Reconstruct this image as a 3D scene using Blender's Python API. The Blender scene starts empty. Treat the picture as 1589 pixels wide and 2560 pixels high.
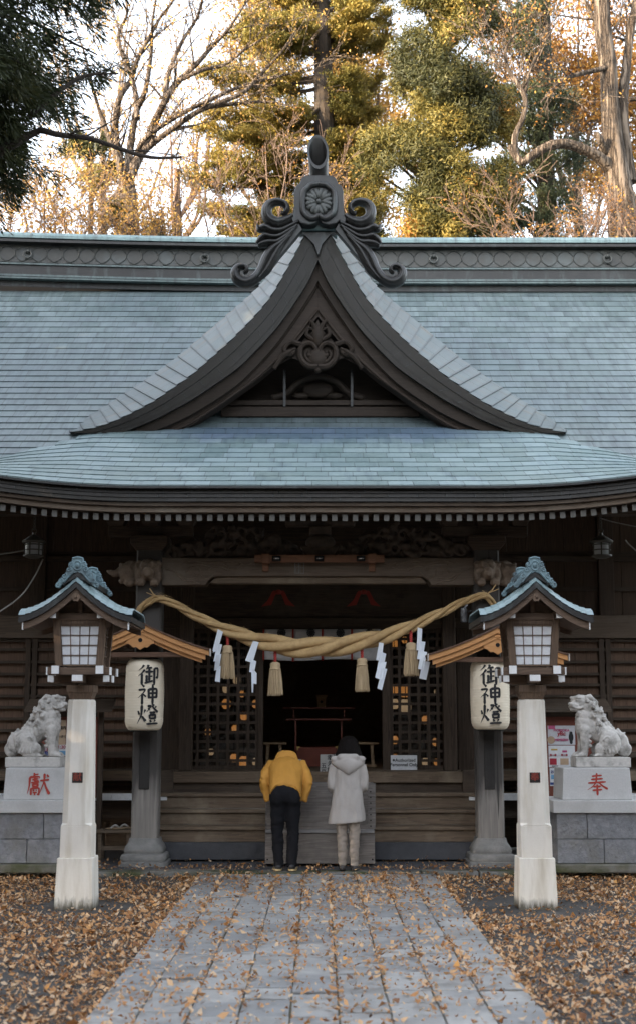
import bpy, bmesh, math, random
import numpy as np
from mathutils import Vector, Matrix, noise
random.seed(7); rng = np.random.default_rng(11)
R = math.radians
scene = bpy.context.scene
col = scene.collection

# ------------------------------------------------------------------ camera
F, CX, CY, CAMZ = 3400.0, 794.5, 1280.0, 1.77
TH = math.atan(533.0 / F)
cs, sn = math.cos(TH), math.sin(TH)

def P(px, py, Y):
    """point seen at photo pixel px, py standing Y metres in front of the camera"""
    a, b = px - CX, CY - py
    d = Vector((a, F * cs - b * sn, F * sn + b * cs))
    k = Y / d.y
    return Vector((d.x * k, Y, CAMZ + d.z * k))

def PX(px, py, Y): return P(px, py, Y).x
def PZ(py, Y): return P(CX, py, Y).z

cam_d = bpy.data.cameras.new('camera'); cam = bpy.data.objects.new('camera', cam_d); col.objects.link(cam)
cam.location = (0, 0, CAMZ); cam.rotation_euler = (math.pi / 2 + TH, 0, 0)
cam_d.sensor_fit = 'VERTICAL'; cam_d.sensor_height = 36.0; cam_d.lens = 36.0 * F / 2560.0
cam_d.clip_end = 2000; cam_d.clip_start = 0.1
cam_d.dof.use_dof = True; cam_d.dof.focus_distance = 17.5; cam_d.dof.aperture_fstop = 2.2
scene.camera = cam

# ------------------------------------------------------------------ materials
def new_mat(name):
    m = bpy.data.materials.new(name); m.use_nodes = True
    nt = m.node_tree
    b = nt.nodes['Principled BSDF']
    return m, nt, b

def nd(nt, t, **kw):
    n = nt.nodes.new(t)
    for k, v in kw.items():
        if k.startswith('in_'):
            key = k[3:]
            n.inputs[int(key) if key.isdigit() else key].default_value = v
        else: setattr(n, k, v)
    return n

def math_n(nt, op, a, b=None, c=None, clamp=False):
    n = nt.nodes.new('ShaderNodeMath'); n.operation = op; n.use_clamp = clamp
    for i, v in enumerate((a, b, c)):
        if v is None: continue
        if isinstance(v, (int, float)): n.inputs[i].default_value = v
        else: nt.links.new(v, n.inputs[i])
    return n.outputs[0]

def mixc(nt, f, a, b):
    n = nt.nodes.new('ShaderNodeMix'); n.data_type = 'RGBA'
    for s, v in ((n.inputs[0], f), (n.inputs[6], a), (n.inputs[7], b)):
        if isinstance(v, (int, float)): s.default_value = v
        elif isinstance(v, tuple): s.default_value = (*v, 1) if len(v) == 3 else v
        else: nt.links.new(v, s)
    return n.outputs[2]

def ramp(nt, f, lo, hi):
    n = nt.nodes.new('ShaderNodeMapRange'); n.clamp = True
    n.inputs[1].default_value = lo; n.inputs[2].default_value = hi
    nt.links.new(f, n.inputs[0]); return n.outputs[0]

def coords(nt, scale=(1, 1, 1)):
    tc = nt.nodes.new('ShaderNodeTexCoord'); oi = nt.nodes.new('ShaderNodeObjectInfo')
    mp = nt.nodes.new('ShaderNodeMapping'); mp.inputs['Scale'].default_value = scale
    cb = nt.nodes.new('ShaderNodeCombineXYZ')
    k = math_n(nt, 'MULTIPLY', oi.outputs['Random'], 37.0)
    for i in range(3): nt.links.new(k, cb.inputs[i])
    nt.links.new(cb.outputs[0], mp.inputs['Location'])
    nt.links.new(tc.outputs['Object'], mp.inputs['Vector'])
    return mp.outputs[0]

def noise_n(nt, vec, scale, detail=5, rough=0.6):
    n = nd(nt, 'ShaderNodeTexNoise'); n.inputs['Scale'].default_value = scale
    n.inputs['Detail'].default_value = detail; n.inputs['Roughness'].default_value = rough
    nt.links.new(vec, n.inputs['Vector']); return n.outputs['Fac']

def bump_n(nt, b, h, strength, dist=0.01):
    n = nd(nt, 'ShaderNodeBump'); n.inputs['Strength'].default_value = strength; n.inputs['Distance'].default_value = dist
    nt.links.new(h, n.inputs['Height']); nt.links.new(n.outputs[0], b.inputs['Normal'])

def mat(name, c1, c2=None, scale=5.0, rough=0.7, bump=0.25, bscale=60.0, stain=None, sscale=1.2, sthr=(0.5, 0.72),
        stretch=(1, 1, 1), metal=0.0, spec=0.4, bdist=0.01, sstretch=(1, 1, 1)):
    m, nt, b = new_mat(name)
    c2 = c2 or tuple(x * 0.7 for x in c1)
    v = coords(nt, stretch)
    f = ramp(nt, noise_n(nt, v, scale, 7, 0.65), 0.3, 0.7)
    c = mixc(nt, f, c1, c2)
    if stain:
        v2 = coords(nt, sstretch)
        s = ramp(nt, noise_n(nt, v2, sscale, 6, 0.6), *sthr)
        c = mixc(nt, s, c, stain)
    nt.links.new(c, b.inputs['Base Color'])
    b.inputs['Roughness'].default_value = rough; b.inputs['Metallic'].default_value = metal
    b.inputs['Specular IOR Level'].default_value = spec
    if bump: bump_n(nt, b, noise_n(nt, v, bscale, 4, 0.6), bump, bdist)
    return m

def wood(name, c1, c2, axis='x', stain=None, sthr=(0.5, 0.75), rough=0.65, g=1.0, bump=0.35, spec=0.2):
    m, nt, b = new_mat(name)
    st = {'x': (0.7, 14, 14), 'y': (14, 0.7, 14), 'z': (14, 14, 0.7)}[axis]
    v = coords(nt, tuple(s * g for s in st))
    wv = noise_n(nt, v, 1.0, 3, 0.5)
    saw = math_n(nt, 'FRACT', math_n(nt, 'MULTIPLY', wv, 7.0))       # growth rings
    fine = noise_n(nt, v, 6.0, 5, 0.7)
    f = math_n(nt, 'ADD', math_n(nt, 'MULTIPLY', saw, 0.5), math_n(nt, 'MULTIPLY', fine, 0.7))
    f = ramp(nt, f, 0.25, 0.95)
    c = mixc(nt, f, c1, c2)
    if stain:
        s = ramp(nt, noise_n(nt, coords(nt, (1, 1, 1)), 1.7, 6, 0.65), *sthr)
        c = mixc(nt, s, c, stain)
    nt.links.new(c, b.inputs['Base Color']); b.inputs['Roughness'].default_value = rough
    b.inputs['Specular IOR Level'].default_value = spec
    bump_n(nt, b, f, bump, 0.004)
    return m

def leaf_mat(name, stops, trans=0.35, rough=0.6):
    m, nt, b = new_mat(name)
    at = nd(nt, 'ShaderNodeAttribute'); at.attribute_name = 'tint'
    cr = nd(nt, 'ShaderNodeValToRGB')
    e = cr.color_ramp.elements
    while len(e) < len(stops): e.new(0.5)
    for i, (p, c) in enumerate(stops): e[i].position = p; e[i].color = (*c, 1)
    nt.links.new(at.outputs['Fac'], cr.inputs[0])
    nt.links.new(cr.outputs[0], b.inputs['Base Color'])
    b.inputs['Roughness'].default_value = rough; b.inputs['Specular IOR Level'].default_value = 0.25
    tr = nd(nt, 'ShaderNodeBsdfTranslucent'); nt.links.new(cr.outputs[0], tr.inputs[0])
    mx = nd(nt, 'ShaderNodeMixShader'); mx.inputs[0].default_value = trans
    nt.links.new(b.outputs[0], mx.inputs[1]); nt.links.new(tr.outputs[0], mx.inputs[2])
    out = nt.nodes['Material Output']; nt.links.new(mx.outputs[0], out.inputs['Surface'])
    return m

def flat(name, c, rough=0.6, metal=0.0, emit=None, es=0.0, spec=0.4):
    m, nt, b = new_mat(name)
    v = coords(nt); f = noise_n(nt, v, 25, 4, 0.6)
    nt.links.new(mixc(nt, ramp(nt, f, 0.3, 0.7), c, tuple(x * 0.86 for x in c)), b.inputs['Base Color'])
    b.inputs['Roughness'].default_value = rough; b.inputs['Metallic'].default_value = metal
    b.inputs['Specular IOR Level'].default_value = spec
    if emit: b.inputs['Emission Color'].default_value = (*emit, 1); b.inputs['Emission Strength'].default_value = es
    return m

# ------------------------------------------------------------------ mesh building
class MB:
    def __init__(s): s.V = []; s.F = []; s.UV = None
    def add(s, vs, fs):
        o = len(s.V); s.V.extend([tuple(v) for v in vs]); s.F.extend([tuple(i + o for i in f) for f in fs]); return s
    def box(s, x0, x1, y0, y1, z0, z1):
        if x0 > x1: x0, x1 = x1, x0
        if y0 > y1: y0, y1 = y1, y0
        if z0 > z1: z0, z1 = z1, z0
        vs = [(x0, y0, z0), (x1, y0, z0), (x1, y1, z0), (x0, y1, z0), (x0, y0, z1), (x1, y0, z1), (x1, y1, z1), (x0, y1, z1)]
        return s.add(vs, [(0, 3, 2, 1), (4, 5, 6, 7), (0, 1, 5, 4), (1, 2, 6, 5), (2, 3, 7, 6), (3, 0, 4, 7)])
    def hexa(s, lo, hi):
        """two quads (4 points each, counter-clockwise from above) joined as a solid"""
        return s.add(list(lo) + list(hi), [(0, 3, 2, 1), (4, 5, 6, 7), (0, 1, 5, 4), (1, 2, 6, 5), (2, 3, 7, 6), (3, 0, 4, 7)])
    def bar(s, a, b, w, h, up=(0, 0, 1)):
        a, b = Vector(a), Vector(b); d = (b - a).normalized(); u = Vector(up)
        if abs(d.dot(u)) > 0.95: u = Vector((0, 1, 0))
        r = d.cross(u).normalized(); u = r.cross(d).normalized()
        q = [(-1, -1), (1, -1), (1, 1), (-1, 1)]
        vs = [a + r * (i * w / 2) + u * (j * h / 2) for i, j in q] + [b + r * (i * w / 2) + u * (j * h / 2) for i, j in q]
        return s.add(vs, [(0, 1, 2, 3), (7, 6, 5, 4), (0, 4, 5, 1), (1, 5, 6, 2), (2, 6, 7, 3), (3, 7, 4, 0)])
    def frus(s, cx, cy, z0, z1, hx0, hy0, hx1, hy1, ch=0.0):
        """tapered square block; ch chamfers its corners"""
        def ring(z, hx, hy):
            if ch <= 0: return [(cx - hx, cy - hy, z), (cx + hx, cy - hy, z), (cx + hx, cy + hy, z), (cx - hx, cy + hy, z)]
            return [(cx - hx + ch, cy - hy, z), (cx + hx - ch, cy - hy, z), (cx + hx, cy - hy + ch, z), (cx + hx, cy + hy - ch, z),
                    (cx + hx - ch, cy + hy, z), (cx - hx + ch, cy + hy, z), (cx - hx, cy + hy - ch, z), (cx - hx, cy - hy + ch, z)]
        return s.loft([ring(z0, hx0, hy0), ring(z1, hx1, hy1)])
    def loft(s, rings, cap=True):
        n = len(rings[0]); vs = [v for r in rings for v in r]; fs = []
        for k in range(len(rings) - 1):
            for i in range(n):
                j = (i + 1) % n; fs.append((k * n + i, k * n + j, (k + 1) * n + j, (k + 1) * n + i))
        if cap:
            fs.append(tuple(range(n - 1, -1, -1))); o = (len(rings) - 1) * n; fs.append(tuple(o + i for i in range(n)))
        return s.add(vs, fs)
    def lathe(s, prof, c=(0, 0, 0), n=20, axis='z', cap=True):
        rings = []
        for r, h in prof:
            rg = []
            for i in range(n):
                a = 2 * math.pi * i / n; u, v = r * math.cos(a), r * math.sin(a)
                p = {'z': (u, v, h), 'y': (u, h, -v), 'x': (h, u, v)}[axis]
                rg.append((p[0] + c[0], p[1] + c[1], p[2] + c[2]))
            rings.append(rg)
        return s.loft(rings, cap)
    def tube(s, path, rad, n=8, sq=(1, 1, 1), cap=True):
        path = [Vector(p) for p in path]; m = len(path)
        if isinstance(rad, (int, float)): rad = [rad] * m
        t0 = (path[1] - path[0]).normalized()
        u = Vector((0, 1, 0)) if abs(t0.y) < 0.9 else Vector((1, 0, 0))
        rings = []
        for i in range(m):
            t = (path[min(i + 1, m - 1)] - path[max(i - 1, 0)])
            if t.length < 1e-9: t = t0
            t.normalize(); u = (u - t * u.dot(t))
            if u.length < 1e-6: u = t.orthogonal()
            u.normalize(); w = t.cross(u); rg = []
            for k in range(n):
                a = 2 * math.pi * k / n; o = (u * math.cos(a) + w * math.sin(a)) * rad[i]
                rg.append((path[i].x + o.x * sq[0], path[i].y + o.y * sq[1], path[i].z + o.z * sq[2]))
            rings.append(rg)
        return s.loft(rings, cap)
    def ell(s, c, r, n=14, m=9, rot=None):
        if isinstance(r, (int, float)): r = (r, r, r)
        rings = []; 
        for j in range(1, m):
            t = math.pi * j / m; rg = []
            for i in range(n):
                a = 2 * math.pi * i / n
                v = Vector((r[0] * math.sin(t) * math.cos(a), r[1] * math.sin(t) * math.sin(a), -r[2] * math.cos(t)))
                if rot: v = rot @ v
                rg.append((c[0] + v.x, c[1] + v.y, c[2] + v.z))
            rings.append(rg)
        return s.loft(rings)
    def cap(s, a, b, ra, rb, n=12):
        a, b = Vector(a), Vector(b); d = b - a; L = d.length; t = d / L if L > 1e-9 else Vector((0, 0, 1))
        path = []; rr = []
        for k in range(5):
            q = math.pi / 2 * (1 - k / 5); path.append(a - t * ra * math.sin(q)); rr.append(max(ra * math.cos(q), ra * 0.05))
        path += [a, a + d * 0.5, b]; rr += [ra, (ra + rb) / 2, rb]
        for k in range(1, 6):
            q = math.pi / 2 * k / 5; path.append(b + t * rb * math.sin(q)); rr.append(max(rb * math.cos(q), rb * 0.05))
        return s.tube(path, rr, n)
    def prism(s, poly, y0, y1):
        """polygon given as (x, z), extruded in y; any shape"""
        n = len(poly); vs = [(x, y0, z) for x, z in poly] + [(x, y1, z) for x, z in poly]
        a = sum(poly[i][0] * poly[(i + 1) % n][1] - poly[(i + 1) % n][0] * poly[i][1] for i in range(n))
        fs = [tuple(range(n)), tuple(range(2 * n - 1, n - 1, -1))] + [(i, i + n, (i + 1) % n + n, (i + 1) % n) for i in range(n)]
        if a < 0: fs = [tuple(reversed(f)) for f in fs]
        return s.add(vs, fs)
    def build(s, name, m, parent=None, smooth=False, bevel=0.0, at=None, kind=None):
        base = Vector(at) if at is not None else wloc(parent)
        V = np.array(s.V, dtype=np.float64).reshape(-1, 3) - np.array(base)
        me = bpy.data.meshes.new(name); me.from_pydata(V.tolist(), [], s.F)
        if s.UV is not None:
            uv = me.uv_layers.new(name='UVMap')
            flatuv = [c for f in s.F for i in f for c in s.UV[i]]
            uv.data.foreach_set('uv', flatuv)
        return link(name, me, m, parent, smooth, bevel, base, kind)

def wloc(o):
    v = Vector((0, 0, 0))
    while o is not None: v += o.location; o = o.parent
    return v

def link(name, me, m, parent=None, smooth=False, bevel=0.0, base=None, kind=None):
    me.validate(); me.update()
    o = bpy.data.objects.new(name, me); col.objects.link(o)
    if m is not None: me.materials.append(m)
    if smooth:
        me.polygons.foreach_set('use_smooth', [True] * len(me.polygons))
        if smooth != True: me.set_sharp_from_angle(angle=R(smooth))
    if parent is not None:
        o.parent = parent; o.location = Vector(base) - wloc(parent) if base is not None else (0, 0, 0)
    elif base is not None: o.location = base
    if bevel:
        b = o.modifiers.new('bevel', 'BEVEL'); b.width = bevel; b.segments = 2; b.limit_method = 'ANGLE'; b.angle_limit = R(40)
    if kind: o['kind'] = kind
    return o

def tag(o, label, cat, group=None):
    o['label'] = label; o['category'] = cat
    if group: o['group'] = group
    return o

def thing(name, label, cat, loc=(0, 0, 0), group=None):
    o = bpy.data.objects.new(name, None); col.objects.link(o); o.location = loc
    o.empty_display_size = 0.1
    return tag(o, label, cat, group)

def remesh(mb, voxel, smooth=3, factor=0.5, disp=None):
    """one continuous skin over the pieces in mb; returns mesh data in world coordinates"""
    me = bpy.data.meshes.new('t'); me.from_pydata([tuple(v) for v in mb.V], [], mb.F)
    o = bpy.data.objects.new('t', me); col.objects.link(o)
    r = o.modifiers.new('r', 'REMESH'); r.mode = 'VOXEL'; r.voxel_size = voxel
    if smooth:
        q = o.modifiers.new('s', 'SMOOTH'); q.factor = factor; q.iterations = smooth
    dg = bpy.context.evaluated_depsgraph_get(); dg.update()
    out = bpy.data.meshes.new_from_object(o.evaluated_get(dg))
    bpy.data.objects.remove(o); bpy.data.meshes.remove(me)
    if disp:
        nv = len(out.vertices); co = np.empty(nv * 3); out.vertices.foreach_get('co', co)
        no = np.empty(nv * 3); out.vertices.foreach_get('normal', no)
        co = co.reshape(-1, 3); no = no.reshape(-1, 3)
        d = np.array([disp(Vector(c)) for c in co]); co += no * d[:, None]
        out.vertices.foreach_set('co', co.ravel())
    return out

def blob(name, mb, m, parent, voxel=0.01, smooth=3, disp=None, factor=0.5):
    me = remesh(mb, voxel, smooth, factor, disp); me.name = name
    base = wloc(parent)
    me.transform(Matrix.Translation(-base))
    return link(name, me, m, parent, True, 0, base)

def text_mesh(s, size, extrude=0.0, bold=0.0, spacing=1.0, line=1.0):
    cu = bpy.data.curves.new('t', 'FONT'); cu.body = s; cu.size = size; cu.extrude = extrude; cu.offset = bold
    cu.align_x = 'CENTER'; cu.align_y = 'CENTER'; cu.space_character = spacing; cu.space_line = line; cu.resolution_u = 3
    o = bpy.data.objects.new('t', cu); col.objects.link(o)
    dg = bpy.context.evaluated_depsgraph_get(); dg.update()
    me = bpy.data.meshes.new_from_object(o.evaluated_get(dg))
    bpy.data.objects.remove(o); bpy.data.curves.remove(cu)
    return me

def text(name, s, size, c, m, parent, bold=0.0, spacing=1.0, extrude=0.002, line=1.0, fn=None):
    """lettering standing upright and facing the camera (-y), centred on c"""
    me = text_mesh(s, size, extrude, 0.0, spacing, line)
    if bold:      # heavier strokes: copies shifted by the extra weight
        V0 = [v.co.copy() for v in me.vertices]; F0 = [tuple(p.vertices) for p in me.polygons]; VV, FF = [], []
        for q in range(9):
            a_ = q * math.pi / 4; o_ = Vector((bold * math.cos(a_), bold * math.sin(a_), 0.00025 * q)) if q < 8 else Vector((0, 0, 0.0025))
            b_ = len(VV); VV += [v + o_ for v in V0]; FF += [tuple(i + b_ for i in f) for f in F0]
        bpy.data.meshes.remove(me); me = bpy.data.meshes.new('t'); me.from_pydata(VV, [], FF)
    base = wloc(parent)
    if fn:
        bm = bmesh.new(); bm.from_mesh(me)
        for _ in range(4):
            es = [e for e in bm.edges if e.calc_length() > 0.025]
            if not es: break
            bmesh.ops.triangulate(bm, faces=bm.faces[:])
            es = [e for e in bm.edges if e.calc_length() > 0.025]
            bmesh.ops.subdivide_edges(bm, edges=es, cuts=1)
        bm.to_mesh(me); bm.free()
    for v in me.vertices:
        x, y, z = v.co
        w = fn(x, y, z) if fn else Vector((c[0] + x, c[1] - z, c[2] + y))
        v.co = w - base
    me.name = name
    return link(name, me, m, parent, False, 0, base)

STROKES = {
'御': [[(30,6),(22,18),(6,31)], [(34,27),(22,42),(4,57)], [(21,44),(21,97)], [(50,5),(47,16),(39,27)], [(44,20),(67,18)], [(36,38),(71,36)], [(54,20),(54,82)], [(55,58),(69,57)], [(42,52),(42,85)], [(33,90),(71,78)], [(77,22),(96,19),(94,66),(85,60)], [(77,20),(77,98)]],
'神': [[(22,4),(33,16)], [(7,30),(39,26),(26,48),(5,66)], [(24,46),(24,97)], [(28,48),(41,61)], [(52,25),(54,69)], [(52,27),(93,23),(90,67)], [(55,45),(90,43)], [(55,64),(90,62)], [(71,3),(71,99)]],
'燈': [[(7,34),(12,52)], [(39,28),(33,46)], [(24,8),(22,55),(3,94)], [(24,58),(41,82)], [(49,13),(67,11),(45,40)], [(51,22),(59,30)], [(79,4),(72,16)], [(91,12),(82,24)], [(69,10),(82,26),(99,40)], [(58,42),(87,40)], [(58,52),(60,71)], [(58,53),(87,51),(84,71)], [(60,69),(84,68)], [(60,75),(65,86)], [(85,74),(78,87)], [(45,94),(99,91)]],
'奉': [[(28,17),(72,13)], [(24,31),(76,27)], [(11,46),(89,41)], [(50,3),(46,44),(30,62),(6,76)], [(56,42),(72,58),(96,72)], [(34,62),(66,60)], [(29,77),(71,74)], [(50,52),(50,99)]],
'獻': [[(30,2),(30,18)], [(30,10),(49,8)], [(10,21),(55,18),(50,29)], [(12,20),(10,60),(2,94)], [(22,33),(47,27)], [(34,22),(32,38),(51,37)], [(17,45),(53,42)], [(24,50),(26,62)], [(24,51),(48,49),(45,62)], [(25,61),(46,61)], [(18,68),(18,98)], [(18,69),(54,66),(53,97),(46,92)], [(28,74),(31,82)], [(43,74),(39,82)], [(26,87),(45,86)], [(35,86),(35,98)], [(57,36),(97,31)], [(76,5),(75,40),(55,94)], [(76,42),(84,66),(99,94)], [(86,9),(94,20)]],
}
def brush(name, ch, size, fn, m, parent, weight=8.5):
    """a character written with a loaded brush; fn(x, y, lift) puts a point of the square (centre 0, 0) on its surface"""
    g = MB()
    for k, st in enumerate(STROKES[ch]):
        p = []
        for a, b in zip(st[:-1], st[1:]):
            p += [(a[0] + (b[0] - a[0]) * t / 6, a[1] + (b[1] - a[1]) * t / 6) for t in range(6)]
        p.append(st[-1]); n = len(p)
        if len(st) > 2:      # soften the corners
            for _ in range(2): p = [p[0]] + [((p[i-1][0] + 2*p[i][0] + p[i+1][0]) / 4, (p[i-1][1] + 2*p[i][1] + p[i+1][1]) / 4) for i in range(1, n - 1)] + [p[-1]]
        dx, dy = st[-1][0] - st[-2][0], st[-1][1] - st[-2][1]
        sweep = dx < -3 and dy > 3; L = sum(math.hypot(p[i+1][0]-p[i][0], p[i+1][1]-p[i][1]) for i in range(n - 1))
        w0 = weight * (1.0 if abs(dy) > abs(dx) else 0.82) * (0.8 if L < 20 else 1)
        vs = []
        for i in range(n):
            u = i / (n - 1); a, b = p[max(i-1, 0)], p[min(i+1, n-1)]; tx, ty = b[0]-a[0], b[1]-a[1]; l = math.hypot(tx, ty) or 1
            w = w0 * (0.55 if i == 0 else 1.0 - 0.22 * math.sin(math.pi * u))
            if i == n - 1: w *= 0.5
            if sweep: w *= max(0.12, 1 - 0.85 * max(0, u - 0.25) / 0.75)
            elif dx > 3 and dy > 3: w *= 0.75 + 0.5 * u
            nx, ny = -ty / l * w / 2, tx / l * w / 2
            for s in (1, -1): vs.append(fn(((p[i][0] + s * nx) / 100 - 0.5) * size, (0.5 - (p[i][1] + s * ny) / 100) * size, 0.0004 * k))
        g.add(vs, [(2*i, 2*i+1, 2*i+3, 2*i+2) for i in range(n - 1)])
    return g.build(name, m, parent)

def dup(o, parent=None, loc=None):
    c = o.copy(); col.objects.link(c)
    if parent is not None: c.parent = parent
    if loc is not None: c.location = loc
    for ch in list(o.children):
        dup(ch, c)
    return c

def quads(name, C, U, W, tint, m, parent=None, kind=None, bend=None, base=(0, 0, 0), pointed=True):
    """many leaf blades in one mesh: centres C, half-length vectors U, half-width vectors W (arrays n x 3)"""
    n = len(C); base = np.array(base)
    if pointed:
        v = np.stack([C - U, C + W - U * 0.1, C + U, C - W - U * 0.1], axis=1)
    else:
        v = np.stack([C - U - W, C - U + W, C + U + W, C + U - W], axis=1)
    if bend is not None:
        v[:, 0] += bend; v[:, 2] += bend
    v = v.reshape(-1, 3) - base
    me = bpy.data.meshes.new(name); me.vertices.add(n * 4); me.vertices.foreach_set('co', v.ravel())
    if bend is not None:
        idx = (np.arange(n)[:, None] * 4 + np.array([[0, 1, 3, 1, 2, 3]])).ravel(); k = 3; nf = n * 2
    else:
        idx = np.arange(n * 4); k = 4; nf = n
    me.loops.add(len(idx)); me.loops.foreach_set('vertex_index', idx.astype(np.int32))
    me.polygons.add(nf); me.polygons.foreach_set('loop_start', (np.arange(nf) * k).astype(np.int32))
    me.polygons.foreach_set('loop_total', np.full(nf, k, dtype=np.int32))
    a = me.attributes.new('tint', 'FLOAT', 'POINT'); a.data.foreach_set('value', np.repeat(tint, 4).astype(np.float32))
    return link(name, me, m, parent, False, 0, Vector(base), kind)

def unit(a): return a / np.maximum(np.linalg.norm(a, axis=-1, keepdims=True), 1e-9)
def rand_dir(n):
    v = rng.normal(size=(n, 3)); return unit(v)
def perp(U):
    return unit(np.cross(U, rand_dir(len(U))))
def spline(pts, n=8):
    """Catmull-Rom through the points"""
    pts = [Vector(p) for p in pts]; out = []
    q = [pts[0] * 2 - pts[1]] + pts + [pts[-1] * 2 - pts[-2]]
    for i in range(1, len(q) - 2):
        a, b, c, d = q[i - 1:i + 3]
        for k in range(n):
            t = k / n
            out.append(0.5 * ((2 * b) + (c - a) * t + (2 * a - 5 * b + 4 * c - d) * t * t + (3 * b - a - 3 * c + d) * t ** 3))
    out.append(pts[-1]); return out
def lerp_list(v, n):
    xs = np.linspace(0, 1, len(v)); return list(np.interp(np.linspace(0, 1, n), xs, v))
# ------------------------------------------------------------------ light and sky
TO_SUN = Vector((-0.86, -0.51, 0)).normalized() * math.cos(R(15)) + Vector((0, 0, math.sin(R(15))))
scene.world = bpy.data.worlds.new('World'); scene.world.use_nodes = True
wn = scene.world.node_tree
sky = wn.nodes.new('ShaderNodeTexSky'); sky.sky_type = 'NISHITA'; sky.sun_disc = False
sky.sun_elevation = R(15); sky.sun_rotation = math.atan2(TO_SUN.x, TO_SUN.y)
sky.air_density = 1.0; sky.dust_density = 1.5; sky.ozone_density = 1.0
hsv = wn.nodes.new('ShaderNodeHueSaturation'); hsv.inputs['Saturation'].default_value = 0.38; wn.links.new(sky.outputs[0], hsv.inputs['Color']); wn.links.new(hsv.outputs[0], wn.nodes['Background'].inputs[0]); wn.nodes['Background'].inputs[1].default_value = 0.15
sd = bpy.data.lights.new('sun', 'SUN'); so = bpy.data.objects.new('sun', sd); col.objects.link(so)
sd.energy = 2.1; sd.angle = R(0.5); sd.color = (1.0, 0.74, 0.45)
so.rotation_euler = (-TO_SUN).to_track_quat('-Z', 'Y').to_euler(); so.location = (-30, -20, 30)
scene.view_settings.view_transform = 'Standard'; scene.view_settings.look = 'None'
scene.view_settings.exposure = 2.95; scene.view_settings.gamma = 1.0
scene.cycles.use_denoising = True; scene.cycles.max_bounces = 6; scene.cycles.diffuse_bounces = 3
scene.cycles.glossy_bounces = 2; scene.cycles.transmission_bounces = 3; scene.cycles.transparent_max_bounces = 6
scene.cycles.sample_clamp_indirect = 4.0

# ------------------------------------------------------------------ ground, path, kerb
asphalt = mat('asphalt', (0.066, 0.060, 0.054), (0.044, 0.040, 0.037), 3.0, 0.85, 0.7, 180, stain=(0.085, 0.08, 0.075), sscale=0.8, bdist=0.004)
stone_path = mat('path_stone', (0.34, 0.333, 0.32), (0.24, 0.238, 0.232), 4.0, 0.6, 0.5, 45, stain=(0.16, 0.16, 0.16), sscale=2.5, sthr=(0.5, 0.75))
joint = mat('joint_soil', (0.15, 0.12, 0.08), (0.08, 0.08, 0.05), 9, 0.95, 0.5)
kerb_m = mat('kerb_stone', (0.20, 0.19, 0.175), (0.12, 0.115, 0.10), 5, 0.8, 0.6, 40, stain=(0.06, 0.065, 0.025), sscale=1.6, sthr=(0.45, 0.6))
paving_m = mat('dark_paving', (0.085, 0.085, 0.09), (0.055, 0.055, 0.06), 4, 0.7, 0.5, 60)

g = MB(); g.box(-700, 700, -500, 1500, -0.5, 0.0); g.build('ground', asphalt, kind='structure')
g = MB(); g.box(-1.40, 1.39, 1.0, 16.5, 0.0, 0.012); g.build('path_bed', joint, kind='structure')
g = MB()
cols_n = 9; x = -1.395; ww = [0.30, 0.31, 0.305, 0.31, 0.30, 0.315, 0.31, 0.305, 0.325]
for i in range(cols_n):
    y = 1.0 + random.uniform(0, 0.5)
    while y < 16.5:
        L = random.uniform(0.34, 0.74); y1 = min(y + L, 16.5)
        if y1 - y > 0.06:
            j = lambda: random.uniform(-0.005, 0.005)
            zt = 0.034 + random.uniform(-0.008, 0.008)
            a, b_, c_, d_ = (x + 0.005 + j(), y + 0.007 + j()), (x + ww[i] - 0.005 + j(), y + 0.007 + j()), (x + ww[i] - 0.005 + j(), y1 - 0.007 + j()), (x + 0.005 + j(), y1 - 0.007 + j())
            t = [random.uniform(-0.003, 0.003) for _ in range(4)]
            g.hexa([(*p, 0.004) for p in (a, b_, c_, d_)], [(p[0], p[1], zt + t[k]) for k, p in enumerate((a, b_, c_, d_))])
        y = y1
    x += ww[i]
po_ = g.build('path', stone_path, bevel=0.007, kind='structure')
for k_, (c1_, c2_) in enumerate((((0.31, 0.305, 0.295), (0.225, 0.222, 0.215)), ((0.37, 0.36, 0.345), (0.28, 0.274, 0.262)), ((0.275, 0.275, 0.272), (0.19, 0.192, 0.195)))):
    po_.data.materials.append(mat('path_stone', c1_, c2_, 4.0, 0.6, 0.5, 45, stain=(0.17, 0.165, 0.155), sscale=2.2 + k_ * 0.5, sthr=(0.48, 0.75)))
mi_ = np.repeat(rng.integers(0, 4, len(po_.data.polygons) // 6), 6); po_.data.polygons.foreach_set('material_index', mi_.astype(np.int32))

g = MB(); x = -9.0
while x < 9:
    L = random.uniform(0.55, 1.15); h = 0.056 + random.uniform(-0.012, 0.008)
    j = lambda s=0.015: random.uniform(-s, s)
    f0, f1 = 16.52 + j(), 16.52 + j()
    g.hexa([(x + 0.006, f0, -0.02), (x + L - 0.006, f1, -0.02), (x + L - 0.006, 16.80, -0.02), (x + 0.006, 16.80, -0.02)],
           [(x + 0.006, f0 + 0.02, h + j(.008)), (x + L - 0.006, f1 + 0.02, h + j(.008)), (x + L - 0.006, 16.80, h), (x + 0.006, 16.80, h)])
    x += L
g.build('kerb', kerb_m, bevel=0.012, kind='structure')
g = MB(); g.box(-9, 9, 16.80, 19.9, -0.02, 0.046); g.build('pavement', paving_m, kind='structure')

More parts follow.
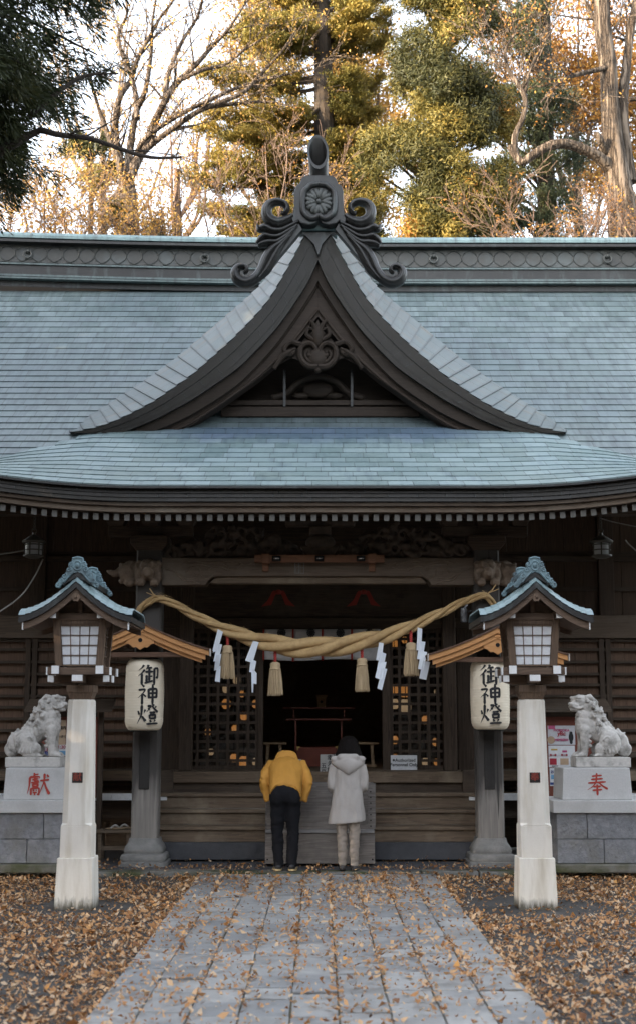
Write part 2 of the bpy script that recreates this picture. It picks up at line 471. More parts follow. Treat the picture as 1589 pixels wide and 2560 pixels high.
# fallen leaves
leafg = leaf_mat('dry_leaves', [(0.0, (0.07, 0.032, 0.018)), (0.2, (0.24, 0.10, 0.035)), (0.45, (0.44, 0.215, 0.08)), (0.7, (0.58, 0.36, 0.19)), (0.88, (0.56, 0.43, 0.30)), (1.0, (0.62, 0.27, 0.04))], 0.15, 0.55)
def litter(n):
    out = []
    edges = np.cumsum([0] + ww) - 1.395
    while len(out) < n:
        x = random.uniform(-4.6, 4.6); y = 6.8 + 9.75 * random.random()
        if random.random() < 0.05: y = random.uniform(16.5, 17.9)
        q = noise.noise(Vector((x * 0.8, y * 0.45, 3.1))) + 0.5 * noise.noise(Vector((x * 2.3, y * 1.6, 9)))
        if abs(x) < 1.39:
            de = min(abs(x - e) for e in edges)
            p = 0.22 + 0.22 * q + 0.85 * math.exp(-(de / 0.030) ** 2) * (0.62 + q) + 0.25 * max(0, q - 0.2)
            z = 0.040
        else:
            p = 0.76 + 0.5 * q + 0.5 * math.exp(-((abs(x) - 1.5) / 0.16) ** 2)
            z = 0.004
            for lx, lw in ((-2.3, 0.5), (2.1, 0.75)):
                d = math.hypot((x - lx) / lw, (y - 13.7) / (0.55 if lx < 0 else 0.75))
                if d < 1: p *= 0.18
            if x > 1.5 and 13.8 < y < 16.2 and x < 2.5: p *= 0.4
            if x < -1.6 and 15.2 < y < 16.5 and x > -2.6: p *= 0.45
        if y > 16.5:
            z = 0.060 if y > 16.55 else 0.02; p = 0.34 + 0.3 * q + 0.5 * math.exp(-((y - 16.9) / 0.2) ** 2)
            if y > 17.2: p *= 0.5
        if 16.15 < y < 16.95 and (abs(x + 0.40) < 0.24 or abs(x - 0.37) < 0.22): p *= 0.12
        if random.random() < p: out.append((x, y, z))
    return np.array(out)
pts = litter(48000); n = len(pts)
s = np.clip(rng.lognormal(-3.95, 0.34, n), 0.008, 0.042)
a = rng.uniform(0, 2 * math.pi, n); tilt = rng.normal(0, 0.36, n); roll = rng.normal(0, 0.42, n)
U = np.stack([np.cos(a) * np.cos(tilt), np.sin(a) * np.cos(tilt), np.sin(tilt)], 1) * s[:, None]
W = np.stack([-np.sin(a) * np.cos(roll), np.cos(a) * np.cos(roll), np.sin(roll)], 1) * (s * rng.uniform(0.35, 0.85, n))[:, None]
pts[:, 2] += np.abs(U[:, 2]) + np.abs(W[:, 2]) + rng.uniform(0, 0.012, n)
bend = np.zeros((n, 3)); bend[:, 2] = rng.uniform(-0.003, 0.018, n)
quads('fallen_leaves', pts, U, W, np.clip(rng.beta(2.0, 1.7, n), 0, 1), leafg, kind='stuff', bend=bend)
# ------------------------------------------------------------------ shrine: materials
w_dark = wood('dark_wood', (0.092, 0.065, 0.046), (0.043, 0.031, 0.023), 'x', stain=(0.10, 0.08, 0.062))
w_dark_z = wood('dark_wood_upright', (0.092, 0.064, 0.046), (0.043, 0.031, 0.023), 'z')
w_beam = wood('beam_wood', (0.160, 0.118, 0.086), (0.088, 0.064, 0.047), 'x', stain=(0.18, 0.148, 0.115))
w_panel = wood('panel_wood', (0.200, 0.124, 0.084), (0.120, 0.073, 0.051), 'z')
w_upper = wood('upper_wall_wood', (0.105, 0.069, 0.048), (0.064, 0.043, 0.030), 'z')
w_grey = wood('weathered_wood', (0.245, 0.220, 0.200), (0.130, 0.115, 0.105), 'x', stain=(0.09, 0.085, 0.085))
w_step = wood('step_wood', (0.185, 0.133, 0.090), (0.090, 0.064, 0.045), 'x', stain=(0.24, 0.19, 0.135))
w_carve = mat('carved_wood', (0.23, 0.168, 0.12), (0.11, 0.078, 0.056), 9, 0.7, 0.5, 40)
w_carve_d = mat('dark_carved_wood', (0.105, 0.078, 0.058), (0.052, 0.039, 0.030), 9, 0.75, 0.5, 40)
white_p = flat('white_paint', (0.74, 0.74, 0.74), 0.6)
end_p = flat('rafter_end_paint', (0.17, 0.165, 0.155), 0.7)
copper_d = mat('dark_copper', (0.030, 0.028, 0.027), (0.016, 0.015, 0.0145), 4, 0.42, 0.2, 30, stain=(0.075, 0.09, 0.09), sscale=2.2, sthr=(0.55, 0.8), sstretch=(3, 3, 0.6), spec=0.38)
copper_l = mat('pale_patina', (0.22, 0.31, 0.31), (0.13, 0.19, 0.195), 3, 0.5, 0.15, 40, stain=(0.10, 0.125, 0.13), sscale=3, sthr=(0.48, 0.7), sstretch=(5, 1, 0.5), spec=0.5)
copper_f = mat('worn_copper_line', (0.075, 0.078, 0.074), (0.042, 0.044, 0.042), 6, 0.5, 0.1, 30)
copper_m = mat('dull_patina', (0.125, 0.165, 0.165), (0.075, 0.10, 0.10), 3, 0.5, 0.15, 40, stain=(0.06, 0.07, 0.07), sscale=3, sthr=(0.45, 0.7), sstretch=(5, 1, 0.5))
frieze_m = mat('frieze_copper', (0.052, 0.050, 0.045), (0.034, 0.033, 0.030), 4, 0.5, 0.2, 30, stain=(0.08, 0.092, 0.092), sscale=2, spec=0.5)
void_m = flat('matte_black', (0.012, 0.011, 0.010), 0.9)  # black fittings, and discs drawn for the dark of holes
stone_d = mat('dark_stone', (0.075, 0.075, 0.08), (0.045, 0.045, 0.05), 5, 0.8, 0.5, 50)
stone_b = mat('pillar_base_stone', (0.26, 0.25, 0.235), (0.16, 0.155, 0.145), 8, 0.75, 0.5, 70)

def tile_mat(name, c1, c2, c3, stain, sthr=(0.5, 0.72), wet=False, vj=False, spec=0.6):
    """copper shingles: UV counts tiles, one tone a shingle, dark joints, patina in streaks down the slope"""
    m, nt, b = new_mat(name)
    uv = nd(nt, 'ShaderNodeTexCoord').outputs['UV']
    sp = nd(nt, 'ShaderNodeSeparateXYZ'); nt.links.new(uv, sp.inputs[0])
    fu, fv = math_n(nt, 'FLOOR', sp.outputs[0]), math_n(nt, 'FLOOR', sp.outputs[1])
    cb = nd(nt, 'ShaderNodeCombineXYZ'); nt.links.new(fu, cb.inputs[0]); nt.links.new(fv, cb.inputs[1])
    wnz = nd(nt, 'ShaderNodeTexWhiteNoise'); wnz.noise_dimensions = '2D'; nt.links.new(cb.outputs[0], wnz.inputs['Vector'])
    rnd = wnz.outputs['Value']
    big = ramp(nt, noise_n(nt, coords(nt, (1, 1, 1)), 0.42, 4, 0.6), 0.35, 0.65)
    c = mixc(nt, big, c1, c2)
    v = nd(nt, 'ShaderNodeMapping'); v.inputs['Scale'].default_value = (1.9, 0.10, 1)
    nt.links.new(uv, v.inputs['Vector'])
    st = ramp(nt, noise_n(nt, v.outputs[0], 1.3, 6, 0.7), *sthr)
    c = mixc(nt, st, c, stain)
    mid = ramp(nt, noise_n(nt, uv, 0.55, 5, 0.7), 0.45, 0.75)
    c = mixc(nt, math_n(nt, 'MULTIPLY', mid, 0.6), c, c3)
    if wet:       # blue verdigris run under the gable
        oc = nd(nt, 'ShaderNodeSeparateXYZ'); nt.links.new(nd(nt, 'ShaderNodeTexCoord').outputs['Object'], oc.inputs[0])
        zz_ = math_n(nt, 'ADD', oc.outputs[2], math_n(nt, 'MULTIPLY', math_n(nt, 'SUBTRACT', noise_n(nt, coords(nt, (4, 1, 1)), 1.0, 5, 0.7), 0.5), 0.34))
        xx_ = math_n(nt, 'ABSOLUTE', math_n(nt, 'ADD', oc.outputs[0], -0.1))
        mk = math_n(nt, 'MULTIPLY', ramp(nt, zz_, 5.46, 5.68), ramp(nt, xx_, 2.7, 1.6))
        c = mixc(nt, math_n(nt, 'MULTIPLY', mk, 0.85), c, (0.085, 0.125, 0.18))
    hs = nd(nt, 'ShaderNodeHueSaturation'); nt.links.new(c, hs.inputs['Color'])
    nt.links.new(math_n(nt, 'ADD', math_n(nt, 'MULTIPLY', rnd, 0.20), 0.90), hs.inputs['Value'])
    nt.links.new(math_n(nt, 'ADD', math_n(nt, 'MULTIPLY', rnd, 0.02), 0.49), hs.inputs['Hue'])
    fr = math_n(nt, 'FRACT', sp.outputs[0])
    ed = math_n(nt, 'MINIMUM', fr, math_n(nt, 'SUBTRACT', 1.0, fr))
    jt = ramp(nt, ed, 0.008, 0.022)
    if vj: jt = math_n(nt, 'MULTIPLY', jt, ramp(nt, math_n(nt, 'FRACT', sp.outputs[1]), 0.05, 0.17))
    c = mixc(nt, math_n(nt, 'ADD', math_n(nt, 'MULTIPLY', jt, 0.72), 0.28), (0.05, 0.055, 0.055), hs.outputs[0])
    nt.links.new(c, b.inputs['Base Color'])
    nt.links.new(math_n(nt, 'ADD', math_n(nt, 'MULTIPLY', rnd, 0.16), 0.36), b.inputs['Roughness'])
    b.inputs['Specular IOR Level'].default_value = spec
    h = math_n(nt, 'ADD', math_n(nt, 'MULTIPLY', jt, 0.6), math_n(nt, 'MULTIPLY', noise_n(nt, uv, 9, 4, 0.6), 0.35))
    bump_n(nt, b, h, 0.45, 0.008)
    return m
tile_main = tile_mat('roof_shingles', (0.108, 0.143, 0.150), (0.150, 0.190, 0.190), (0.110, 0.132, 0.149), (0.072, 0.089, 0.096), (0.46, 0.68))
tile_porch = tile_mat('porch_shingles', (0.185, 0.253, 0.262), (0.218, 0.277, 0.272), (0.162, 0.220, 0.242), (0.105, 0.140, 0.156), (0.52, 0.75), True)
tile_verge = tile_mat('verge_shingles', (0.092, 0.122, 0.124), (0.13, 0.152, 0.145), (0.066, 0.085, 0.096), (0.15, 0.115, 0.078), (0.50, 0.72), False, True)
tile_fascia = tile_mat('fascia_shingles', (0.036, 0.031, 0.026), (0.028, 0.025, 0.022), (0.045, 0.041, 0.036), (0.022, 0.020, 0.018), (0.5, 0.72), False, False, 0.22)

class Tiles(MB):
    def __init__(s): super().__init__(); s.UV = []
    def quad(s, a, b, c, d, ua, ub, va, vb, fold=False):
        o = len(s.V); s.V += [tuple(a), tuple(b), tuple(c), tuple(d)]; s.F.append((o, o + 1, o + 2, o + 3))
        s.UV += [(ua, va), (ub, va), (ub, vb), (ua, vb)]

def shingles(fn, us, nrow, tw, lift=0.016, u_len=None, stag=True, seed=0, vofs=0):
    """fn(u, k) -> point on the bare roof at row line k; every row is a strip whose lower edge stands proud"""
    t = Tiles(); r = random.Random(seed)
    for k in range(nrow):
        off = r.random() * 2 if stag else 0
        for i in range(len(us) - 1):
            a0, b0, a1, b1 = fn(us[i], k), fn(us[i + 1], k), fn(us[i], k + 1.12), fn(us[i + 1], k + 1.12)
            if a0 is None or b0 is None: continue
            if a1 is None or b1 is None: continue
            nrm = (b0 - a0).cross(a1 - a0)
            if nrm.length < 1e-6: continue
            nrm.normalize(); 
            j = lift * (1 + 0.25 * noise.noise(Vector((us[i] * 3, k * 7.3, seed))))
            j2 = lift * (1 + 0.25 * noise.noise(Vector((us[i + 1] * 3, k * 7.3, seed))))
            A, B = a0 + nrm * j, b0 + nrm * j2
            ua, ub = us[i] / tw + off + 50, us[i + 1] / tw + off + 50
            t.quad(A, B, b1 + nrm * 0.001, a1 + nrm * 0.001, ua, ub, k + 0.02 + vofs, k + 0.98 + vofs)
            t.quad(a0 - nrm * 0.004, b0 - nrm * 0.004, B, A, ua, ub, k + 0.02 + vofs, k + 0.03 + vofs)
    return t

w_board = wood('bargeboard_wood', (0.058, 0.042, 0.032), (0.032, 0.023, 0.018), 'x')
w_gable = wood('gable_wood', (0.042, 0.030, 0.022), (0.023, 0.017, 0.013), 'x')
hall = thing('shrine_hall', 'dark timber shrine hall with green copper roof and big pointed front gable', 'shrine', (0, 19.8, 0))

# ------------------------------------------------------------------ main roof
def main_z(Y):
    d = Y - 18.5; return 5.79 + 0.66 * d + 0.018 * d * d
arc = [(17.2, 0.0)]; 
for i in range(1, 700):
    Y = 17.2 + i * 0.01; dz = main_z(Y) - main_z(Y - 0.01); arc.append((Y, arc[-1][1] + math.hypot(0.01, dz)))
ay, al = np.array([p[0] for p in arc]), np.array([p[1] for p in arc])
def main_pt(x, k):
    L = k * 0.237; Y = float(np.interp(L, al, ay))
    return Vector((x, Y, main_z(Y)))
us = list(np.arange(-9, 9.01, 0.3))
L_end = float(np.interp(23.45, ay, al)); nr = int(L_end / 0.237)
roof = shingles(main_pt, us, nr, 0.31, 0.015, seed=1).build('main_roof', tile_main, hall)
# rear slope and underside of the main roof
g = MB()
g.add([(-9, 23.3, 9.3), (9, 23.3, 9.3), (9, 29.5, 5.2), (-9, 29.5, 5.2)], [(0, 1, 2, 3)])
g.add([(-9, 17.25, 4.86), (9, 17.25, 4.86), (9, 23.3, 9.05), (-9, 23.3, 9.05)], [(3, 2, 1, 0)])
g.build('roof_underside', w_dark, roof)

# ridge
ridge = MB(); YR = 23.6
def sag(x): return 0.10 * max(0, (-x - 0.8) / 4.6) ** 1.5
def ridge_strip(mb, y0, y1, z0, z1, x0=-9, x1=9):
    xs = np.arange(x0, x1 + 0.01, 0.6)
    mb.loft([[(x, y0, z0 + sag(x)), (x, y0, z1 + sag(x)), (x, y1, z1 + sag(x)), (x, y1, z0 + sag(x))] for x in xs])
zz = lambda py: PZ(py, 23.4)
g = MB(); ridge_strip(g, 23.36, 24.4, zz(672), zz(624)); fr = g.build('ridge', frieze_m, hall)
g = MB(); xs = np.arange(-9, 9.01, 0.6); zc0, zc1 = zz(617), zz(598) + 0.02
rings = []
for x in xs:
    rg = []
    for q in range(11):
        a = math.pi * q / 10
        rg.append((x, 23.9 - 0.72 * math.cos(a), zc0 + sag(x) + 0.05 + (zc1 - zc0) * math.sin(a)))
    rg += [(x, 24.62, zc0 + sag(x)), (x, 23.18, zc0 + sag(x))]
    rings.append(rg)
g.loft(rings)
g.build('ridge_cap', copper_l, fr, smooth=35)
g = MB()
for x in np.arange(-8.8, 9, 0.62): g.bar((x, 23.176, zc0 + sag(x) + 0.05), (x, 23.45, zc0 + sag(x) + 0.05 + (zc1 - zc0) * 0.80), 0.012, 0.012)
g.build('cap_seam', copper_d, fr)
g = MB(); ridge_strip(g, 23.20, 24.5, zz(626), zz(619.5)); g.build('cornice', copper_d, fr)
g = MB(); ridge_strip(g, 23.30, 24.4, zz(678), zz(674)); ridge_strip(g, 23.22, 24.4, zz(711), zz(706)); ridge_strip(g, 23.14, 24.4, zz(720), zz(716)); g.build('moulding', copper_m, fr)
g = MB(); ridge_strip(g, 23.33, 24.4, zz(706), zz(678)); ridge_strip(g, 23.26, 24.4, zz(735), zz(711)); g.build('ridge_base', copper_d, fr)
# interlocking circles cast on the frieze
g = MB(); zf = (zz(672) + zz(626)) / 2; hf = (zz(626) - zz(672)) / 2
for i in range(-31, 32):
    x = i * 0.285
    pts = [Vector((x + 0.285 * math.cos(a), 23.354, zf + sag(x) + hf * 0.97 * math.sin(a))) for a in np.linspace(0, 2 * math.pi, 25)]
    g.tube(pts, 0.008, 4, cap=False)
g.build('circle_pattern', copper_f, fr)
for px in (69, 512, 1083, 1518):
    g = MB(); x = PX(px, 655, 23.3); c = Vector((x, 23.31, zf + sag(x) - 0.02))
    g.tube([c + Vector((0.07 * math.cos(a), 0, 0.07 * math.sin(a))) for a in np.linspace(0, 2 * math.pi, 21)], 0.018, 8, cap=False)
    g.ell(c + Vector((0, 0.02, 0.06)), 0.04); g.build('ring', copper_f, fr, smooth=True)

# ------------------------------------------------------------------ porch roof
def eave_z(x): return 4.56 + 0.13 * max(0, (abs(x) - 2.0) / 1.8) ** 2
def val_y(x): return 18.62 - 0.80 * max(0, abs(x) - 3.05) - (0.05 if abs(x) > 3 else 0)
EY = 15.8
def porch_pt(x, k):
    vy = val_y(x); vz = main_z(vy) + 0.02; ez = eave_z(x)
    L = math.hypot(vy - EY, vz - ez); d = k * 0.252
    if d > L + 0.2: return None
    w = min(d / L, 1.0)
    s = 0.16 * w * (1 - w)
    return Vector((x, EY + (vy - EY) * w, ez + (vz - ez) * w - s))
us = list(np.arange(-4.7, 4.71, 0.235))
pt = shingles(porch_pt, us, 13, 0.30, 0.015, seed=5)
porch = pt.build('porch_roof', tile_porch, hall)
xs = np.arange(-4.7, 4.71, 0.2)
def eave_strip(y0, y1, z0, z1, slope=0.0):
    g = MB(); g.loft([[(x, y0, eave_z(x) + z0), (x, y0, eave_z(x) + z1), (x, y1, eave_z(x) + z1 + slope), (x, y1, eave_z(x) + z0 + slope)] for x in xs]); return g
eave_strip(15.79, 15.98, -0.030, -0.004, 0.0).build('eave_edge', copper_d, porch)
t = Tiles(); r = random.Random(3)
for k in range(3):
    off = r.random()
    for i in range(len(xs) - 1):
        z0, z1 = -0.175 + k * 0.048, -0.175 + (k + 1) * 0.048 + 0.004
        yk = 15.865 - k * 0.006
        A = [Vector((xs[i], yk, eave_z(xs[i]) + z0)), Vector((xs[i + 1], yk, eave_z(xs[i + 1]) + z0)), Vector((xs[i + 1], yk + 0.012, eave_z(xs[i + 1]) + z1)), Vector((xs[i], yk + 0.012, eave_z(xs[i]) + z1))]
        t.quad(*A, xs[i] / 0.34 + off + 40, xs[i + 1] / 0.34 + off + 40, k + 0.1, k + 0.9)
        B = [A[0] + Vector((0, 0.3, 0.05)), A[1] + Vector((0, 0.3, 0.05)), A[1], A[0]]
        t.quad(*B, xs[i] / 0.34 + off + 40, xs[i + 1] / 0.34 + off + 40, k + 0.1, k + 0.15)
t.build('eave_fascia', tile_fascia, porch)
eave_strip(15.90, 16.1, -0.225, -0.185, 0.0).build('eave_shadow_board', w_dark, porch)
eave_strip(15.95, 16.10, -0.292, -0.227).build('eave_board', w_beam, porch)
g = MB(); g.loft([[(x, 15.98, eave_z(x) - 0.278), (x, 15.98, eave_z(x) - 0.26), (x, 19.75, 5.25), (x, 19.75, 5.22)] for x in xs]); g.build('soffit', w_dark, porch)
r0 = None; x = -4.62
while x < 4.63:
    zc = eave_z(x) - 0.345; sl = (eave_z(x + 0.05) - eave_z(x - 0.05)) / 0.1
    if r0 is None:
        g = MB(); g.bar((0, 0, 0), (0, 1.9, 0.52), 0.066, 0.082); r0 = g.build('rafter', w_dark, None, bevel=0.004); r0.parent = porch
        me = r0.data
        # rafter with a painted end: second material on the outer face
        me.materials.append(end_p)
        for p in me.polygons:
            if p.center.y < 0.01: p.material_index = 1
        rr = r0
    else:
        rr = r0.copy(); col.objects.link(rr); rr.parent = porch
    rr.location = Vector((x, 16.03, zc)) - wloc(porch); rr.rotation_euler = (0, -math.atan(sl) * 0.9, 0)
    x += 0.1235

# ------------------------------------------------------------------ gable
GY = 18.3
def side_pts(lst, Y, s):
    """right-hand profile in photo pixels -> world; s mirrors it"""
    out = []
    for px, py in lst:
        p = P(px, py, Y); out.append(Vector((p.x * s, Y, p.z)))
    return out
silh = [(828, 579), (839, 583), (895, 660), (948, 724), (1027, 793), (1095, 852), (1159, 904), (1215, 944), (1265, 978), (1340, 1026), (1420, 1072)]
ftop = [(815, 570), (829, 592), (868, 668), (921, 756), (1001, 842), (1056, 892), (1106, 936), (1160, 974), (1212, 1009), (1318, 1060), (1412, 1083)]
fbot = [(794, 648), (806, 676), (830, 722), (895, 816), (965, 892), (1001, 925), (1055, 963), (1106, 997), (1160, 1027), (1212, 1053), (1290, 1084)]
b1 = [(794, 700), (810, 730), (850, 792), (905, 868), (970, 938), (1010, 972), (1060, 1006), (1110, 1036), (1160, 1060), (1190, 1072), (1240, 1092)]
b2 = [(794, 790), (812, 812), (850, 858), (895, 905), (950, 952), (1001, 988), (1040, 1016), (1080, 1042), (1106, 1060), (1130, 1072), (1170, 1094)]
sx = lambda L, n=40: [Vector((np.interp(i / n, np.linspace(0, 1, len(L)), [p.x for p in L]), L[0].y, np.interp(i / n, np.linspace(0, 1, len(L)), [p.z for p in L]))) for i in range(n + 1)]
def smooth_pts(L, n=6): return spline(L, n)
gable = None
for s in (1, -1):
    T = smooth_pts(side_pts(ftop, GY, s), 6); S = smooth_pts(side_pts(silh, 18.95, s), 6)
    B = smooth_pts(side_pts(fbot, GY + 0.03, s), 6)
    n = len(T)
    # shingle courses across the verge: each course is a strip running up the slope
    t = Tiles(); cum = [0]
    for i in range(1, n): cum.append(cum[-1] + (T[i] - T[i - 1]).length)
    ncourse = int(cum[-1] / 0.18)
    def at(Lc, d):
        i = np.searchsorted(cum, d) - 1; i = max(0, min(i, n - 2)); f = (d - cum[i]) / max(cum[i + 1] - cum[i], 1e-6)
        return Lc[i].lerp(Lc[i + 1], max(0, min(1, f)))
    for k in range(ncourse):
        d1, d0 = cum[-1] - k * 0.18, cum[-1] - (k + 1.1) * 0.18
        off = (k % 2) * 0.5 + random.uniform(-0.12, 0.12)
        if d0 < 0: d0 = 0
        a, b_, c_, d_ = at(T, d1), at(S, d1), at(S, d0), at(T, d0)
        skew = Vector((0, 0, 0.03))
        nrm = (b_ - a).cross(d_ - a).normalized()
        if nrm.z < 0: nrm = -nrm
        A, Bq = a + nrm * 0.018, b_ + nrm * 0.018
        q = [A, Bq, c_, d_]; lip = [a - nrm * .01, b_ - nrm * .01, Bq, A]
        if s < 0: q = [q[1], q[0], q[3], q[2]]; lip = [lip[1], lip[0], lip[3], lip[2]]
        t.quad(*q, 100.0 + off, 102.6 + off, k + 0.02, k + 0.98); t.quad(*lip, 100.02, 100.03, k + 0.02, k + 0.05)
    o = t.build('verge_tiles', tile_verge, hall)
    if gable is None: gable = o; gable.name = 'gable'
    else: o.parent = gable; o.location = (0, 0, 0)
    # gable roof behind the verge, running back into the main slope
    S2 = [p + Vector((0, 4.4, 0)) for p in S]
    g = MB(); m_ = len(S)
    g.add(S + S2 + [p - Vector((0, 0, 0.25)) for p in S] + [p - Vector((0, 0, 0.25)) for p in S2], [f for i in range(m_ - 1) for f in ((i, i + 1, m_ + i + 1, m_ + i), (2 * m_ + i, 3 * m_ + i, 3 * m_ + i + 1, 2 * m_ + i + 1))])
    g.build('gable_roof', copper_l, gable)
    # dark shingled fascia
    t = Tiles(); rows = 5
    cumB = np.linspace(0, 1, n)
    for k in range(rows):
        off = random.random()
        for i in range(n - 1):
            f0, f1 = k / rows, (k + 1) / rows
            a, b_ = B[i].lerp(T[i], f0), B[i + 1].lerp(T[i + 1], f0); c_, d_ = B[i + 1].lerp(T[i + 1], f1), B[i].lerp(T[i], f1)
            y = Vector((0, -0.010 * (k % 2) + 0.004 * math.sin(k), 0))
            q = [a + y, b_ + y, c_ + y, d_ + y]
            if s < 0: q = [q[1], q[0], q[3], q[2]]
            ua, ub = cum[i] / 0.30 + off + 30, cum[i + 1] / 0.30 + off + 30
            if s < 0: ua, ub = ub, ua
            t.quad(*q, ua, ub, k + 0.06, k + 0.94)
    t.build('gable_fascia', tile_fascia, gable)
    g = MB(); back = [p + Vector((0, 0.35, 0.03)) for p in B]
    g.add(B + back, [((i, n + i, n + i + 1, i + 1) if s > 0 else (i + 1, n + i + 1, n + i, i)) for i in range(n - 1)]); g.build('fascia_underside', copper_d, gable)
    # wooden bargeboards in two steps behind it
    for up, lo, y0, y1, mm in ((fbot, b1, 18.42, 18.70, w_gable), (b1, b2, 18.52, 18.75, w_board)):
        a = smooth_pts(side_pts(up, y0, s), 6); b_ = smooth_pts(side_pts(lo, y0, s), 6); k = len(a)
        if up is fbot: a = [p + Vector((0, 0, 0.10)) for p in a]
        g = MB(); dv = Vector((0, y1 - y0, 0)); vs = a + b_ + [p + dv for p in a] + [p + dv for p in b_]
        fs = []
        for i in range(k - 1):
            fs += [(i, k + i, k + i + 1, i + 1), (k + i, 3 * k + i, 3 * k + i + 1, k + i + 1), (i, i + 1, 2 * k + i + 1, 2 * k + i), (2 * k + i, 2 * k + i + 1, 3 * k + i + 1, 3 * k + i)]
        g.add(vs, [f if s > 0 else tuple(reversed(f)) for f in fs]); g.build('bargeboard', mm, gable)
    # raised moulding along the bargeboard
    mid = [p.lerp(q, 0.80) + Vector((0, -0.012, 0)) for p, q in zip(smooth_pts(side_pts(b1, 18.52, s), 6), smooth_pts(side_pts(b2, 18.52, s), 6))]
    g = MB(); g.tube(mid, 0.022, 6); mid2 = [p.lerp(q, 0.06) + Vector((0, -0.012, 0)) for p, q in zip(smooth_pts(side_pts(b1, 18.52, s), 6), smooth_pts(side_pts(b2, 18.52, s), 6))]; g.tube(mid2, 0.03, 6)
    g.build('bargeboard_moulding', w_board, gable, smooth=True)
# gable wall, tie beam, lattice strut and pendant carving
g = MB(); tri = [P(540, 1040, 19.3), P(794, 740, 19.3), P(1049, 1040, 19.3)]
g.prism([(p.x, p.z) for p in tri], 19.3, 19.4); g.build('gable_wall', w_gable, gable)
g = MB(); a, b_ = P(570, 1007, 18.95), P(1030, 1007, 18.95); g.box(a.x, b_.x, 18.95, 19.15, PZ(1013, 18.95), PZ(1000, 18.95))
g.box(a.x - 0.1, b_.x + 0.1, 18.93, 19.18, PZ(1042, 18.95), PZ(1017, 18.95)); g.build('gable_beam', w_board, gable, bevel=0.01)
for px in (712, 878): g = MB(); g.box(PX(px - 3, 950, 19.05), PX(px + 3, 950, 19.05), 18.90, 18.93, PZ(1022, 19.05), PZ(930, 19.05)); g.build('gable_wire', copper_d, gable)
g = MB()   # frog-leg strut in low relief
pts = spline([P(680, 996, 19.02), P(715, 985, 19.02), P(742, 960, 19.02), P(770, 946, 19.02), P(794, 942, 19.02), P(819, 946, 19.02), P(847, 960, 19.02), P(874, 985, 19.02), P(909, 996, 19.02)], 6)
g.tube(pts, [0.05] * len(pts), 8); g.ell(P(794, 975, 19.02), (0.22, 0.06, 0.12)); g.ell(P(752, 990, 19.02), (0.12, 0.05, 0.05)); g.ell(P(836, 990, 19.02), (0.12, 0.05, 0.05))
g.build('gable_strut', w_gable, gable, smooth=True)

def spiral(cx, cz, r0, r1, a0, a1, Y, n=28):
    return [Vector((cx + (r0 + (r1 - r0) * t) * math.cos(a0 + (a1 - a0) * t), Y, cz + (r0 + (r1 - r0) * t) * math.sin(a0 + (a1 - a0) * t))) for t in np.linspace(0, 1, n)]
def pxl(lst, Y, s=1, n=6):
    return spline([Vector((P(px, py, Y).x * s, Y, P(px, py, Y).z)) for px, py in lst], n)
g = MB(); Yc = 18.46
for s in (1, -1):
    for lst, r in (([(796, 918), (820, 915), (838, 895), (836, 868), (815, 858), (800, 872), (806, 890), (820, 888)], (0.05, 0.03)),
                   ([(800, 905), (815, 905), (826, 890), (822, 876)], (0.03, 0.02)),
                   ([(838, 862), (862, 856), (878, 872), (868, 888), (854, 880), (860, 872)], (0.045, 0.022)),
                   ([(862, 880), (880, 890), (893, 905), (903, 922), (897, 915)], (0.05, 0.02)),
                   ([(850, 872), (875, 884), (890, 898)], (0.03, 0.02)),
                   ([(806, 850), (822, 838), (818, 822), (805, 826), (810, 836)], (0.035, 0.018)),
                   ([(797, 830), (806, 812), (815, 800)], (0.05, 0.02))):
        p = pxl(lst, Yc, s); g.tube(p, lerp_list(r, len(p)), 8, (1, 1.3, 1))
g.ell(P(794, 840, Yc), (0.09, 0.07, 0.16)); g.ell(P(794, 895, Yc), (0.13, 0.06, 0.14)); g.ell(P(794, 925, Yc), (0.05, 0.05, 0.05))
g.prism([(p.x, p.z) for p in [P(690, 915, 18.52), P(740, 870, 18.52), P(775, 835, 18.52), P(794, 800, 18.52), P(813, 835, 18.52), P(848, 870, 18.52), P(898, 915, 18.52), P(860, 895, 18.52), P(794, 918, 18.52), P(728, 895, 18.52)]], 18.50, 18.55)
g.build('gable_pendant', w_gable, gable, smooth=40)

# crest ornament on the gable ridge
YO = 18.05
zo = lambda x, y: (550 + x * 0.3307, 330 + y * 0.3307)
def zw(x, y, Y=YO): return P(*zo(x, y), Y)
half = [(745, 322), (840, 326), (868, 340), (880, 362), (892, 388), (915, 402), (930, 440), (932, 560), (940, 610), (955, 650), (940, 690), (900, 668), (880, 690), (820, 702), (770, 690), (745, 660)]
poly = []
for x_, y_ in half: poly.append(zw(x_, y_))
polyL = [Vector((-(p.x - zw(745, 0).x) + zw(745, 0).x, p.y, p.z)) for p in reversed(half and poly[1:-1])]
poly2 = [(p.x, p.z) for p in poly + polyL]
g = MB(); g.prism(poly2, YO, YO + 0.22)
orn = g.build('ridge_ornament', copper_d, hall, bevel=0.015)
XM = zw(745, 0).x
def mir(pts): return [Vector((2 * XM - p.x, p.y, p.z)) for p in pts]
ringp = [(745, 392), (800, 398), (828, 420), (850, 440), (862, 470), (866, 540), (862, 600), (838, 630), (800, 652), (760, 640), (745, 625)]
pr = spline([zw(x_, y_, YO - 0.02) for x_, y_ in ringp], 5)
g = MB(); g.tube(pr, 0.042, 8, (1, 1, 1)); g.tube(mir(pr), 0.042, 8); g.build('crest_ring', copper_d, orn, smooth=True)
g = MB(); c = zw(745, 528, YO)
g.lathe([(0.20, YO - 0.005 - c.y), (0.205, 0.02)], (c.x, c.y, c.z), 24, 'y')
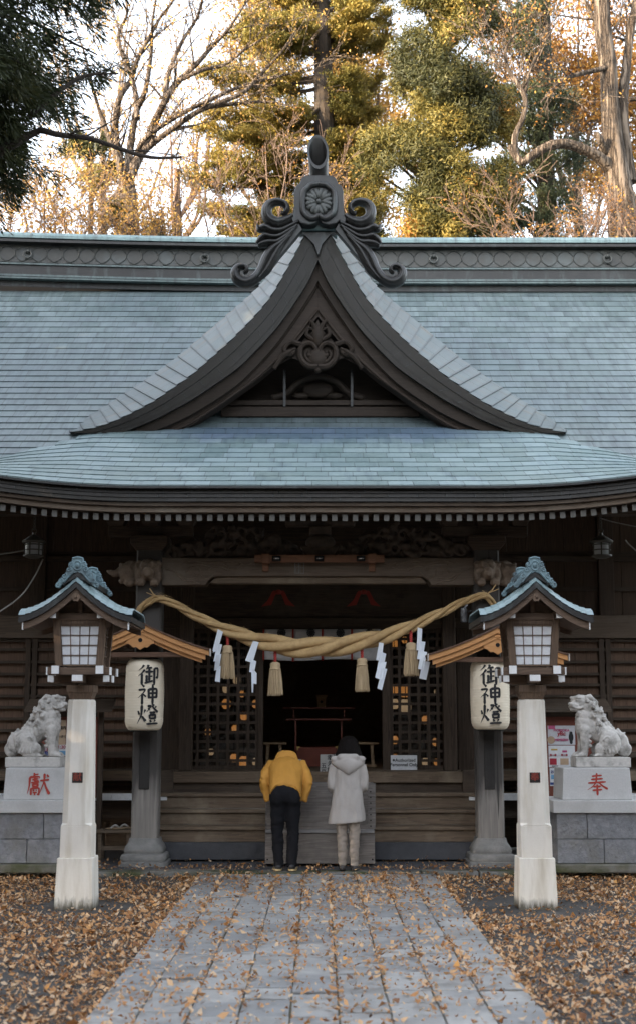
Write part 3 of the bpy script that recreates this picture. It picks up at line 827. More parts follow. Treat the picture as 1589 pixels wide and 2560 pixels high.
for k in range(8):
    a = math.pi / 2 + k * math.pi / 4 + math.pi / 8
    rot = Matrix.Rotation(-(a - math.pi / 2), 3, 'Y')
    for d in (-0.038, 0.038):
        off = Vector((math.cos(a), 0, math.sin(a))) * 0.115 + Vector((-math.sin(a), 0, math.cos(a))) * d * 0.75
        g.ell(c + off + Vector((0, -0.015, 0)), (0.042, 0.035, 0.085), 10, 8, rot)
g.ell(c + Vector((0, -0.03, 0)), (0.035, 0.03, 0.035)); g.build('flower_crest', copper_f, orn, smooth=True)
curls = [([(940, 640), (985, 670), (1050, 690), (1105, 672), (1135, 630), (1132, 575), (1100, 540), (1050, 530), (1005, 545), (985, 580), (1000, 615), (1028, 618)], [0.055, 0.075, 0.085, 0.085, 0.08, 0.075, 0.065, 0.055, 0.05, 0.045, 0.035, 0.02]),
         ([(900, 690), (960, 720), (1030, 752), (1100, 748), (1150, 725), (1190, 735), (1212, 705)], [0.03, 0.05, 0.06, 0.06, 0.065, 0.05, 0.012]),
         ([(905, 715), (970, 755), (1040, 795), (1100, 800), (1150, 790), (1185, 815), (1210, 845)], [0.03, 0.05, 0.055, 0.055, 0.055, 0.05, 0.03]),
         ([(920, 730), (985, 790), (1060, 838), (1120, 840), (1170, 850), (1200, 868)], [0.03, 0.05, 0.06, 0.06, 0.05, 0.03]),
         ([(930, 745), (1010, 830), (1090, 890), (1140, 960), (1175, 1040), (1220, 1105), (1290, 1140), (1350, 1120), (1375, 1070), (1350, 1025), (1305, 1022), (1290, 1050), (1308, 1072)], [0.03, 0.06, 0.075, 0.075, 0.07, 0.075, 0.08, 0.08, 0.07, 0.055, 0.045, 0.035, 0.02]),
         ([(960, 790), (1040, 880), (1090, 960), (1140, 1050), (1200, 1120)], [0.03, 0.06, 0.07, 0.06, 0.03])]
for s in (1, -1):
    g = MB()
    for lst, rr_ in curls:
        p = spline([zw(x_, y_, YO + 0.08) for x_, y_ in lst], 6)
        if s < 0: p = mir(p)
        g.tube(p, lerp_list(rr_, len(p)), 10, (1, 1.35, 1))
        # engraved line along the curl
        p2 = [q + Vector((0, -0.085, 0.0)) for q in p]
        g.tube(p2, [max(0.006, r_ * 0.42) for r_ in lerp_list(rr_, len(p))], 6)
    me_o = g.build('scroll_fin', copper_d, orn, smooth=True)
    g = MB(); q = [zw(x_, y_, YO + 0.1) for x_, y_ in ((900, 690), (960, 720), (1100, 830), (1165, 960), (1210, 1080), (1150, 1075), (1000, 900), (870, 745))]
    if s < 0: q = mir(q)
    g.prism([(p.x, p.z) for p in q], YO + 0.05, YO + 0.2); g.build('fin_plate', copper_d, orn)
# projecting round finial
g = MB(); a = zw(747, 330, YO + 0.15); tip = zw(739, 150, YO - 0.04)
d = (tip - a).normalized(); L = (tip - a).length
path = [a - d * 0.15, a, a + d * L * 0.5, tip]; 
g2 = MB(); N = 24; u = Vector((1, 0, 0)); w = d.cross(u).normalized(); fn_ = Vector((0, -1, 0.02)).normalized()
def rim(p, r, cut=False):
    out = []
    for k in range(N):
        an = 2 * math.pi * k / N; q = p + u * (r * math.cos(an)) + w * (r * math.sin(an))
        if cut: q = q + d * (-(q - p).dot(fn_) / d.dot(fn_))
        out.append(q)
    return out
g2.loft([rim(a - d * 0.2, 0.125), rim(a + d * L * 0.4, 0.135), rim(tip, 0.150, True), rim(tip, 0.120, True), rim(tip - d * 0.25, 0.115, False)], cap=False)
k = len(g2.V); g2.F.append(tuple(range(k - N, k)))
g2.build('finial', copper_d, orn, smooth=45)
# little cap over the apex and the tongue between the bargeboards
g = MB(); a = zw(600, 745, GY); b_ = zw(885, 745, GY); g.box(a.x, b_.x, GY - 0.08, GY + 0.4, a.z - 0.02, a.z + 0.045)
g.build('apex_cap', copper_l, gable, bevel=0.01)
g = MB(); q = [zw(600, 762, GY - 0.03), zw(885, 762, GY - 0.03), zw(830, 780, GY - 0.03), zw(770, 850, GY - 0.03), zw(742, 935, GY - 0.03), zw(710, 850, GY - 0.03), zw(640, 780, GY - 0.03)]
g.prism([(p.x, p.z) for p in q], GY - 0.05, GY + 0.05); g.build('apex_tongue', copper_d, gable)
# ------------------------------------------------------------------ hall walls, porch timbers, steps
YW = 19.9
def wbox(mb, px0, px1, py0, py1, Y, d=0.1):
    """box whose front face fills the photo rectangle at distance Y"""
    a, b = P(px0, py0, Y), P(px1, py1, Y)
    xa = PX(px0, (py0 + py1) / 2, Y); xb = PX(px1, (py0 + py1) / 2, Y)
    return mb.box(xa, xb, Y, Y + d, PZ(py1, Y), PZ(py0, Y))

# floors, inner room
g = MB(); g.box(-7, 7, 19.0, 26, 1.02, 1.15); g.build('floor_boards', w_step, hall)
g = MB(); g.box(-7, 7, 25.8, 26, 1.15, 4.3); g.box(-7, -6.9, YW, 26, 0, 5); g.box(6.9, 7, YW, 26, 0, 5); g.build('rear_wall', w_step, hall)
g = MB(); g.box(-7, 7, YW, 26, 4.2, 4.3); g.build('inner_ceiling', w_dark, hall)
for sx_ in (-1, 1):
    g = MB(); g.box(sx_ * 2.35, sx_ * 2.4, YW + 0.1, 25.8, 1.15, 4.2); g.build('inner_partition', w_dark_z, hall)

# louvred side bays
for s in (-1, 1):
    x0, x1 = 2.22, 7.0
    g = MB(); xx = x0
    while xx < x1:
        wd = random.uniform(0.16, 0.22); g.box(s * xx, s * (min(xx + wd, x1) - 0.004), YW + random.uniform(0.02, 0.026), YW + 0.07, 0.3, 3.12); xx += wd
    wl = g.build('louvred_wall', w_panel, hall)
    g = MB(); zb = PZ(1985, YW)
    zt = PZ(1592, YW); k = 0; z = zb
    zs = [PZ(py, YW - 0.05) for py in (1601, 1624, 1655, 1685, 1712, 1740, 1768, 1797, 1826, 1855, 1890, 1925, 1955, 1980)]
    for z in zs: g.bar((s * x0, YW - 0.03, z), (s * x1, YW - 0.03, z), 0.09, 0.040)
    g.build('louvre_slat', w_dark, wl)['kind'] = 'stuff'
    px_posts = [77, 1513]
    xp = abs(PX(77 if s < 0 else 1513, 1700, YW - 0.1))
    for xpost in (x0 + 0.04, xp, xp + 1.9):
        g = MB(); g.box(s * xpost - 0.085, s * xpost - 0.01, YW - 0.10, YW + 0.02, 0.3, PZ(1597, YW)); g.box(s * xpost + 0.01, s * xpost + 0.085, YW - 0.10, YW + 0.02, 0.3, PZ(1597, YW)); g.build('wall_post', w_dark_z, wl, bevel=0.006)
    # upper wall: sill beam, boards and posts
    g = MB(); g.box(s * 2.1, s * x1, YW - 0.16, YW + 0.05, PZ(1597, YW), PZ(1540, YW)); g.build('wall_beam', w_beam, wl, bevel=0.01)
    g = MB(); xx = x0
    while xx < x1:
        g.box(s * xx, s * (xx + 0.275), YW + random.uniform(0.0, 0.012), YW + 0.06, PZ(1540, YW), 5.0); xx += 0.28
    g.build('upper_wall', w_upper, wl)
    g = MB(); g.box(s * 2.1, s * x1, YW - 0.05, YW + 0.0, PZ(1478, YW), PZ(1468, YW)); g.box(s * 2.1, s * x1, YW - 0.08, YW + 0.0, PZ(1405, YW), PZ(1392, YW)); g.build('wall_rail', w_dark, wl)
    xq = abs(PX(96 if s < 0 else 1513, 1450, YW - 0.1))
    g = MB(); g.box(s * xq - 0.11, s * xq + 0.11, YW - 0.14, YW, PZ(1540, YW), 5.0); g.build('wall_post', w_dark_z, wl, bevel=0.008)
    # veranda: white edge boards, joists, dark space below
    v = MB(); ve = PX(1300, 1995, 18.5); v.box(s * 2.05, s * 7, 18.55, YW, PZ(1992, 18.5), PZ(1985, 18.5)); vo = v.build('veranda', w_step, hall)
    xx = 2.0
    while xx < 6.8:
        L = random.uniform(0.55, 0.8); g = MB(); g.box(s * (xx + 0.003), s * (xx + L - 0.003), 18.46, 18.56, PZ(2001, 18.46), PZ(1984, 18.46)); g.build('edge_board', white_p, vo, bevel=0.003); xx += L
    g = MB(); g.box(s * 2.0, s * 6.9, 18.75, 18.85, PZ(2045, 18.7), PZ(2002, 18.7)); g.build('joist', w_dark, vo)
    g = MB()
    for k, py in enumerate((1880, 1930, 1965)): g.box(s * 2.2, s * 6.9, YW - 0.30 + k * 0.02, YW - 0.05, PZ(py + 14, YW - .3), PZ(py, YW - .3))
    g.build('rail', w_dark, vo)
    g = MB(); g.box(s * 2.0, s * 7, 19.7, 19.8, 0.07, 0.8); g.build('underfloor_boards', w_dark, vo)

# front wall round the lattice doors
g = MB()
for a_, b_ in ((395, 470), (1141, 1200), (646, 658), (955, 974)):
    g = MB(); wbox(g, a_, b_, 1440 if b_ - a_ > 30 else 1573, 1935, 19.55 if b_ - a_ > 30 else 19.50, 0.12); g.build('door_post', w_dark_z, hall, bevel=0.006)
g = MB(); wbox(g, 395, 1200, 1545, 1572, 19.52, 0.14); g.build('door_lintel', w_dark, hall, bevel=0.008)
g = MB(); wbox(g, 400, 1195, 1440, 1545, 19.6, 0.06); g.build('transom_boards', w_dark, hall)
g = MB(); g.box(-2.4, 2.4, 19.58, 19.7, PZ(1440, 19.6), 5.0); g.build('upper_front_wall', w_dark, hall)
# lattice doors
glass, gnt, gb = new_mat('old_glass')
gb.inputs['Base Color'].default_value = (0.015, 0.016, 0.018, 1); gb.inputs['Roughness'].default_value = 0.07; gb.inputs['Specular IOR Level'].default_value = 0.7
_tr = nd(gnt, 'ShaderNodeBsdfTransparent'); _mx = nd(gnt, 'ShaderNodeMixShader'); _mx.inputs[0].default_value = 0.75
gnt.links.new(gb.outputs[0], _mx.inputs[1]); gnt.links.new(_tr.outputs[0], _mx.inputs[2]); gnt.links.new(_mx.outputs[0], gnt.nodes['Material Output'].inputs[0])
bump_n(gnt, gb, noise_n(gnt, coords(gnt), 5, 2, 0.5), 0.5, 0.02)
for (p0, p1) in ((470, 646), (974, 1141)):
    xa, xb = PX(p0, 1750, 19.56), PX(p1, 1750, 19.56); za, zb = PZ(1925, 19.56), PZ(1574, 19.56)
    g = MB(); g.box(xa, xa + 0.04, 19.56, 19.62, za, zb); g.box(xb - 0.04, xb, 19.56, 19.62, za, zb)
    g.box(xa + 0.04, xb - 0.04, 19.56, 19.62, za, za + 0.06); g.box(xa + 0.04, xb - 0.04, 19.56, 19.62, zb - 0.05, zb)
    d = g.build('lattice_door', w_dark_z, hall)
    g = MB(); nx, nz = 7, 15
    for i in range(1, nx): x = xa + (xb - xa) * i / nx; g.box(x - 0.021, x + 0.021, 19.57, 19.60, za + 0.06, zb - 0.05)
    for i in range(1, nz): z = za + (zb - za) * i / nz; g.box(xa + 0.04, xb - 0.04, 19.573, 19.603, z - 0.019, z + 0.019)
    g.build('lattice', w_dark_z, d)
    g = MB(); g.box(xa + 0.04, xb - 0.04, 19.606, 19.612, za + 0.06, zb - 0.05); g.build('pane', glass, d)

# steps
zs = [0.29, 0.485, 0.68, 0.875]; ys = [17.86, 18.16, 18.46]
st = None
xl, xr = -2.14, 2.14
for k in range(3):
    g = MB(); g.box(xl, xr, ys[k] + 0.02, ys[k] + 0.06, zs[k] + 0.002, zs[k + 1] - 0.045); g.box(xl, xr, ys[k] - 0.015, ys[k] + 0.34, zs[k + 1] - 0.043, zs[k + 1])
    o = g.build('steps' if k == 0 else 'step', w_step, hall if k == 0 else st, bevel=0.006); st = st or o
g = MB(); g.box(xl, xr, ys[0] - 0.01, 18.9, 0.07, 0.288); g.build('step_plinth', stone_d, st, bevel=0.01)
for s in (-1, 1):
    g = MB(); g.box(s * 2.14, s * 2.20, 17.8, 19.0, 0.07, 0.9); g.build('step_side', w_dark, st)
g = MB(); g.box(-2.1, 2.1, 18.80, 18.88, 0.86, 1.0); g.build('riser_recess', w_dark, hall)
g = MB(); g.box(-2.08, 2.08, 18.74, 19.0, 1.0, 1.15); g.build('floor_edge', w_step, hall, bevel=0.012)
for s in (-1, 1): g = MB(); g.box(s * 1.95, s * 2.12, 18.70, 18.95, 0.86, 1.17); g.build('floor_edge_block', w_dark, hall, bevel=0.01)

# pillars with moulded stone bases
pil_m, nt, b = new_mat('pillar_wood')
v = coords(nt, (16, 16, 0.8)); gr_ = noise_n(nt, v, 1.0, 6, 0.65)
c = mixc(nt, ramp(nt, gr_, 0.32, 0.68), (0.30, 0.27, 0.24), (0.15, 0.135, 0.12))
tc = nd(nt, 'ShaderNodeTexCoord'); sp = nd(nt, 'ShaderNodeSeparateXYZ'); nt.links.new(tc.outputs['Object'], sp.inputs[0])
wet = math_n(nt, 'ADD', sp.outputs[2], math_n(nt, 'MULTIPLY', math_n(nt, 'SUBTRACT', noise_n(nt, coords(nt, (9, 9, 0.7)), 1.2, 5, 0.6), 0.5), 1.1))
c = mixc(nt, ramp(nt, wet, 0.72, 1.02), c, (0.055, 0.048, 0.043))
crk = ramp(nt, noise_n(nt, coords(nt, (14, 14, 0.25)), 1.3, 3, 0.5), 0.66, 0.69)
c = mixc(nt, crk, c, (0.02, 0.018, 0.016))
nt.links.new(c, b.inputs['Base Color']); b.inputs['Roughness'].default_value = 0.75
bump_n(nt, b, gr_, 0.5, 0.006)
YP = 17.5
pillar_x = []; plate_m = mat('dark_board', (0.036, 0.032, 0.029), (0.020, 0.018, 0.017), 5, 0.8, 0.3, 40)
for s, pxb in ((-1, 362), (1, 1226)):
    x = PX(pxb, 2000, YP - 0.17); pillar_x.append(x)
    g = MB(); g.frus(x, YP, 0.37, 4.2, 0.165, 0.165, 0.165, 0.165, 0.022); p = g.build('pillar', pil_m, hall, at=(x, YP, 0.075))
    prof = [(0.30, 0.03), (0.30, 0.10), (0.275, 0.105), (0.285, 0.135), (0.27, 0.185), (0.235, 0.20), (0.245, 0.235), (0.225, 0.285), (0.195, 0.33), (0.185, 0.38)]
    g = MB(); rings = []
    for r_, z in prof:
        c_ = 0.05; q = r_
        rings.append([(x - q + c_, YP - q, z), (x + q - c_, YP - q, z), (x + q, YP - q + c_, z), (x + q, YP + q - c_, z), (x + q - c_, YP + q, z), (x - q + c_, YP + q, z), (x - q, YP + q - c_, z), (x - q, YP - q + c_, z)])
    g.loft(rings); g.build('pillar_base', stone_b, p, smooth=50)
    g = MB(); g.box(x - 0.075, x + 0.055, YP - 0.178, YP - 0.166, 0.98, 1.95); g.build('dark_plate', plate_m, p, bevel=0.004)  # one even dark slab on the pillar's front face
    # thick rear post by the steps
    g = MB(); xx = x - s * 0.34; g.box(xx - 0.09, xx + 0.09, 18.95, 19.15, 1.15, 4.4); g.build('inner_post', w_dark_z, hall, bevel=0.01)

# tie beam with carved ends, lion heads and elephant noses on the pillar tops
YB = 17.35
zb0, zb1 = PZ(1463, YB), PZ(1394, YB)
g = MB(); xa, xb = pillar_x[0] + 0.16, pillar_x[1] - 0.16
arch = [(xa, zb0 - 0.0)]
n_ = 10
px_ = lambda px: PX(px, 1450, YB)
poly = [(xa, zb0), (px_(515), zb0), (px_(521), zb0 + 0.06), (px_(532), zb0 + 0.105), (px_(548), zb0 + 0.115), (px_(1042), zb0 + 0.115), (px_(1058), zb0 + 0.105), (px_(1070), zb0 + 0.06), (px_(1076), zb0), (xb, zb0), (xb, zb1), (xa, zb1)]
g.prism(poly, YB, YB + 0.28); beam = g.build('tie_beam', w_beam, hall, bevel=0.012)
g = MB(); g.prism([(px_(525), zb0 + 0.035), (px_(540), zb0 + 0.03), (px_(1050), zb0 + 0.03), (px_(1066), zb0 + 0.035), (px_(1050), zb0 + 0.113), (px_(540), zb0 + 0.113)], YB + 0.06, YB + 0.25); g.build('beam_soffit', w_step, beam)
g = MB()
for s in (1, -1):
    m_ = lambda L: [((px if s < 0 else 1589 - px), py) for px, py in L]
    for lst, r in (([(415, 1424), (440, 1432), (458, 1450), (480, 1452), (500, 1460)], (.006, .014)), ([(418, 1420), (450, 1436), (470, 1446), (495, 1445)], (.004, .011)),
                   ([(465, 1430), (480, 1418), (498, 1420), (500, 1434), (488, 1438), (484, 1430)], (.014, .005)), ([(500, 1436), (515, 1446), (530, 1440), (540, 1430)], (.012, .005)),
                   ([(450, 1412), (480, 1402), (520, 1408), (560, 1402), (600, 1412)], (.005, .010)), ([(520, 1425), (545, 1415), (575, 1424), (610, 1418)], (.010, .004)),
                   ([(560, 1410), (572, 1418), (568, 1428), (558, 1424)], (.010, .004)), ([(470, 1412), (500, 1410), (530, 1418)], (.008, .004)), ([(600, 1405), (615, 1412), (630, 1408)], (.008, .004))):
        p = spline([P(px, py, YB - 0.002) for px, py in m_(lst)], 5); g.tube(p, lerp_list(r, len(p)), 5)
g.build('beam_carving', w_carve, beam, smooth=True)
# name slips pasted on the beam
g = MB()
def slip(px0, px1, py0, py1):
    for a in ((px0, px1, py0, py0 + 1.2), (px0, px1, py1 - 1.2, py1), (px0, px0 + 1.2, py0 + 1.2, py1 - 1.2), (px1 - 1.2, px1, py0 + 1.2, py1 - 1.2)): wbox(g, *a, YB - 0.006, 0.003)
slip(736, 748, 1406, 1434); slip(750, 760, 1406, 1434); wbox(g, 750, 760, 1419, 1420.2, YB - 0.006, 0.003)
slip_m = flat('faded_paper', (0.20, 0.19, 0.175), 0.8)
sl = g.build('name_slip', slip_m, beam)
text('slip_writing', '日', 0.075, P(742, 1413, YB - 0.006), slip_m, sl); text('slip_writing', '石', 0.075, P(742, 1426, YB - 0.006), slip_m, sl)

def carve_noise(a, f):
    return lambda v: a * (noise.noise(v * f) + 0.6 * noise.noise(v * f * 2.1))
for s, x in ((-1, pillar_x[0]), (1, pillar_x[1])):
    # lion head on the pillar face
    zc = PZ(1425, YB - 0.2); k = 0.30 / 75
    q = lambda px, py, y=0.0: Vector((x + s * 0.0 + (px) * k, YP - 0.20 + y, zc - py * k))
    g = MB(); g.ell(q(0, -5, 0.05), (0.145, 0.17, 0.15)); g.ell(q(0, 8, -0.13), (0.085, 0.10, 0.055)); g.ell(q(0, -2, -0.19), (0.04, 0.04, 0.03)); g.ell(q(0, 20, -0.08), (0.08, 0.09, 0.035))
    for t in (-1, 1):
        g.ell(q(t * 14, -14, -0.10), (0.035, 0.04, 0.028)); g.tube([q(t * 4, -20, -0.11), q(t * 14, -24, -0.12), q(t * 26, -18, -0.06)], [0.02, 0.03, 0.015], 8)
        g.tube([q(t * 28, -30, 0), q(t * 38, -22, -0.02), q(t * 36, -8, 0)], [0.03, 0.035, 0.012], 8)
        for j in range(5): g.ell(q(t * (32 + 4 * math.sin(j)), -2 + j * 9, -0.02), (0.038, 0.05, 0.035))
        # paws on the beam edge
        g.ell(q(t * 22, 37, -0.08), (0.065, 0.08, 0.055)); 
        for j in (-1, 0, 1): g.cap(q(t * 22 + j * 9, 36, -0.14), q(t * 22 + j * 9, 46, -0.13), 0.02, 0.016)
    for j in range(9): a = math.pi * j / 8; g.ell(q(34 * math.cos(a), -6 - 28 * math.sin(a), 0.0), (0.032, 0.04, 0.03))
    g.tube([q(-12, 15, -0.2), q(0, 19, -0.21), q(12, 15, -0.2)], 0.012, 6)
    blob('lion_head', g, w_carve, hall, 0.012, 2, carve_noise(0.006, 22))
    # beast nose carved on the outer beam end
    w = lambda px, py, y=0.0: Vector((x + s * px * k, YP - 0.05 + y, zc - py * k))
    g = MB(); g.ell(w(60, -12), (0.13, 0.11, 0.11)); g.ell(w(82, -2, -0.02), (0.09, 0.09, 0.075)); g.cap(w(45, -6), w(40, -6), 0.11, 0.12)
    g.tube(spline([w(92, -6, -0.02), w(110, 4, -0.03), w(125, 0, -0.02), (w(140, -6, 0))], 5), lerp_list([0.06, 0.05, 0.04, 0.012], 16), 8)
    for j in range(5): g.tube(spline([w(50 + j * 9, -34 + 3 * j, -0.08), w(62 + j * 8, -14 + j * 4, -0.12), w(54 + j * 8, 6 + 4 * j, -0.10), w(66 + j * 6, 22 + j, -0.07)], 4), lerp_list([0.014, 0.026, 0.018], 13), 6)
    g.ell(w(64, 34, -0.05), (0.07, 0.08, 0.055)); g.ell(w(88, 28, -0.03), (0.05, 0.06, 0.04)); g.ell(w(92, -24, -0.06), (0.03, 0.04, 0.03))
    g.ell(w(45, 30, -0.03), (0.06, 0.07, 0.05))
    blob('beast_nose', g, w_carve, hall, 0.012, 2, carve_noise(0.006, 22))
    # bracket blocks over the capital
    g = MB(); zt = PZ(1375, YP - .2)
    g.frus(x, YP, zt, zt + 0.10, 0.17, 0.17, 0.25, 0.25); g.box(x - 0.24, x + 0.24, YP - 0.25, YP + 0.25, zt + 0.10, zt + 0.19)
    g.box(x - 0.55, x + 0.55, YP - 0.08, YP + 0.08, zt + 0.195, zt + 0.33)
    for t in (-1, 0, 1): g.frus(x + t * 0.45, YP, zt + 0.33, zt + 0.41, 0.09, 0.09, 0.13, 0.13); g.box(x + t * 0.45 - 0.13, x + t * 0.45 + 0.13, YP - 0.13, YP + 0.13, zt + 0.412, zt + 0.47)
    g.build('bracket', w_dark, hall, bevel=0.012)
# purlin and centre bracket above, carved panels between
zt = PZ(1375, YP - .2)
g = MB(); g.box(-4.6, 4.6, YP - 0.12, YP + 0.12, zt + 0.48, zt + 0.66); g.build('purlin', w_dark, hall, bevel=0.01)
g = MB(); xc = PX(800, 1350, YP); g.frus(xc, YP, zb1 + 0.01, zb1 + 0.16, 0.18, 0.12, 0.26, 0.14); g.ell((xc, YP - 0.1, zb1 + 0.20), (0.20, 0.1, 0.11)); g.box(xc - 0.14, xc + 0.14, YP - 0.14, YP + 0.14, zb1 + 0.3, zb1 + 0.42); g.box(xc - 0.45, xc + 0.45, YP - 0.08, YP + 0.08, zb1 + 0.42, zb1 + 0.50); g.build('centre_bracket', w_carve_d, hall, bevel=0.02)
for s in (-1, 1):
    g = MB(); r = random.Random(4 + s)
    x0, x1 = (435, 745) if s < 0 else (855, 1165)
    for i in range(110):
        t = r.random(); hgt = 62 * (1 - abs(2 * t - 1) ** 2.2) + 10
        px = x0 + (x1 - x0) * t; py = 1388 - r.random() * hgt; c_ = P(px, py, YP + r.uniform(-0.12, 0.02))
        if r.random() < 0.5: g.ell(c_, (r.uniform(0.04, 0.10), r.uniform(0.04, 0.08), r.uniform(0.03, 0.07)), 10, 7)
        else:
            a0 = r.uniform(0, 6.28); g.tube(spiral(c_.x, c_.z, 0.09, 0.02, a0, a0 + 4.5, c_.y, 12), lerp_list([0.03, 0.014], 12), 6)
    g.box(PX(x0, 1390, YP), PX(x1, 1390, YP), YP - 0.05, YP + 0.03, PZ(1393, YP), PZ(1378, YP))
    blob('carved_panel', g, w_carve_d, hall, 0.016, 1, carve_noise(0.006, 16))
# rainbow beams from the pillars back to the hall
for s, x in ((-1, pillar_x[0]), (1, pillar_x[1])):
    g = MB(); L = [Vector((x, YP + 0.1 + 2.3 * t, 3.75 + 0.35 * math.sin(t * 2.2))) for t in np.linspace(0, 1, 9)]
    for a, b_ in zip(L[:-1], L[1:]): g.bar(a, b_, 0.2, 0.3)
    g.build('rainbow_beam', w_dark, hall)
# ------------------------------------------------------------------ rope, tassels, streamers
straw = mat('straw_rope', (0.56, 0.385, 0.185), (0.44, 0.285, 0.13), 20, 0.75, 0.5, 120, bdist=0.004, stain=(0.34, 0.21, 0.09), sscale=3)
YRp = 17.22
ctr = [(347, 1537), (353, 1520), (372, 1505), (402, 1497), (440, 1512), (500, 1545), (570, 1576), (650, 1602), (720, 1616), (790, 1619), (860, 1612), (940, 1596), (1010, 1573), (1090, 1537), (1160, 1503), (1200, 1490), (1218, 1492), (1230, 1508), (1236, 1525)]
yof = [0.1, 0.05, 0.0, -0.02] + [0] * 11 + [-0.02, 0.0, 0.05, 0.1]
cp = spline([P(px, py, YRp + yo) for (px, py), yo in zip(ctr, yof)], 14)
dist = [0]
for a, b_ in zip(cp[:-1], cp[1:]): dist.append(dist[-1] + (b_ - a).length)
Lr = dist[-1]
rope = None; phase = [0.0]
for i in range(1, len(cp)):
    u = dist[i] / Lr; phase.append(phase[-1] - 2 * math.pi * (dist[i] - dist[i - 1]) / (1.75 - 1.05 * (abs(u - 0.5) * 2) ** 1.3))
for k in range(3):
    pth, rd = [], []
    for i, p in enumerate(cp):
        u = dist[i] / Lr; thick = 0.042 + 0.092 * math.exp(-((u - 0.5) / 0.26) ** 2)   # whole rope radius
        t = (cp[min(i + 1, len(cp) - 1)] - cp[max(i - 1, 0)]).normalized()
        e1 = Vector((0, 1, 0)); e2 = t.cross(e1).normalized(); e1 = e2.cross(t)
        ph = phase[i] + k * 2 * math.pi / 3
        rs = thick * 0.485
        pth.append(p + (e1 * math.cos(ph) + e2 * math.sin(ph)) * thick * 0.56); rd.append(rs * (1.0 + 0.03 * math.sin(i * 1.7)))
    g = MB(); g.tube(pth, rd, 12)
    if rope is None: rope = tag(g.build('sacred_rope', straw, None, smooth=True, at=(0, YRp, 3)), 'thick twisted straw rope hanging in a sag between the two porch pillars', 'rope')
    else: g.build('strand', straw, rope, smooth=True)
g = MB()
for px, py, dx in ((400, 1497, -1), (1212, 1488, 1)):
    c = P(px, py, YRp - 0.06); g.tube([c, c + Vector((dx * 0.08, -0.02, 0.06)), c + Vector((dx * 0.13, 0, 0.13))], 0.008, 5); g.tube([c, c + Vector((dx * 0.05, -0.02, 0.03)), c + Vector((dx * 0.17, 0, 0.08))], 0.006, 5)
g.build('tie_cord', straw, rope)
g = MB(); r_ = random.Random(8)
for q in range(140):      # loose straws standing out of the lay
    i = r_.randint(10, len(cp) - 12); u = dist[i] / Lr; th_ = 0.042 + 0.084 * math.exp(-((u - 0.5) / 0.26) ** 2); a = r_.uniform(0, 6.28)
    t = (cp[i + 1] - cp[i - 1]).normalized(); o = Vector((0, math.cos(a), math.sin(a))); b0 = cp[i] + o * th_ * 0.98
    g.tube([b0, b0 + t * r_.uniform(-0.05, 0.05) + o * 0.012, b0 + t * r_.uniform(-0.10, 0.10) + o * r_.uniform(0.015, 0.04)], [0.0022, 0.0018, 0.001], 3)
g.build('loose_straw', straw, rope)

tas_m = mat('tassel_straw', (0.60, 0.46, 0.29), (0.42, 0.30, 0.17), 6, 0.8, 0.5, 60, stretch=(20, 20, 1))
red_m = flat('red_cord', (0.48, 0.06, 0.05), 0.6)
paper_m, pnt, pb = new_mat('white_paper'); pb.inputs['Base Color'].default_value = (0.74, 0.78, 0.84, 1); pb.inputs['Roughness'].default_value = 0.7
tl = [(569, 1590, 1613, 1698, 'straw tassel hanging from the left slope of the rope beside two paper streamers'), (688, 1632, 1655, 1737, 'straw tassel lowest on the rope, left of the doorway above the yellow jacket'),
      (904, 1623, 1645, 1727, 'straw tassel under the rope, above the woman, left of a frayed streamer'), (1026, 1583, 1606, 1691, 'straw tassel high on the right slope of the rope against the lattice')]
tas0 = None
for px, pt_, p0, p1, lab in tl:
    if tas0 is None:
        t = thing('straw_tassel', lab, 'tassel', P(px, p0, YRp), 'straw tassels on the rope'); c = t.location
        h = P(px, p0, YRp).z - P(px, p1, YRp).z
        g = MB(); g.lathe([(0.028, 0.0), (0.058, -0.012), (0.066, -0.045), (0.060, -0.07), (0.070, -0.085), (0.074, -0.10), (0.072, -0.10)], c, 18); g.build('knot', tas_m, t, smooth=True)
        g = MB(); r = random.Random(5)
        for i in range(150):
            a = r.uniform(0, 6.28); q = math.sqrt(r.random()); r0_, r1_ = 0.066 * q, 0.096 * q + r.uniform(-.004, .004)
            g.tube([c + Vector((r0_ * math.cos(a), r0_ * math.sin(a), -0.085)), c + Vector(((r0_ + r1_) * 0.53 * math.cos(a), (r0_ + r1_) * 0.53 * math.sin(a), -0.25)), c + Vector((r1_ * math.cos(a + .1), r1_ * math.sin(a + .1), -h + r.uniform(0, 0.035)))], 0.0055, 4)
        g.build('strands', tas_m, t)
        g = MB()
        for k in (0, 1):
            g.tube([c + Vector((0.011 * math.cos(j * 0.9 + k * 3.14), 0.011 * math.sin(j * 0.9 + k * 3.14), -0.005 + j * 0.0075)) for j in range(22)], 0.011, 6)
        g.build('cord', red_m, t, smooth=True); tas0 = t
    else:
        t = dup(tas0, None, P(px, p0, YRp)); t['label'] = lab; t['group'] = 'straw tassels on the rope'; t.rotation_euler.z = random.uniform(0, 6)

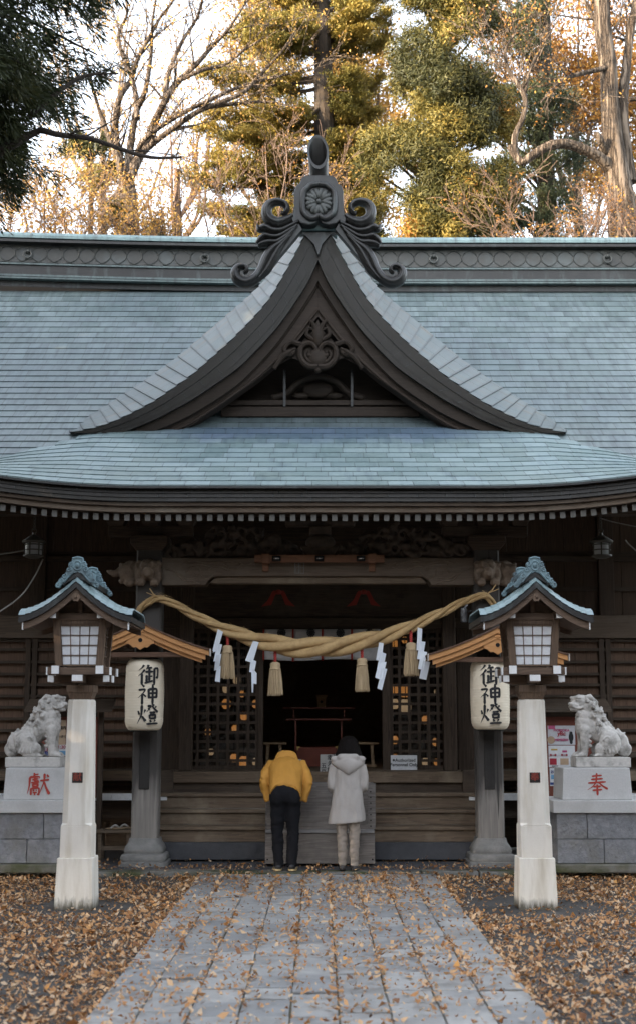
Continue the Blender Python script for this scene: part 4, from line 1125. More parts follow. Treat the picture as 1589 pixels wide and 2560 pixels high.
def shide(plates, lab):
    """zigzag of folded paper: every plate is its own thin leaning sheet, hinged under the last"""
    Z8 = lambda x, y, Y: P(400 + x * 0.5291, 1300 + y * 0.5291, Y)
    base = Z8(*plates[0][0], YRp - 0.06); g = MB()
    for k, q in enumerate(plates):
        yo = YRp - 0.06 - 0.012 * k; w = [Z8(x, y, yo + (0.02 if j in (1, 2) else -0.012) * (1 if k % 2 else -1)) for j, (x, y) in enumerate(q)]
        vs = w + [v + Vector((0, 0.0025, 0)) for v in w]
        g.add(vs, [(3, 2, 1, 0), (4, 5, 6, 7), (0, 1, 5, 4), (1, 2, 6, 5), (2, 3, 7, 6), (3, 0, 4, 7)])
    return tag(g.build('paper_streamer', paper_m, at=base), lab, 'streamer', 'zigzag paper streamers on the rope')
shide([[(274, 515), (299, 528), (272, 618), (246, 628)], [(272, 584), (295, 588), (276, 668), (253, 668)], [(265, 640), (291, 632), (280, 705), (256, 712)], [(270, 690), (288, 690), (284, 766), (260, 762)]], 'white zigzag paper streamer leftmost on the rope, against dark lattice')
shide([[(440, 570), (467, 578), (438, 676), (403, 664)], [(430, 655), (456, 668), (446, 722), (422, 718)], [(438, 700), (458, 724), (457, 776), (440, 772)], [(432, 712), (445, 730), (441, 815), (434, 815)]], 'white zigzag paper streamer left of the doorway, its tail narrow and split')
shide([[(1033, 578), (1054, 582), (1046, 666), (1018, 662)], [(1040, 622), (1066, 632), (1050, 716), (1022, 706)], [(1030, 676), (1068, 670), (1047, 758), (1014, 744)], [(1048, 698), (1071, 704), (1046, 804), (1024, 796)]], 'white zigzag paper streamer right of the doorway with a frayed tail')
shide([[(1214, 508), (1236, 514), (1231, 614), (1209, 616)], [(1224, 572), (1251, 576), (1237, 662), (1211, 656)], [(1231, 618), (1259, 624), (1242, 708), (1216, 704)], [(1240, 664), (1273, 672), (1255, 756), (1221, 748)]], 'white zigzag paper streamer rightmost on the rope, wide plates beside a tassel')

# ------------------------------------------------------------------ post lanterns
post_m = mat('whitewashed_post', (0.72, 0.68, 0.615), (0.64, 0.60, 0.54), 3, 0.75, 0.35, 70, stain=(0.47, 0.41, 0.32), sscale=2.2, sthr=(0.46, 0.80), sstretch=(4, 4, 0.5), bdist=0.004)
lw = wood('lantern_wood', (0.155, 0.105, 0.075), (0.085, 0.058, 0.042), 'x'); lwz = wood('lantern_wood_upright', (0.165, 0.112, 0.078), (0.090, 0.062, 0.045), 'z')
shoji = flat('frosted_pane', (0.74, 0.75, 0.78), 0.5)
cop_b = mat('blue_patina', (0.17, 0.26, 0.29), (0.09, 0.135, 0.155), 8, 0.5, 0.4, 40, stain=(0.05, 0.06, 0.065), sscale=6)
cop_t = mat('lantern_roof_patina', (0.30, 0.42, 0.44), (0.24, 0.34, 0.37), 4, 0.45, 0.2, 30, stain=(0.14, 0.19, 0.21), sscale=3)
plinth_m, nt, b = new_mat('whitewashed_plinth')
c = mixc(nt, ramp(nt, noise_n(nt, coords(nt, (4, 4, 0.5)), 2.2, 6, 0.65), 0.42, 0.78), (0.71, 0.675, 0.61), (0.46, 0.405, 0.32))
sp = nd(nt, 'ShaderNodeSeparateXYZ'); nt.links.new(nd(nt, 'ShaderNodeTexCoord').outputs['Object'], sp.inputs[0])
dz = math_n(nt, 'SUBTRACT', math_n(nt, 'MULTIPLY', noise_n(nt, coords(nt, (14, 14, 3)), 1.5, 6, 0.75), 0.30), sp.outputs[2])
c = mixc(nt, ramp(nt, dz, 0.035, 0.13), c, (0.13, 0.115, 0.085))      # soil splashed up and moss at the foot
ck = ramp(nt, noise_n(nt, coords(nt, (3, 3, 3)), 4.0, 8, 0.8), 0.68, 0.70)
c = mixc(nt, ck, c, (0.38, 0.35, 0.30)); nt.links.new(c, b.inputs['Base Color']); b.inputs['Roughness'].default_value = 0.8
bump_n(nt, b, noise_n(nt, coords(nt), 40, 5, 0.7), 0.35, 0.005)
plaq_m = flat('black_plaque', (0.022, 0.019, 0.019), 0.35); red_ink = flat('red_lacquer', (0.40, 0.045, 0.03), 0.55); dark_red = flat('worn_red', (0.26, 0.05, 0.035), 0.6)
moss_m = mat('damp_stain', (0.10, 0.10, 0.075), (0.16, 0.15, 0.12), 20, 0.9, 0.3)
class Ends:
    """every painted board end is a part of its own"""
    def __init__(s, par, nm='white_end', m=None): s.par, s.nm, s.m = par, nm, m or white_p
    def box(s, *a): m = MB(); m.box(*a); m.build(s.nm, s.m, s.par)
def lamp_post(px, pyb, char, label, rot, cm):
    Y = 13.6; x = PX(px, pyb, Y)
    t = thing('post_lantern', label, 'lantern', (x, Y + 0.2, 0), 'white post lanterns flanking the path')
    cx, cy = x, Y + 0.2
    zz = lambda py: PZ(py, Y)
    g = MB(); g.frus(cx, cy, -0.02, zz(2146), 0.190, 0.190, 0.174, 0.174); g.build('plinth', plinth_m, t, bevel=0.008)
    z0, z1, z2 = zz(2146), zz(2066), zz(1748)
    g = MB(); g.frus(cx, cy, z0, z1, 0.153, 0.153, 0.150, 0.150); c_ = 0.06
    def oct_(z, h, ch): return [(cx - h + ch, cy - h, z), (cx + h - ch, cy - h, z), (cx + h, cy - h + ch, z), (cx + h, cy + h - ch, z), (cx + h - ch, cy + h, z), (cx - h + ch, cy + h, z), (cx - h, cy + h - ch, z), (cx - h, cy - h + ch, z)]
    g.loft([oct_(z1, 0.150, 0.004), oct_(z1 + 0.022, 0.149, 0.063), oct_(z2 - 0.02, 0.128, 0.056), oct_(z2, 0.118, 0.052)])
    post = g.build('post', post_m, t, bevel=0.004)
    yf = cy - 0.1385
    zc = zz(1944); g = MB(); g.box(cx - 0.052, cx + 0.052, yf - 0.008, yf + 0.03, zc - 0.052, zc + 0.048); pl = g.build('plaque', plaq_m, t, bevel=0.002)
    text('character', char, 0.088, (cx, yf - 0.0095, zc), dark_red, pl, bold=0.001)
    # capital
    z3 = zz(1730); g = MB(); g.frus(cx, cy, z2, z3, 0.105, 0.105, 0.128, 0.128); g.box(cx - 0.135, cx + 0.135, cy - 0.135, cy + 0.135, z3, zz(1712)); g.build('capital', lwz, t, bevel=0.004)
    z4, z5, z6 = zz(1712), zz(1690), zz(1669)
    # curved bracket arms carrying the tray, ends painted white
    arm = []
    for s in (-1, 1):
        g = MB(); g.prism([(cx + s * 0.05, z4), (cx + s * 0.20, z4 + 0.01), (cx + s * 0.29, z4 + 0.04), (cx + s * 0.305, z5 - 0.055), (cx + s * 0.305, z5 + 0.01), (cx + s * 0.05, z5 + 0.01)], cy - 0.05, cy + 0.05); g.build('bracket_arm', lw, t, bevel=0.004)
        g = MB(); g.box(cx - 0.05, cx + 0.05, cy + s * 0.05, cy + s * 0.305, z4 + 0.02, z5 + 0.01); g.build('bracket_arm', lw, t, bevel=0.004)
    g = MB(); h = 0.285
    for s in (-1, 1):
        g.box(cx - 0.315, cx + 0.315, cy + s * 0.22 - 0.035, cy + s * 0.22 + 0.035, z5 + 0.012, z6)
        g.box(cx + s * 0.22 - 0.035, cx + s * 0.22 + 0.035, cy - 0.315, cy + 0.315, z5 + 0.022, z6 + 0.012)
    g.box(cx - 0.21, cx + 0.21, cy - 0.21, cy + 0.21, z5 + 0.02, z6 - 0.01); g.build('tray', lw, t, bevel=0.004)
    g = Ends(t)
    for s in (-1, 1):
        g.box(cx + s * 0.218 - 0.037, cx + s * 0.218 + 0.037, cy - 0.321, cy - 0.305, z5 + 0.018, z6 + 0.014)
        for u in (-1, 1): g.box(cx + s * 0.306, cx + s * 0.320, cy + u * 0.22 - 0.037, cy + u * 0.22 + 0.037, z5 + 0.009, z6 + 0.003)
        g.box(cx + s * 0.298, cx + s * 0.311, cy - 0.052, cy + 0.052, z5 - 0.058, z5 + 0.008)
        g.box(cx + s * 0.275 - 0.03, cx + s * 0.275 + 0.03, cy - 0.24, cy - 0.225, z5 - 0.058, z5 + 0.006)
    g.box(cx - 0.052, cx + 0.052, cy - 0.312, cy - 0.300, z5 - 0.052, z5 + 0.008)
    # light box wider at the top
    z7, z8 = z6 + 0.013, zz(1551); hb, ht = 0.200, 0.232
    lb = MB().box(cx - hb + 0.04, cx + hb - 0.04, cy - hb + 0.04, cy + hb - 0.04, z7, z7 + 0.02).build('light_box', lwz, t)
    for sx_ in (-1, 1):
        for sy in (-1, 1):
            g = MB(); lo = [(cx + sx_ * hb + d * 0.035, cy + sy * hb + e * 0.035, z7) for d, e in ((-1, -1), (1, -1), (1, 1), (-1, 1))]
            hi = [(cx + sx_ * ht + d * 0.035, cy + sy * ht + e * 0.035, z8) for d, e in ((-1, -1), (1, -1), (1, 1), (-1, 1))]
            g.hexa(lo, hi); g.build('corner_post', lwz, lb, bevel=0.004)
    def side_frame(rot_):
        m = Matrix.Rotation(rot_, 3, 'Z')
        def wv(u, f, dpt):   # u across -1..1, f height 0..1
            hw = (hb + (ht - hb) * f); v = m @ Vector((u * (hw - 0.033), -hw - 0.030 + dpt, 0)); return (cx + v.x, cy + v.y, z7 + (z8 - z7) * f)
        pn.add([wv(-1, 0, 0.04), wv(1, 0, 0.04), wv(1, 1, 0.04), wv(-1, 1, 0.04)], [(0, 1, 2, 3)])
        for i in range(5):
            u = -1 + 2 * i / 4; w_ = 0.022
            gr.add([wv(u - w_, 0.02, 0.028), wv(u + w_, 0.02, 0.028), wv(u + w_, 0.93, 0.028), wv(u - w_, 0.93, 0.028), wv(u - w_, 0.02, 0.045), wv(u + w_, 0.02, 0.045), wv(u + w_, 0.93, 0.045), wv(u - w_, 0.93, 0.045)], [(0, 1, 2, 3), (0, 4, 5, 1), (1, 5, 6, 2), (2, 6, 7, 3), (3, 7, 4, 0)])
        for i in range(5):
            f = 0.02 + 0.87 * i / 4; w_ = 0.010 if 0 < i < 4 else 0.022
            gr.add([wv(-1, f - w_, 0.026), wv(1, f - w_, 0.026), wv(1, f + w_, 0.026), wv(-1, f + w_, 0.026), wv(-1, f - w_, 0.045), wv(1, f - w_, 0.045), wv(1, f + w_, 0.045), wv(-1, f + w_, 0.045)], [(0, 1, 2, 3), (0, 4, 5, 1), (1, 5, 6, 2), (2, 6, 7, 3), (3, 7, 4, 0)])
        gr.add([wv(-1, 0.91, 0.015), wv(1, 0.91, 0.015), wv(1, 1.0, 0.015), wv(-1, 1.0, 0.015), wv(-1, 0.91, 0.045), wv(1, 0.91, 0.045), wv(1, 1, 0.045), wv(-1, 1, 0.045)], [(0, 1, 2, 3), (0, 4, 5, 1), (1, 5, 6, 2), (2, 6, 7, 3), (3, 7, 4, 0)])
    pn, gr = MB(), MB()
    for k in range(4): side_frame(k * math.pi / 2)
    pn.build('frosted_pane', shoji, lb); gr.build('muntin', lwz, lb)
    # beams under the roof with white ends
    z9 = zz(1541)
    g = MB()
    for s in (-1, 1):
        g.box(cx - 0.275, cx + 0.275, cy + s * ht - 0.03, cy + s * ht + 0.03, z8, z8 + 0.07)
        g.box(cx + s * ht - 0.028, cx + s * ht + 0.028, cy - 0.44, cy + 0.44, z8 + 0.008, z8 + 0.078)
    g.prism([(cx - 0.26, z8 + 0.07), (cx + 0.26, z8 + 0.07), (cx, z8 + 0.24)], cy - 0.20, cy + 0.20)
    g.box(cx - 0.03, cx + 0.03, cy - 0.42, cy + 0.42, z8 + 0.19, z8 + 0.25); g.box(cx - 0.022, cx + 0.022, cy - ht - 0.02, cy - ht + 0.02, z8 + 0.07, z8 + 0.2)
    g.build('top_beam', lw, t, bevel=0.004)
    g = Ends(t)
    for s in (-1, 1): g.box(cx + s * ht - 0.030, cx + s * ht + 0.030, cy - 0.452, cy - 0.438, z8 + 0.006, z8 + 0.080)
    # curved gable roof: copper skin, dark edge, wooden bargeboard, hexagonal pendant
    apz = z8 + 0.36; R0 = 0.555
    def rz(u): a = abs(u); return apz - 0.385 * (0.60 * a + 0.40 * (1 - (1 - a) ** 2.0)) + 0.045 * a ** 4
    uu = [math.copysign(abs(v) , v) for v in np.linspace(-1, 1, 21)]
    ya, yb = cy - 0.52, cy + 0.52
    tl_ = Tiles()
    for s in (-1, 1):
        for k in range(9):
            u0, u1 = s * (1 - k / 9.0), s * (1 - (k + 1.1) / 9.0)
            if k == 8: u1 = 0
            A, B_ = (cx + u0 * R0, rz(u0) + 0.010), (cx + u1 * R0, rz(u1) + 0.001)
            A0 = (A[0], A[1] - 0.014)
            # the skin rolls down to the verge at both gable ends
            ends = [(ya, 0.0), (ya + 0.05, 0.040), (ya + 0.14, 0.072), (yb - 0.14, 0.072), (yb - 0.05, 0.040), (yb, 0.0)]
            for e, ((y0_, h0), (y1_, h1)) in enumerate(zip(ends[:-1], ends[1:])):
                q = [(A[0], y0_, A[1] + h0), (A[0], y1_, A[1] + h1), (B_[0], y1_, B_[1] + h1), (B_[0], y0_, B_[1] + h0)]
                lip = [(A0[0], y0_, A0[1] + h0), (A0[0], y1_, A0[1] + h1), (A[0], y1_, A[1] + h1), (A[0], y0_, A[1] + h0)]
                if s < 0: q = [q[1], q[0], q[3], q[2]]; lip = [lip[1], lip[0], lip[3], lip[2]]
                uo = 10.3 + 0.37 * k + e * 0.8; tl_.quad(*q, uo, uo + 0.5, k + .02, k + .98); tl_.quad(*lip, uo, uo + 0.5, k + .02, k + .03)
    rf = tl_.build('roof', tile_lant, t)
    def gable_band(y0, y1, d0, d1, m_, nm, r1=1.0):
        g = MB(); us_ = np.linspace(-r1, r1, 29)
        g.loft([[(cx + u * R0, y0, rz(u) - d0), (cx + u * R0, y0, rz(u) - d1), (cx + u * R0, y1, rz(u) - d1), (cx + u * R0, y1, rz(u) - d0)] for u in us_]); return g.build(nm, m_, rf)
    gable_band(ya - 0.004, yb + 0.004, 0.006, 0.062, copper_d, 'roof_edge', 0.995)
    gable_band(ya + 0.03, ya + 0.055, 0.064, 0.135, lw, 'bargeboard', 0.93); gable_band(yb - 0.055, yb - 0.03, 0.064, 0.135, lw, 'bargeboard', 0.93)
    gable_band(ya + 0.06, yb - 0.06, 0.064, 0.080, lw, 'roof_boards', 0.96)
    g = Ends(rf, 'board_end')
    for s in (-1, 1): u = 0.93 * s; g.box(cx + u * R0 - 0.004, cx + u * R0 + 0.006, ya + 0.022, ya + 0.058, rz(u) - 0.138, rz(u) - 0.062)
    g = MB(); g.lathe([(0.045, 0), (0.045, 0.02), (0.02, 0.025)][::-1], (cx, ya + 0.012, apz - 0.155), 6, 'y'); g.ell((cx, ya + 0.008, apz - 0.155), 0.014); g.build('hex_pendant', lwz, rf)
    # ridge with crest plates at the ends
    g = MB(); g.prism([(cx - 0.17, apz - 0.0), (cx - 0.10, apz + 0.05), (cx, apz + 0.11), (cx + 0.10, apz + 0.05), (cx + 0.17, apz - 0.0), (cx + 0.14, apz - 0.03), (cx, apz + 0.05), (cx - 0.14, apz - 0.03)], ya + 0.06, yb - 0.06); g.build('ridge_saddle', copper_d, rf)
    g = MB(); g.box(cx - 0.045, cx + 0.045, ya + 0.1, yb - 0.1, apz + 0.07, apz + 0.17); g.build('ridge_beam', cop_b, rf, bevel=0.02)
    for yy in (ya + 0.07, yb - 0.07):
        g = MB(); c0 = apz + 0.045
        out = [(0, 0.205), (0.028, 0.203), (0.05, 0.190), (0.058, 0.170), (0.052, 0.155), (0.075, 0.150), (0.090, 0.132), (0.088, 0.112), (0.078, 0.102), (0.098, 0.092), (0.110, 0.072), (0.108, 0.055), (0.120, 0.040), (0.140, 0.022), (0.150, 0.000), (0.168, -0.012), (0.182, -0.035), (0.205, -0.058), (0.212, -0.082), (0.200, -0.100), (0.178, -0.098), (0.150, -0.070), (0.10, -0.015), (0.05, 0.03), (0, 0.055)]
        out = out + [(-u, z) for u, z in reversed(out[1:-1])]
        g.prism([(cx + u, c0 + z) for u, z in out], yy - 0.022, yy + 0.022)
        for fy in (-0.022, 0.022):
            for s in (-1, 1):
                for u, z, r_ in ((0.066, 0.128, 0.024), (0.086, 0.075, 0.026), (0.126, 0.012, 0.028), (0.160, -0.038, 0.022), (0.190, -0.080, 0.026)):
                    g.tube(spiral(cx + s * u, c0 + z, r_, r_ * 0.2, 1.2, 1.2 + s * 7.5, yy + fy, 16), lerp_list([0.010, 0.006], 16), 6)
                g.tube(spline([(cx + s * 0.035, yy + fy, c0 + 0.05), (cx + s * 0.07, yy + fy, c0 + 0.02), (cx + s * 0.13, yy + fy, c0 - 0.05)], 5), 0.010, 6)
            g.tube([(cx + 0.040 * math.cos(a_), yy + fy, c0 + 0.115 + 0.045 * math.sin(a_)) for a_ in np.linspace(0, 6.283, 20)], 0.009, 6); g.ell((cx, yy + fy, c0 + 0.115), (0.022, 0.016, 0.028), 10, 8)
            g.tube(spline([(cx - 0.05, yy + fy, c0 + 0.185), (cx, yy + fy, c0 + 0.197), (cx + 0.05, yy + fy, c0 + 0.185)], 5), 0.011, 6)
        g.build('ridge_crest', cop_b, rf, smooth=40)
    if rot:
        t.rotation_euler.z = rot
    # dry earth and moss where the plinth meets the asphalt
    return t
tile_lant = tile_mat('lantern_shingles', (0.20, 0.278, 0.288), (0.185, 0.25, 0.26), (0.16, 0.225, 0.242), (0.11, 0.155, 0.17), (0.55, 0.8))
lamp_post(183, 2268, '献', 'white post lantern with copper roof on the left side of the path', 0.0, None)
lamp_post(1346, 2279, '奉', 'white post lantern with copper roof on the right side of the path', 0.0, None)

# ------------------------------------------------------------------ paper lanterns under little wooden roofs
cedar = wood('new_cedar', (0.53, 0.265, 0.105), (0.45, 0.22, 0.085), 'x', rough=0.5)
cedar_d = wood('old_cedar', (0.13, 0.075, 0.05), (0.08, 0.045, 0.03), 'x')
lp_m, nt, b = new_mat('lantern_paper')
v = coords(nt); f = noise_n(nt, v, 4, 5, 0.6)
cc = mixc(nt, ramp(nt, f, 0.3, 0.7), (0.78, 0.69, 0.55), (0.72, 0.62, 0.47))
nt.links.new(cc, b.inputs['Base Color']); b.inputs['Roughness'].default_value = 0.55
ink = flat('black_ink', (0.016, 0.016, 0.018), 0.6)
def paper_lantern(px, py0, py1, dpx, toff, label, lab2, apx, apy, ends):
    Y = 17.05; c = P(px, (py0 + py1) / 2, Y); h = PZ(py0, Y) - PZ(py1, Y); r = dpx / 2 / 198.0
    t = thing('paper_lantern', label, 'lantern', (c.x, Y, c.z), 'paper lanterns on the porch pillars')
    prof = []; N = 110
    for i in range(N + 1):
        u = i / N; e = min(u, 1 - u)
        env = r * (0.68 + 0.32 * (1 - max(0, 1 - e / 0.17) ** 2.2) ** 0.5) if e < 0.17 else r * (1 - 0.02 * math.cos(u * 6.28))
        prof.append((env + 0.0028 * abs(math.sin(u * math.pi * 27)) - 0.002, -h / 2 + h * u))
    g = MB(); g.lathe(prof, c, 40, cap=False); sh = g.build('shade', lp_m, t, smooth=True)
    g = MB(); g.lathe([(r * 0.68, h / 2 - 0.012), (r * 0.70, h / 2 + 0.02), (r * 0.64, h / 2 + 0.02)], c, 32); g.build('top_ring', void_m, t)
    g = MB(); g.lathe([(r * 0.64, -h / 2 - 0.015), (r * 0.70, -h / 2 - 0.015), (r * 0.70, -h / 2 + 0.006)], c, 32); g.build('bottom_ring', void_m, t)
    for k, ch in enumerate('御神燈'):
        zc = c.z + h * (0.275 - 0.275 * k)
        def fn(x, y, z, zc=zc):
            a = (x + toff * r) / r; q_ = r * 1.02 + 0.004 + z; return Vector((c.x + q_ * math.sin(a), Y - q_ * math.cos(a), zc + y))
        brush('writing', ch, 0.265, fn, ink, sh, 13.5)
    g = MB(); g.tube([c + Vector((0, 0, h / 2)), c + Vector((0, 0, h / 2 + 0.16))], 0.006, 6); g.build('hook', void_m, t)
    # roof
    ax = PX(apx, apy, 16.9)
    q = thing('lantern_roof', lab2, 'small roof', (ax, 17.0, PZ(apy, 16.9)), 'little wooden roofs over the paper lanterns')
    az = q.location.z; hw = 0.86
    def cz(u): a = abs(u); return az - 0.34 * (0.72 * a + 0.28 * (1 - (1 - a) ** 2)) 
    us_ = np.linspace(-1, 1, 25)
    def band(y0, y1, d0, d1, k, nm, m_):
        g = MB(); g.loft([[(ax + u * hw * k, y0, cz(u * k) - d0), (ax + u * hw * k, y0, cz(u * k) - d1), (ax + u * hw * k, y1, cz(u * k) - d1), (ax + u * hw * k, y1, cz(u * k) - d0)] for u in us_]); return g.build(nm, m_, q)
    band(16.66, 17.33, 0.0, 0.022, 1.0, 'roof_skin', cedar_d); band(16.68, 16.73, 0.023, 0.085, 0.985, 'edge_board', cedar); band(16.71, 16.76, 0.086, 0.150, 0.93, 'bargeboard', cedar); band(16.76, 16.79, 0.15, 0.195, 0.88, 'inner_board', cedar)
    # scalloped pendant; a black disc draws the dark of its hole
    z0 = az - 0.185; g = MB(); pl = [(-0.42, -0.13), (-0.33, -0.125), (-0.28, -0.09), (-0.22, -0.085), (-0.17, -0.045), (-0.17, -0.085), (-0.125, -0.10), (-0.09, -0.135), (-0.05, -0.13), (0, -0.165)]
    pl = pl + [(-x, z) for x, z in reversed(pl[:-1])] + [(0.40, -0.10), (0.0, 0.07), (-0.40, -0.10)]
    g.prism([(ax + x, z0 + z) for x, z in pl], 16.725, 16.75); g.build('pendant', cedar, q)
    g = MB(); g.lathe([(0.026, 0), (0.026, 0.006)], (ax, 16.718, z0 - 0.045), 12, 'y'); g.build('pendant_hole_disc', void_m, q)
    g = MB(); g.box(ax - 0.04, ax + 0.04, 16.70, 16.72, z0 + 0.045, z0 + 0.075); g.build('pendant_block', cedar, q, bevel=0.006)
    # bracket arm back to the pillar, white-capped
    zb = az - 0.375; g = MB(); g.box(ax - 0.62, ax + 0.62, 16.78, 16.86, zb - 0.06, zb); g.box(ax - 0.05, ax + 0.05, 16.86, 17.34, zb - 0.06, zb); g.build('cross_arm', cedar_d, q, bevel=0.005)
    g = Ends(q)
    for s in (-1, 1): g.box(ax + s * 0.62 - 0.005, ax + s * 0.62 + 0.005, 16.77, 16.86, zb - 0.058, zb - 0.002); g.box(ax + s * 0.47 - 0.045, ax + s * 0.47 + 0.045, 16.765, 16.776, zb + 0.0, zb + 0.045); 
    g = Ends(q, 'board_end', flat('cut_end', (0.55, 0.50, 0.45), 0.7))
    for s in (-1, 1): u = s; g.box(ax + u * hw - 0.004, ax + u * hw + 0.008, 16.655, 16.74, cz(u) - 0.088, cz(u) + 0.002)
paper_lantern(362, 1648, 1826, 94, 0.30, 'cream paper lantern on the left pillar, its black writing turned towards the doorway', 'little cedar roof over the left paper lantern, its left half behind the post lantern', 357, 1556, 0)
paper_lantern(1223, 1648, 1824, 95, -0.10, 'cream paper lantern on the right pillar with its black writing facing forward', 'little cedar roof over the right paper lantern, its right half behind the post lantern', 1237, 1568, 0)
# ------------------------------------------------------------------ guardian lion-dogs and their pedestals
granite = mat('granite', (0.58, 0.55, 0.515), (0.47, 0.445, 0.42), 30, 0.8, 0.3, 120, stain=(0.20, 0.19, 0.17), sscale=7, sthr=(0.48, 0.70), bdist=0.004)
granite2 = mat('cut_granite', (0.56, 0.55, 0.54), (0.47, 0.465, 0.46), 60, 0.75, 0.25, 160, stain=(0.40, 0.39, 0.375), sscale=2.5, sthr=(0.48, 0.75), bdist=0.003)
rockface = mat('rough_granite', (0.27, 0.275, 0.29), (0.15, 0.155, 0.17), 14, 0.85, 1.0, 22, stain=(0.15, 0.14, 0.12), sscale=1.5, bdist=0.02)
YK = 16.75
def lion(s, label):
    """s = +1 faces right (+x); seated, head a little towards the path"""
    x0 = PX(90, 1900, YK) if s > 0 else PX(1499, 1900, YK)
    z0 = PZ(1894, YK - .2)
    t = thing('guardian_lion', label, 'statue', (x0, YK, z0), 'stone guardian lion-dogs')
    p = lambda u, w, y=0.0: Vector((x0 + s * u, YK + y, z0 + w))
    g = MB(); E = lambda u, w, y, r, n=12: g.ell(p(u, w, y), r, n, 9)
    C = lambda a, b, ra, rb: g.cap(p(*a), p(*b), ra, rb)
    C((0.17, 0.42), (-0.11, 0.22), 0.125, 0.135)                       # trunk
    E(0.125, 0.60, 0, (0.125, 0.125, 0.125)); E(0.075, 0.50, 0, (0.125, 0.135, 0.13)); E(0.19, 0.36, 0, (0.105, 0.125, 0.15)); E(0.17, 0.50, 0, (0.11, 0.12, 0.11))
    E(-0.12, 0.19, 0, (0.15, 0.15, 0.16))
    for y in (-0.085, 0.085):                                           # forelegs
        C((0.195, 0.33, y), (0.20, 0.17, y), 0.066, 0.055); C((0.20, 0.17, y), (0.215, 0.04, y), 0.055, 0.05)
        E(0.245, 0.032, y, (0.075, 0.058, 0.036))
        for j in (-1, 0, 1): C((0.285, 0.028, y + j * 0.03), (0.315, 0.018, y + j * 0.033), 0.020, 0.015)
        for k in range(4): E(0.150 - 0.004 * k, 0.30 - 0.055 * k, y * 1.1, (0.03, 0.03, 0.022))
        E(-0.10, 0.17, y * 1.35, (0.135, 0.075, 0.15)); E(0.02, 0.10, y * 1.4, (0.07, 0.05, 0.075))   # haunch, knee
        C((-0.10, 0.035, y * 1.4), (0.04, 0.03, y * 1.4), 0.042, 0.04)
        for j in (-1, 0, 1): C((0.06, 0.026, y * 1.4 + j * 0.026), (0.095, 0.018, y * 1.4 + j * 0.028), 0.018, 0.014)
        for k in range(4): C((-0.17 + 0.045 * k, 0.06, y * 2.05), (-0.14 + 0.035 * k, 0.14 - .01 * k, y * 2.1), 0.015, 0.009)
        g.tube([p(-0.06 + q.x * 0.05, 0.20 + q.z * 0.05, y * 2.08) for q in spiral(0, 0, 1, 0.2, 0, 8, 0, 18)], 0.011, 6)
    # head turned slightly to the viewer
    hr = Matrix.Rotation(-s * 0.42, 3, 'Z'); hc = p(0.215, 0.655)
    def H(u, w, y): return hc + hr @ Vector((s * u, y, w))
    def HE(u, w, y, r): g.ell(H(u, w, y), r, 12, 9, hr)
    HE(0, 0, 0, (0.115, 0.105, 0.10)); HE(0.09, -0.035, 0, (0.065, 0.075, 0.045)); HE(0.145, -0.018, 0, (0.032, 0.045, 0.028)); HE(0.095, -0.085, 0, (0.055, 0.062, 0.024))
    HE(0.06, 0.055, 0, (0.05, 0.085, 0.03))
    for y in (-1, 1):
        HE(0.085, 0.028, y * 0.052, (0.026, 0.026, 0.022)); HE(0.075, 0.060, y * 0.055, (0.045, 0.034, 0.02)); HE(0.125, -0.05, y * 0.04, (0.03, 0.022, 0.018))
        g.tube([H(-0.01, 0.06, y * 0.085), H(-0.05, 0.075, y * 0.115), H(-0.10, 0.03, y * 0.125), H(-0.09, -0.03, y * 0.115)], [0.03, 0.034, 0.026, 0.010], 8)
        g.tube([H(0.13, -0.06, y * 0.055), H(0.07, -0.068, y * 0.075), H(0.03, -0.05, y * 0.09)], [0.012, 0.016, 0.012], 6)
    # mane curls
    r = random.Random(9)
    for k in range(44):
        f = r.random(); a = r.uniform(-2.5, 2.5)
        u = 0.14 - 0.12 * f; w = 0.68 - 0.30 * f
        rad = 0.115 + 0.022 * math.sin(f * 3.1); yy = math.sin(a) * rad; uu = u - math.cos(a) * rad * 0.9 if math.cos(a) > 0 else u + 0.02
        q = p(uu + 0.0, w, yy); g.ell(q, (0.027, 0.027, 0.025), 8, 6)
        if yy < 0: g.tube([q + Vector((s * b.x, -0.03, b.z)) for b in spiral(0, 0, 0.026, 0.006, r.uniform(0, 6), 7, 0, 12)], 0.007, 5)
    for k in range(7):
        q = p(0.255 + 0.01 * math.sin(k), 0.535 - 0.03 * k, -0.06 + 0.02 * k); g.ell(q, (0.034, 0.034, 0.028), 8, 6)
    for k in range(6):   # ribs
        g.tube(spline([p(0.03 - 0.04 * k, 0.42 - 0.035 * k, -0.115), p(0.05 - 0.04 * k, 0.35 - 0.035 * k, -0.140), p(0.06 - 0.035 * k, 0.28 - 0.025 * k, -0.12)], 4), 0.012, 6)
    for k in range(9): E(-0.02 - 0.028 * k, 0.515 - 0.035 * k, 0, (0.03, 0.022, 0.028))     # backbone knobs
    # flame tail
    g.tube(spline([p(-0.22, 0.10), p(-0.29, 0.12), p(-0.285, 0.21), p(-0.235, 0.28), p(-0.225, 0.35)], 5), lerp_list([0.06, 0.06, 0.06, 0.05, 0.008], 21), 10)
    g.tube(spline([p(-0.23, 0.07), p(-0.31, 0.05), p(-0.34, 0.11), p(-0.31, 0.15), p(-0.285, 0.12)], 5), lerp_list([0.04, 0.05, 0.045, 0.035, 0.02], 21), 10)
    g.tube(spline([p(-0.25, 0.20, -.03), p(-0.26, 0.26, -.03), p(-0.31, 0.30, -.02)], 5), lerp_list([0.03, 0.035, 0.006], 11), 8)
    blob('body', g, granite, t, 0.0075, 1, lambda v: 0.0030 * noise.noise(v * 45), 0.3)
    g = MB(); g.box(x0 + s * -0.33, x0 + s * 0.33, YK - 0.19, YK + 0.19, z0 - 0.115, z0 + 0.004); g.build('base_slab', granite, t, bevel=0.012)
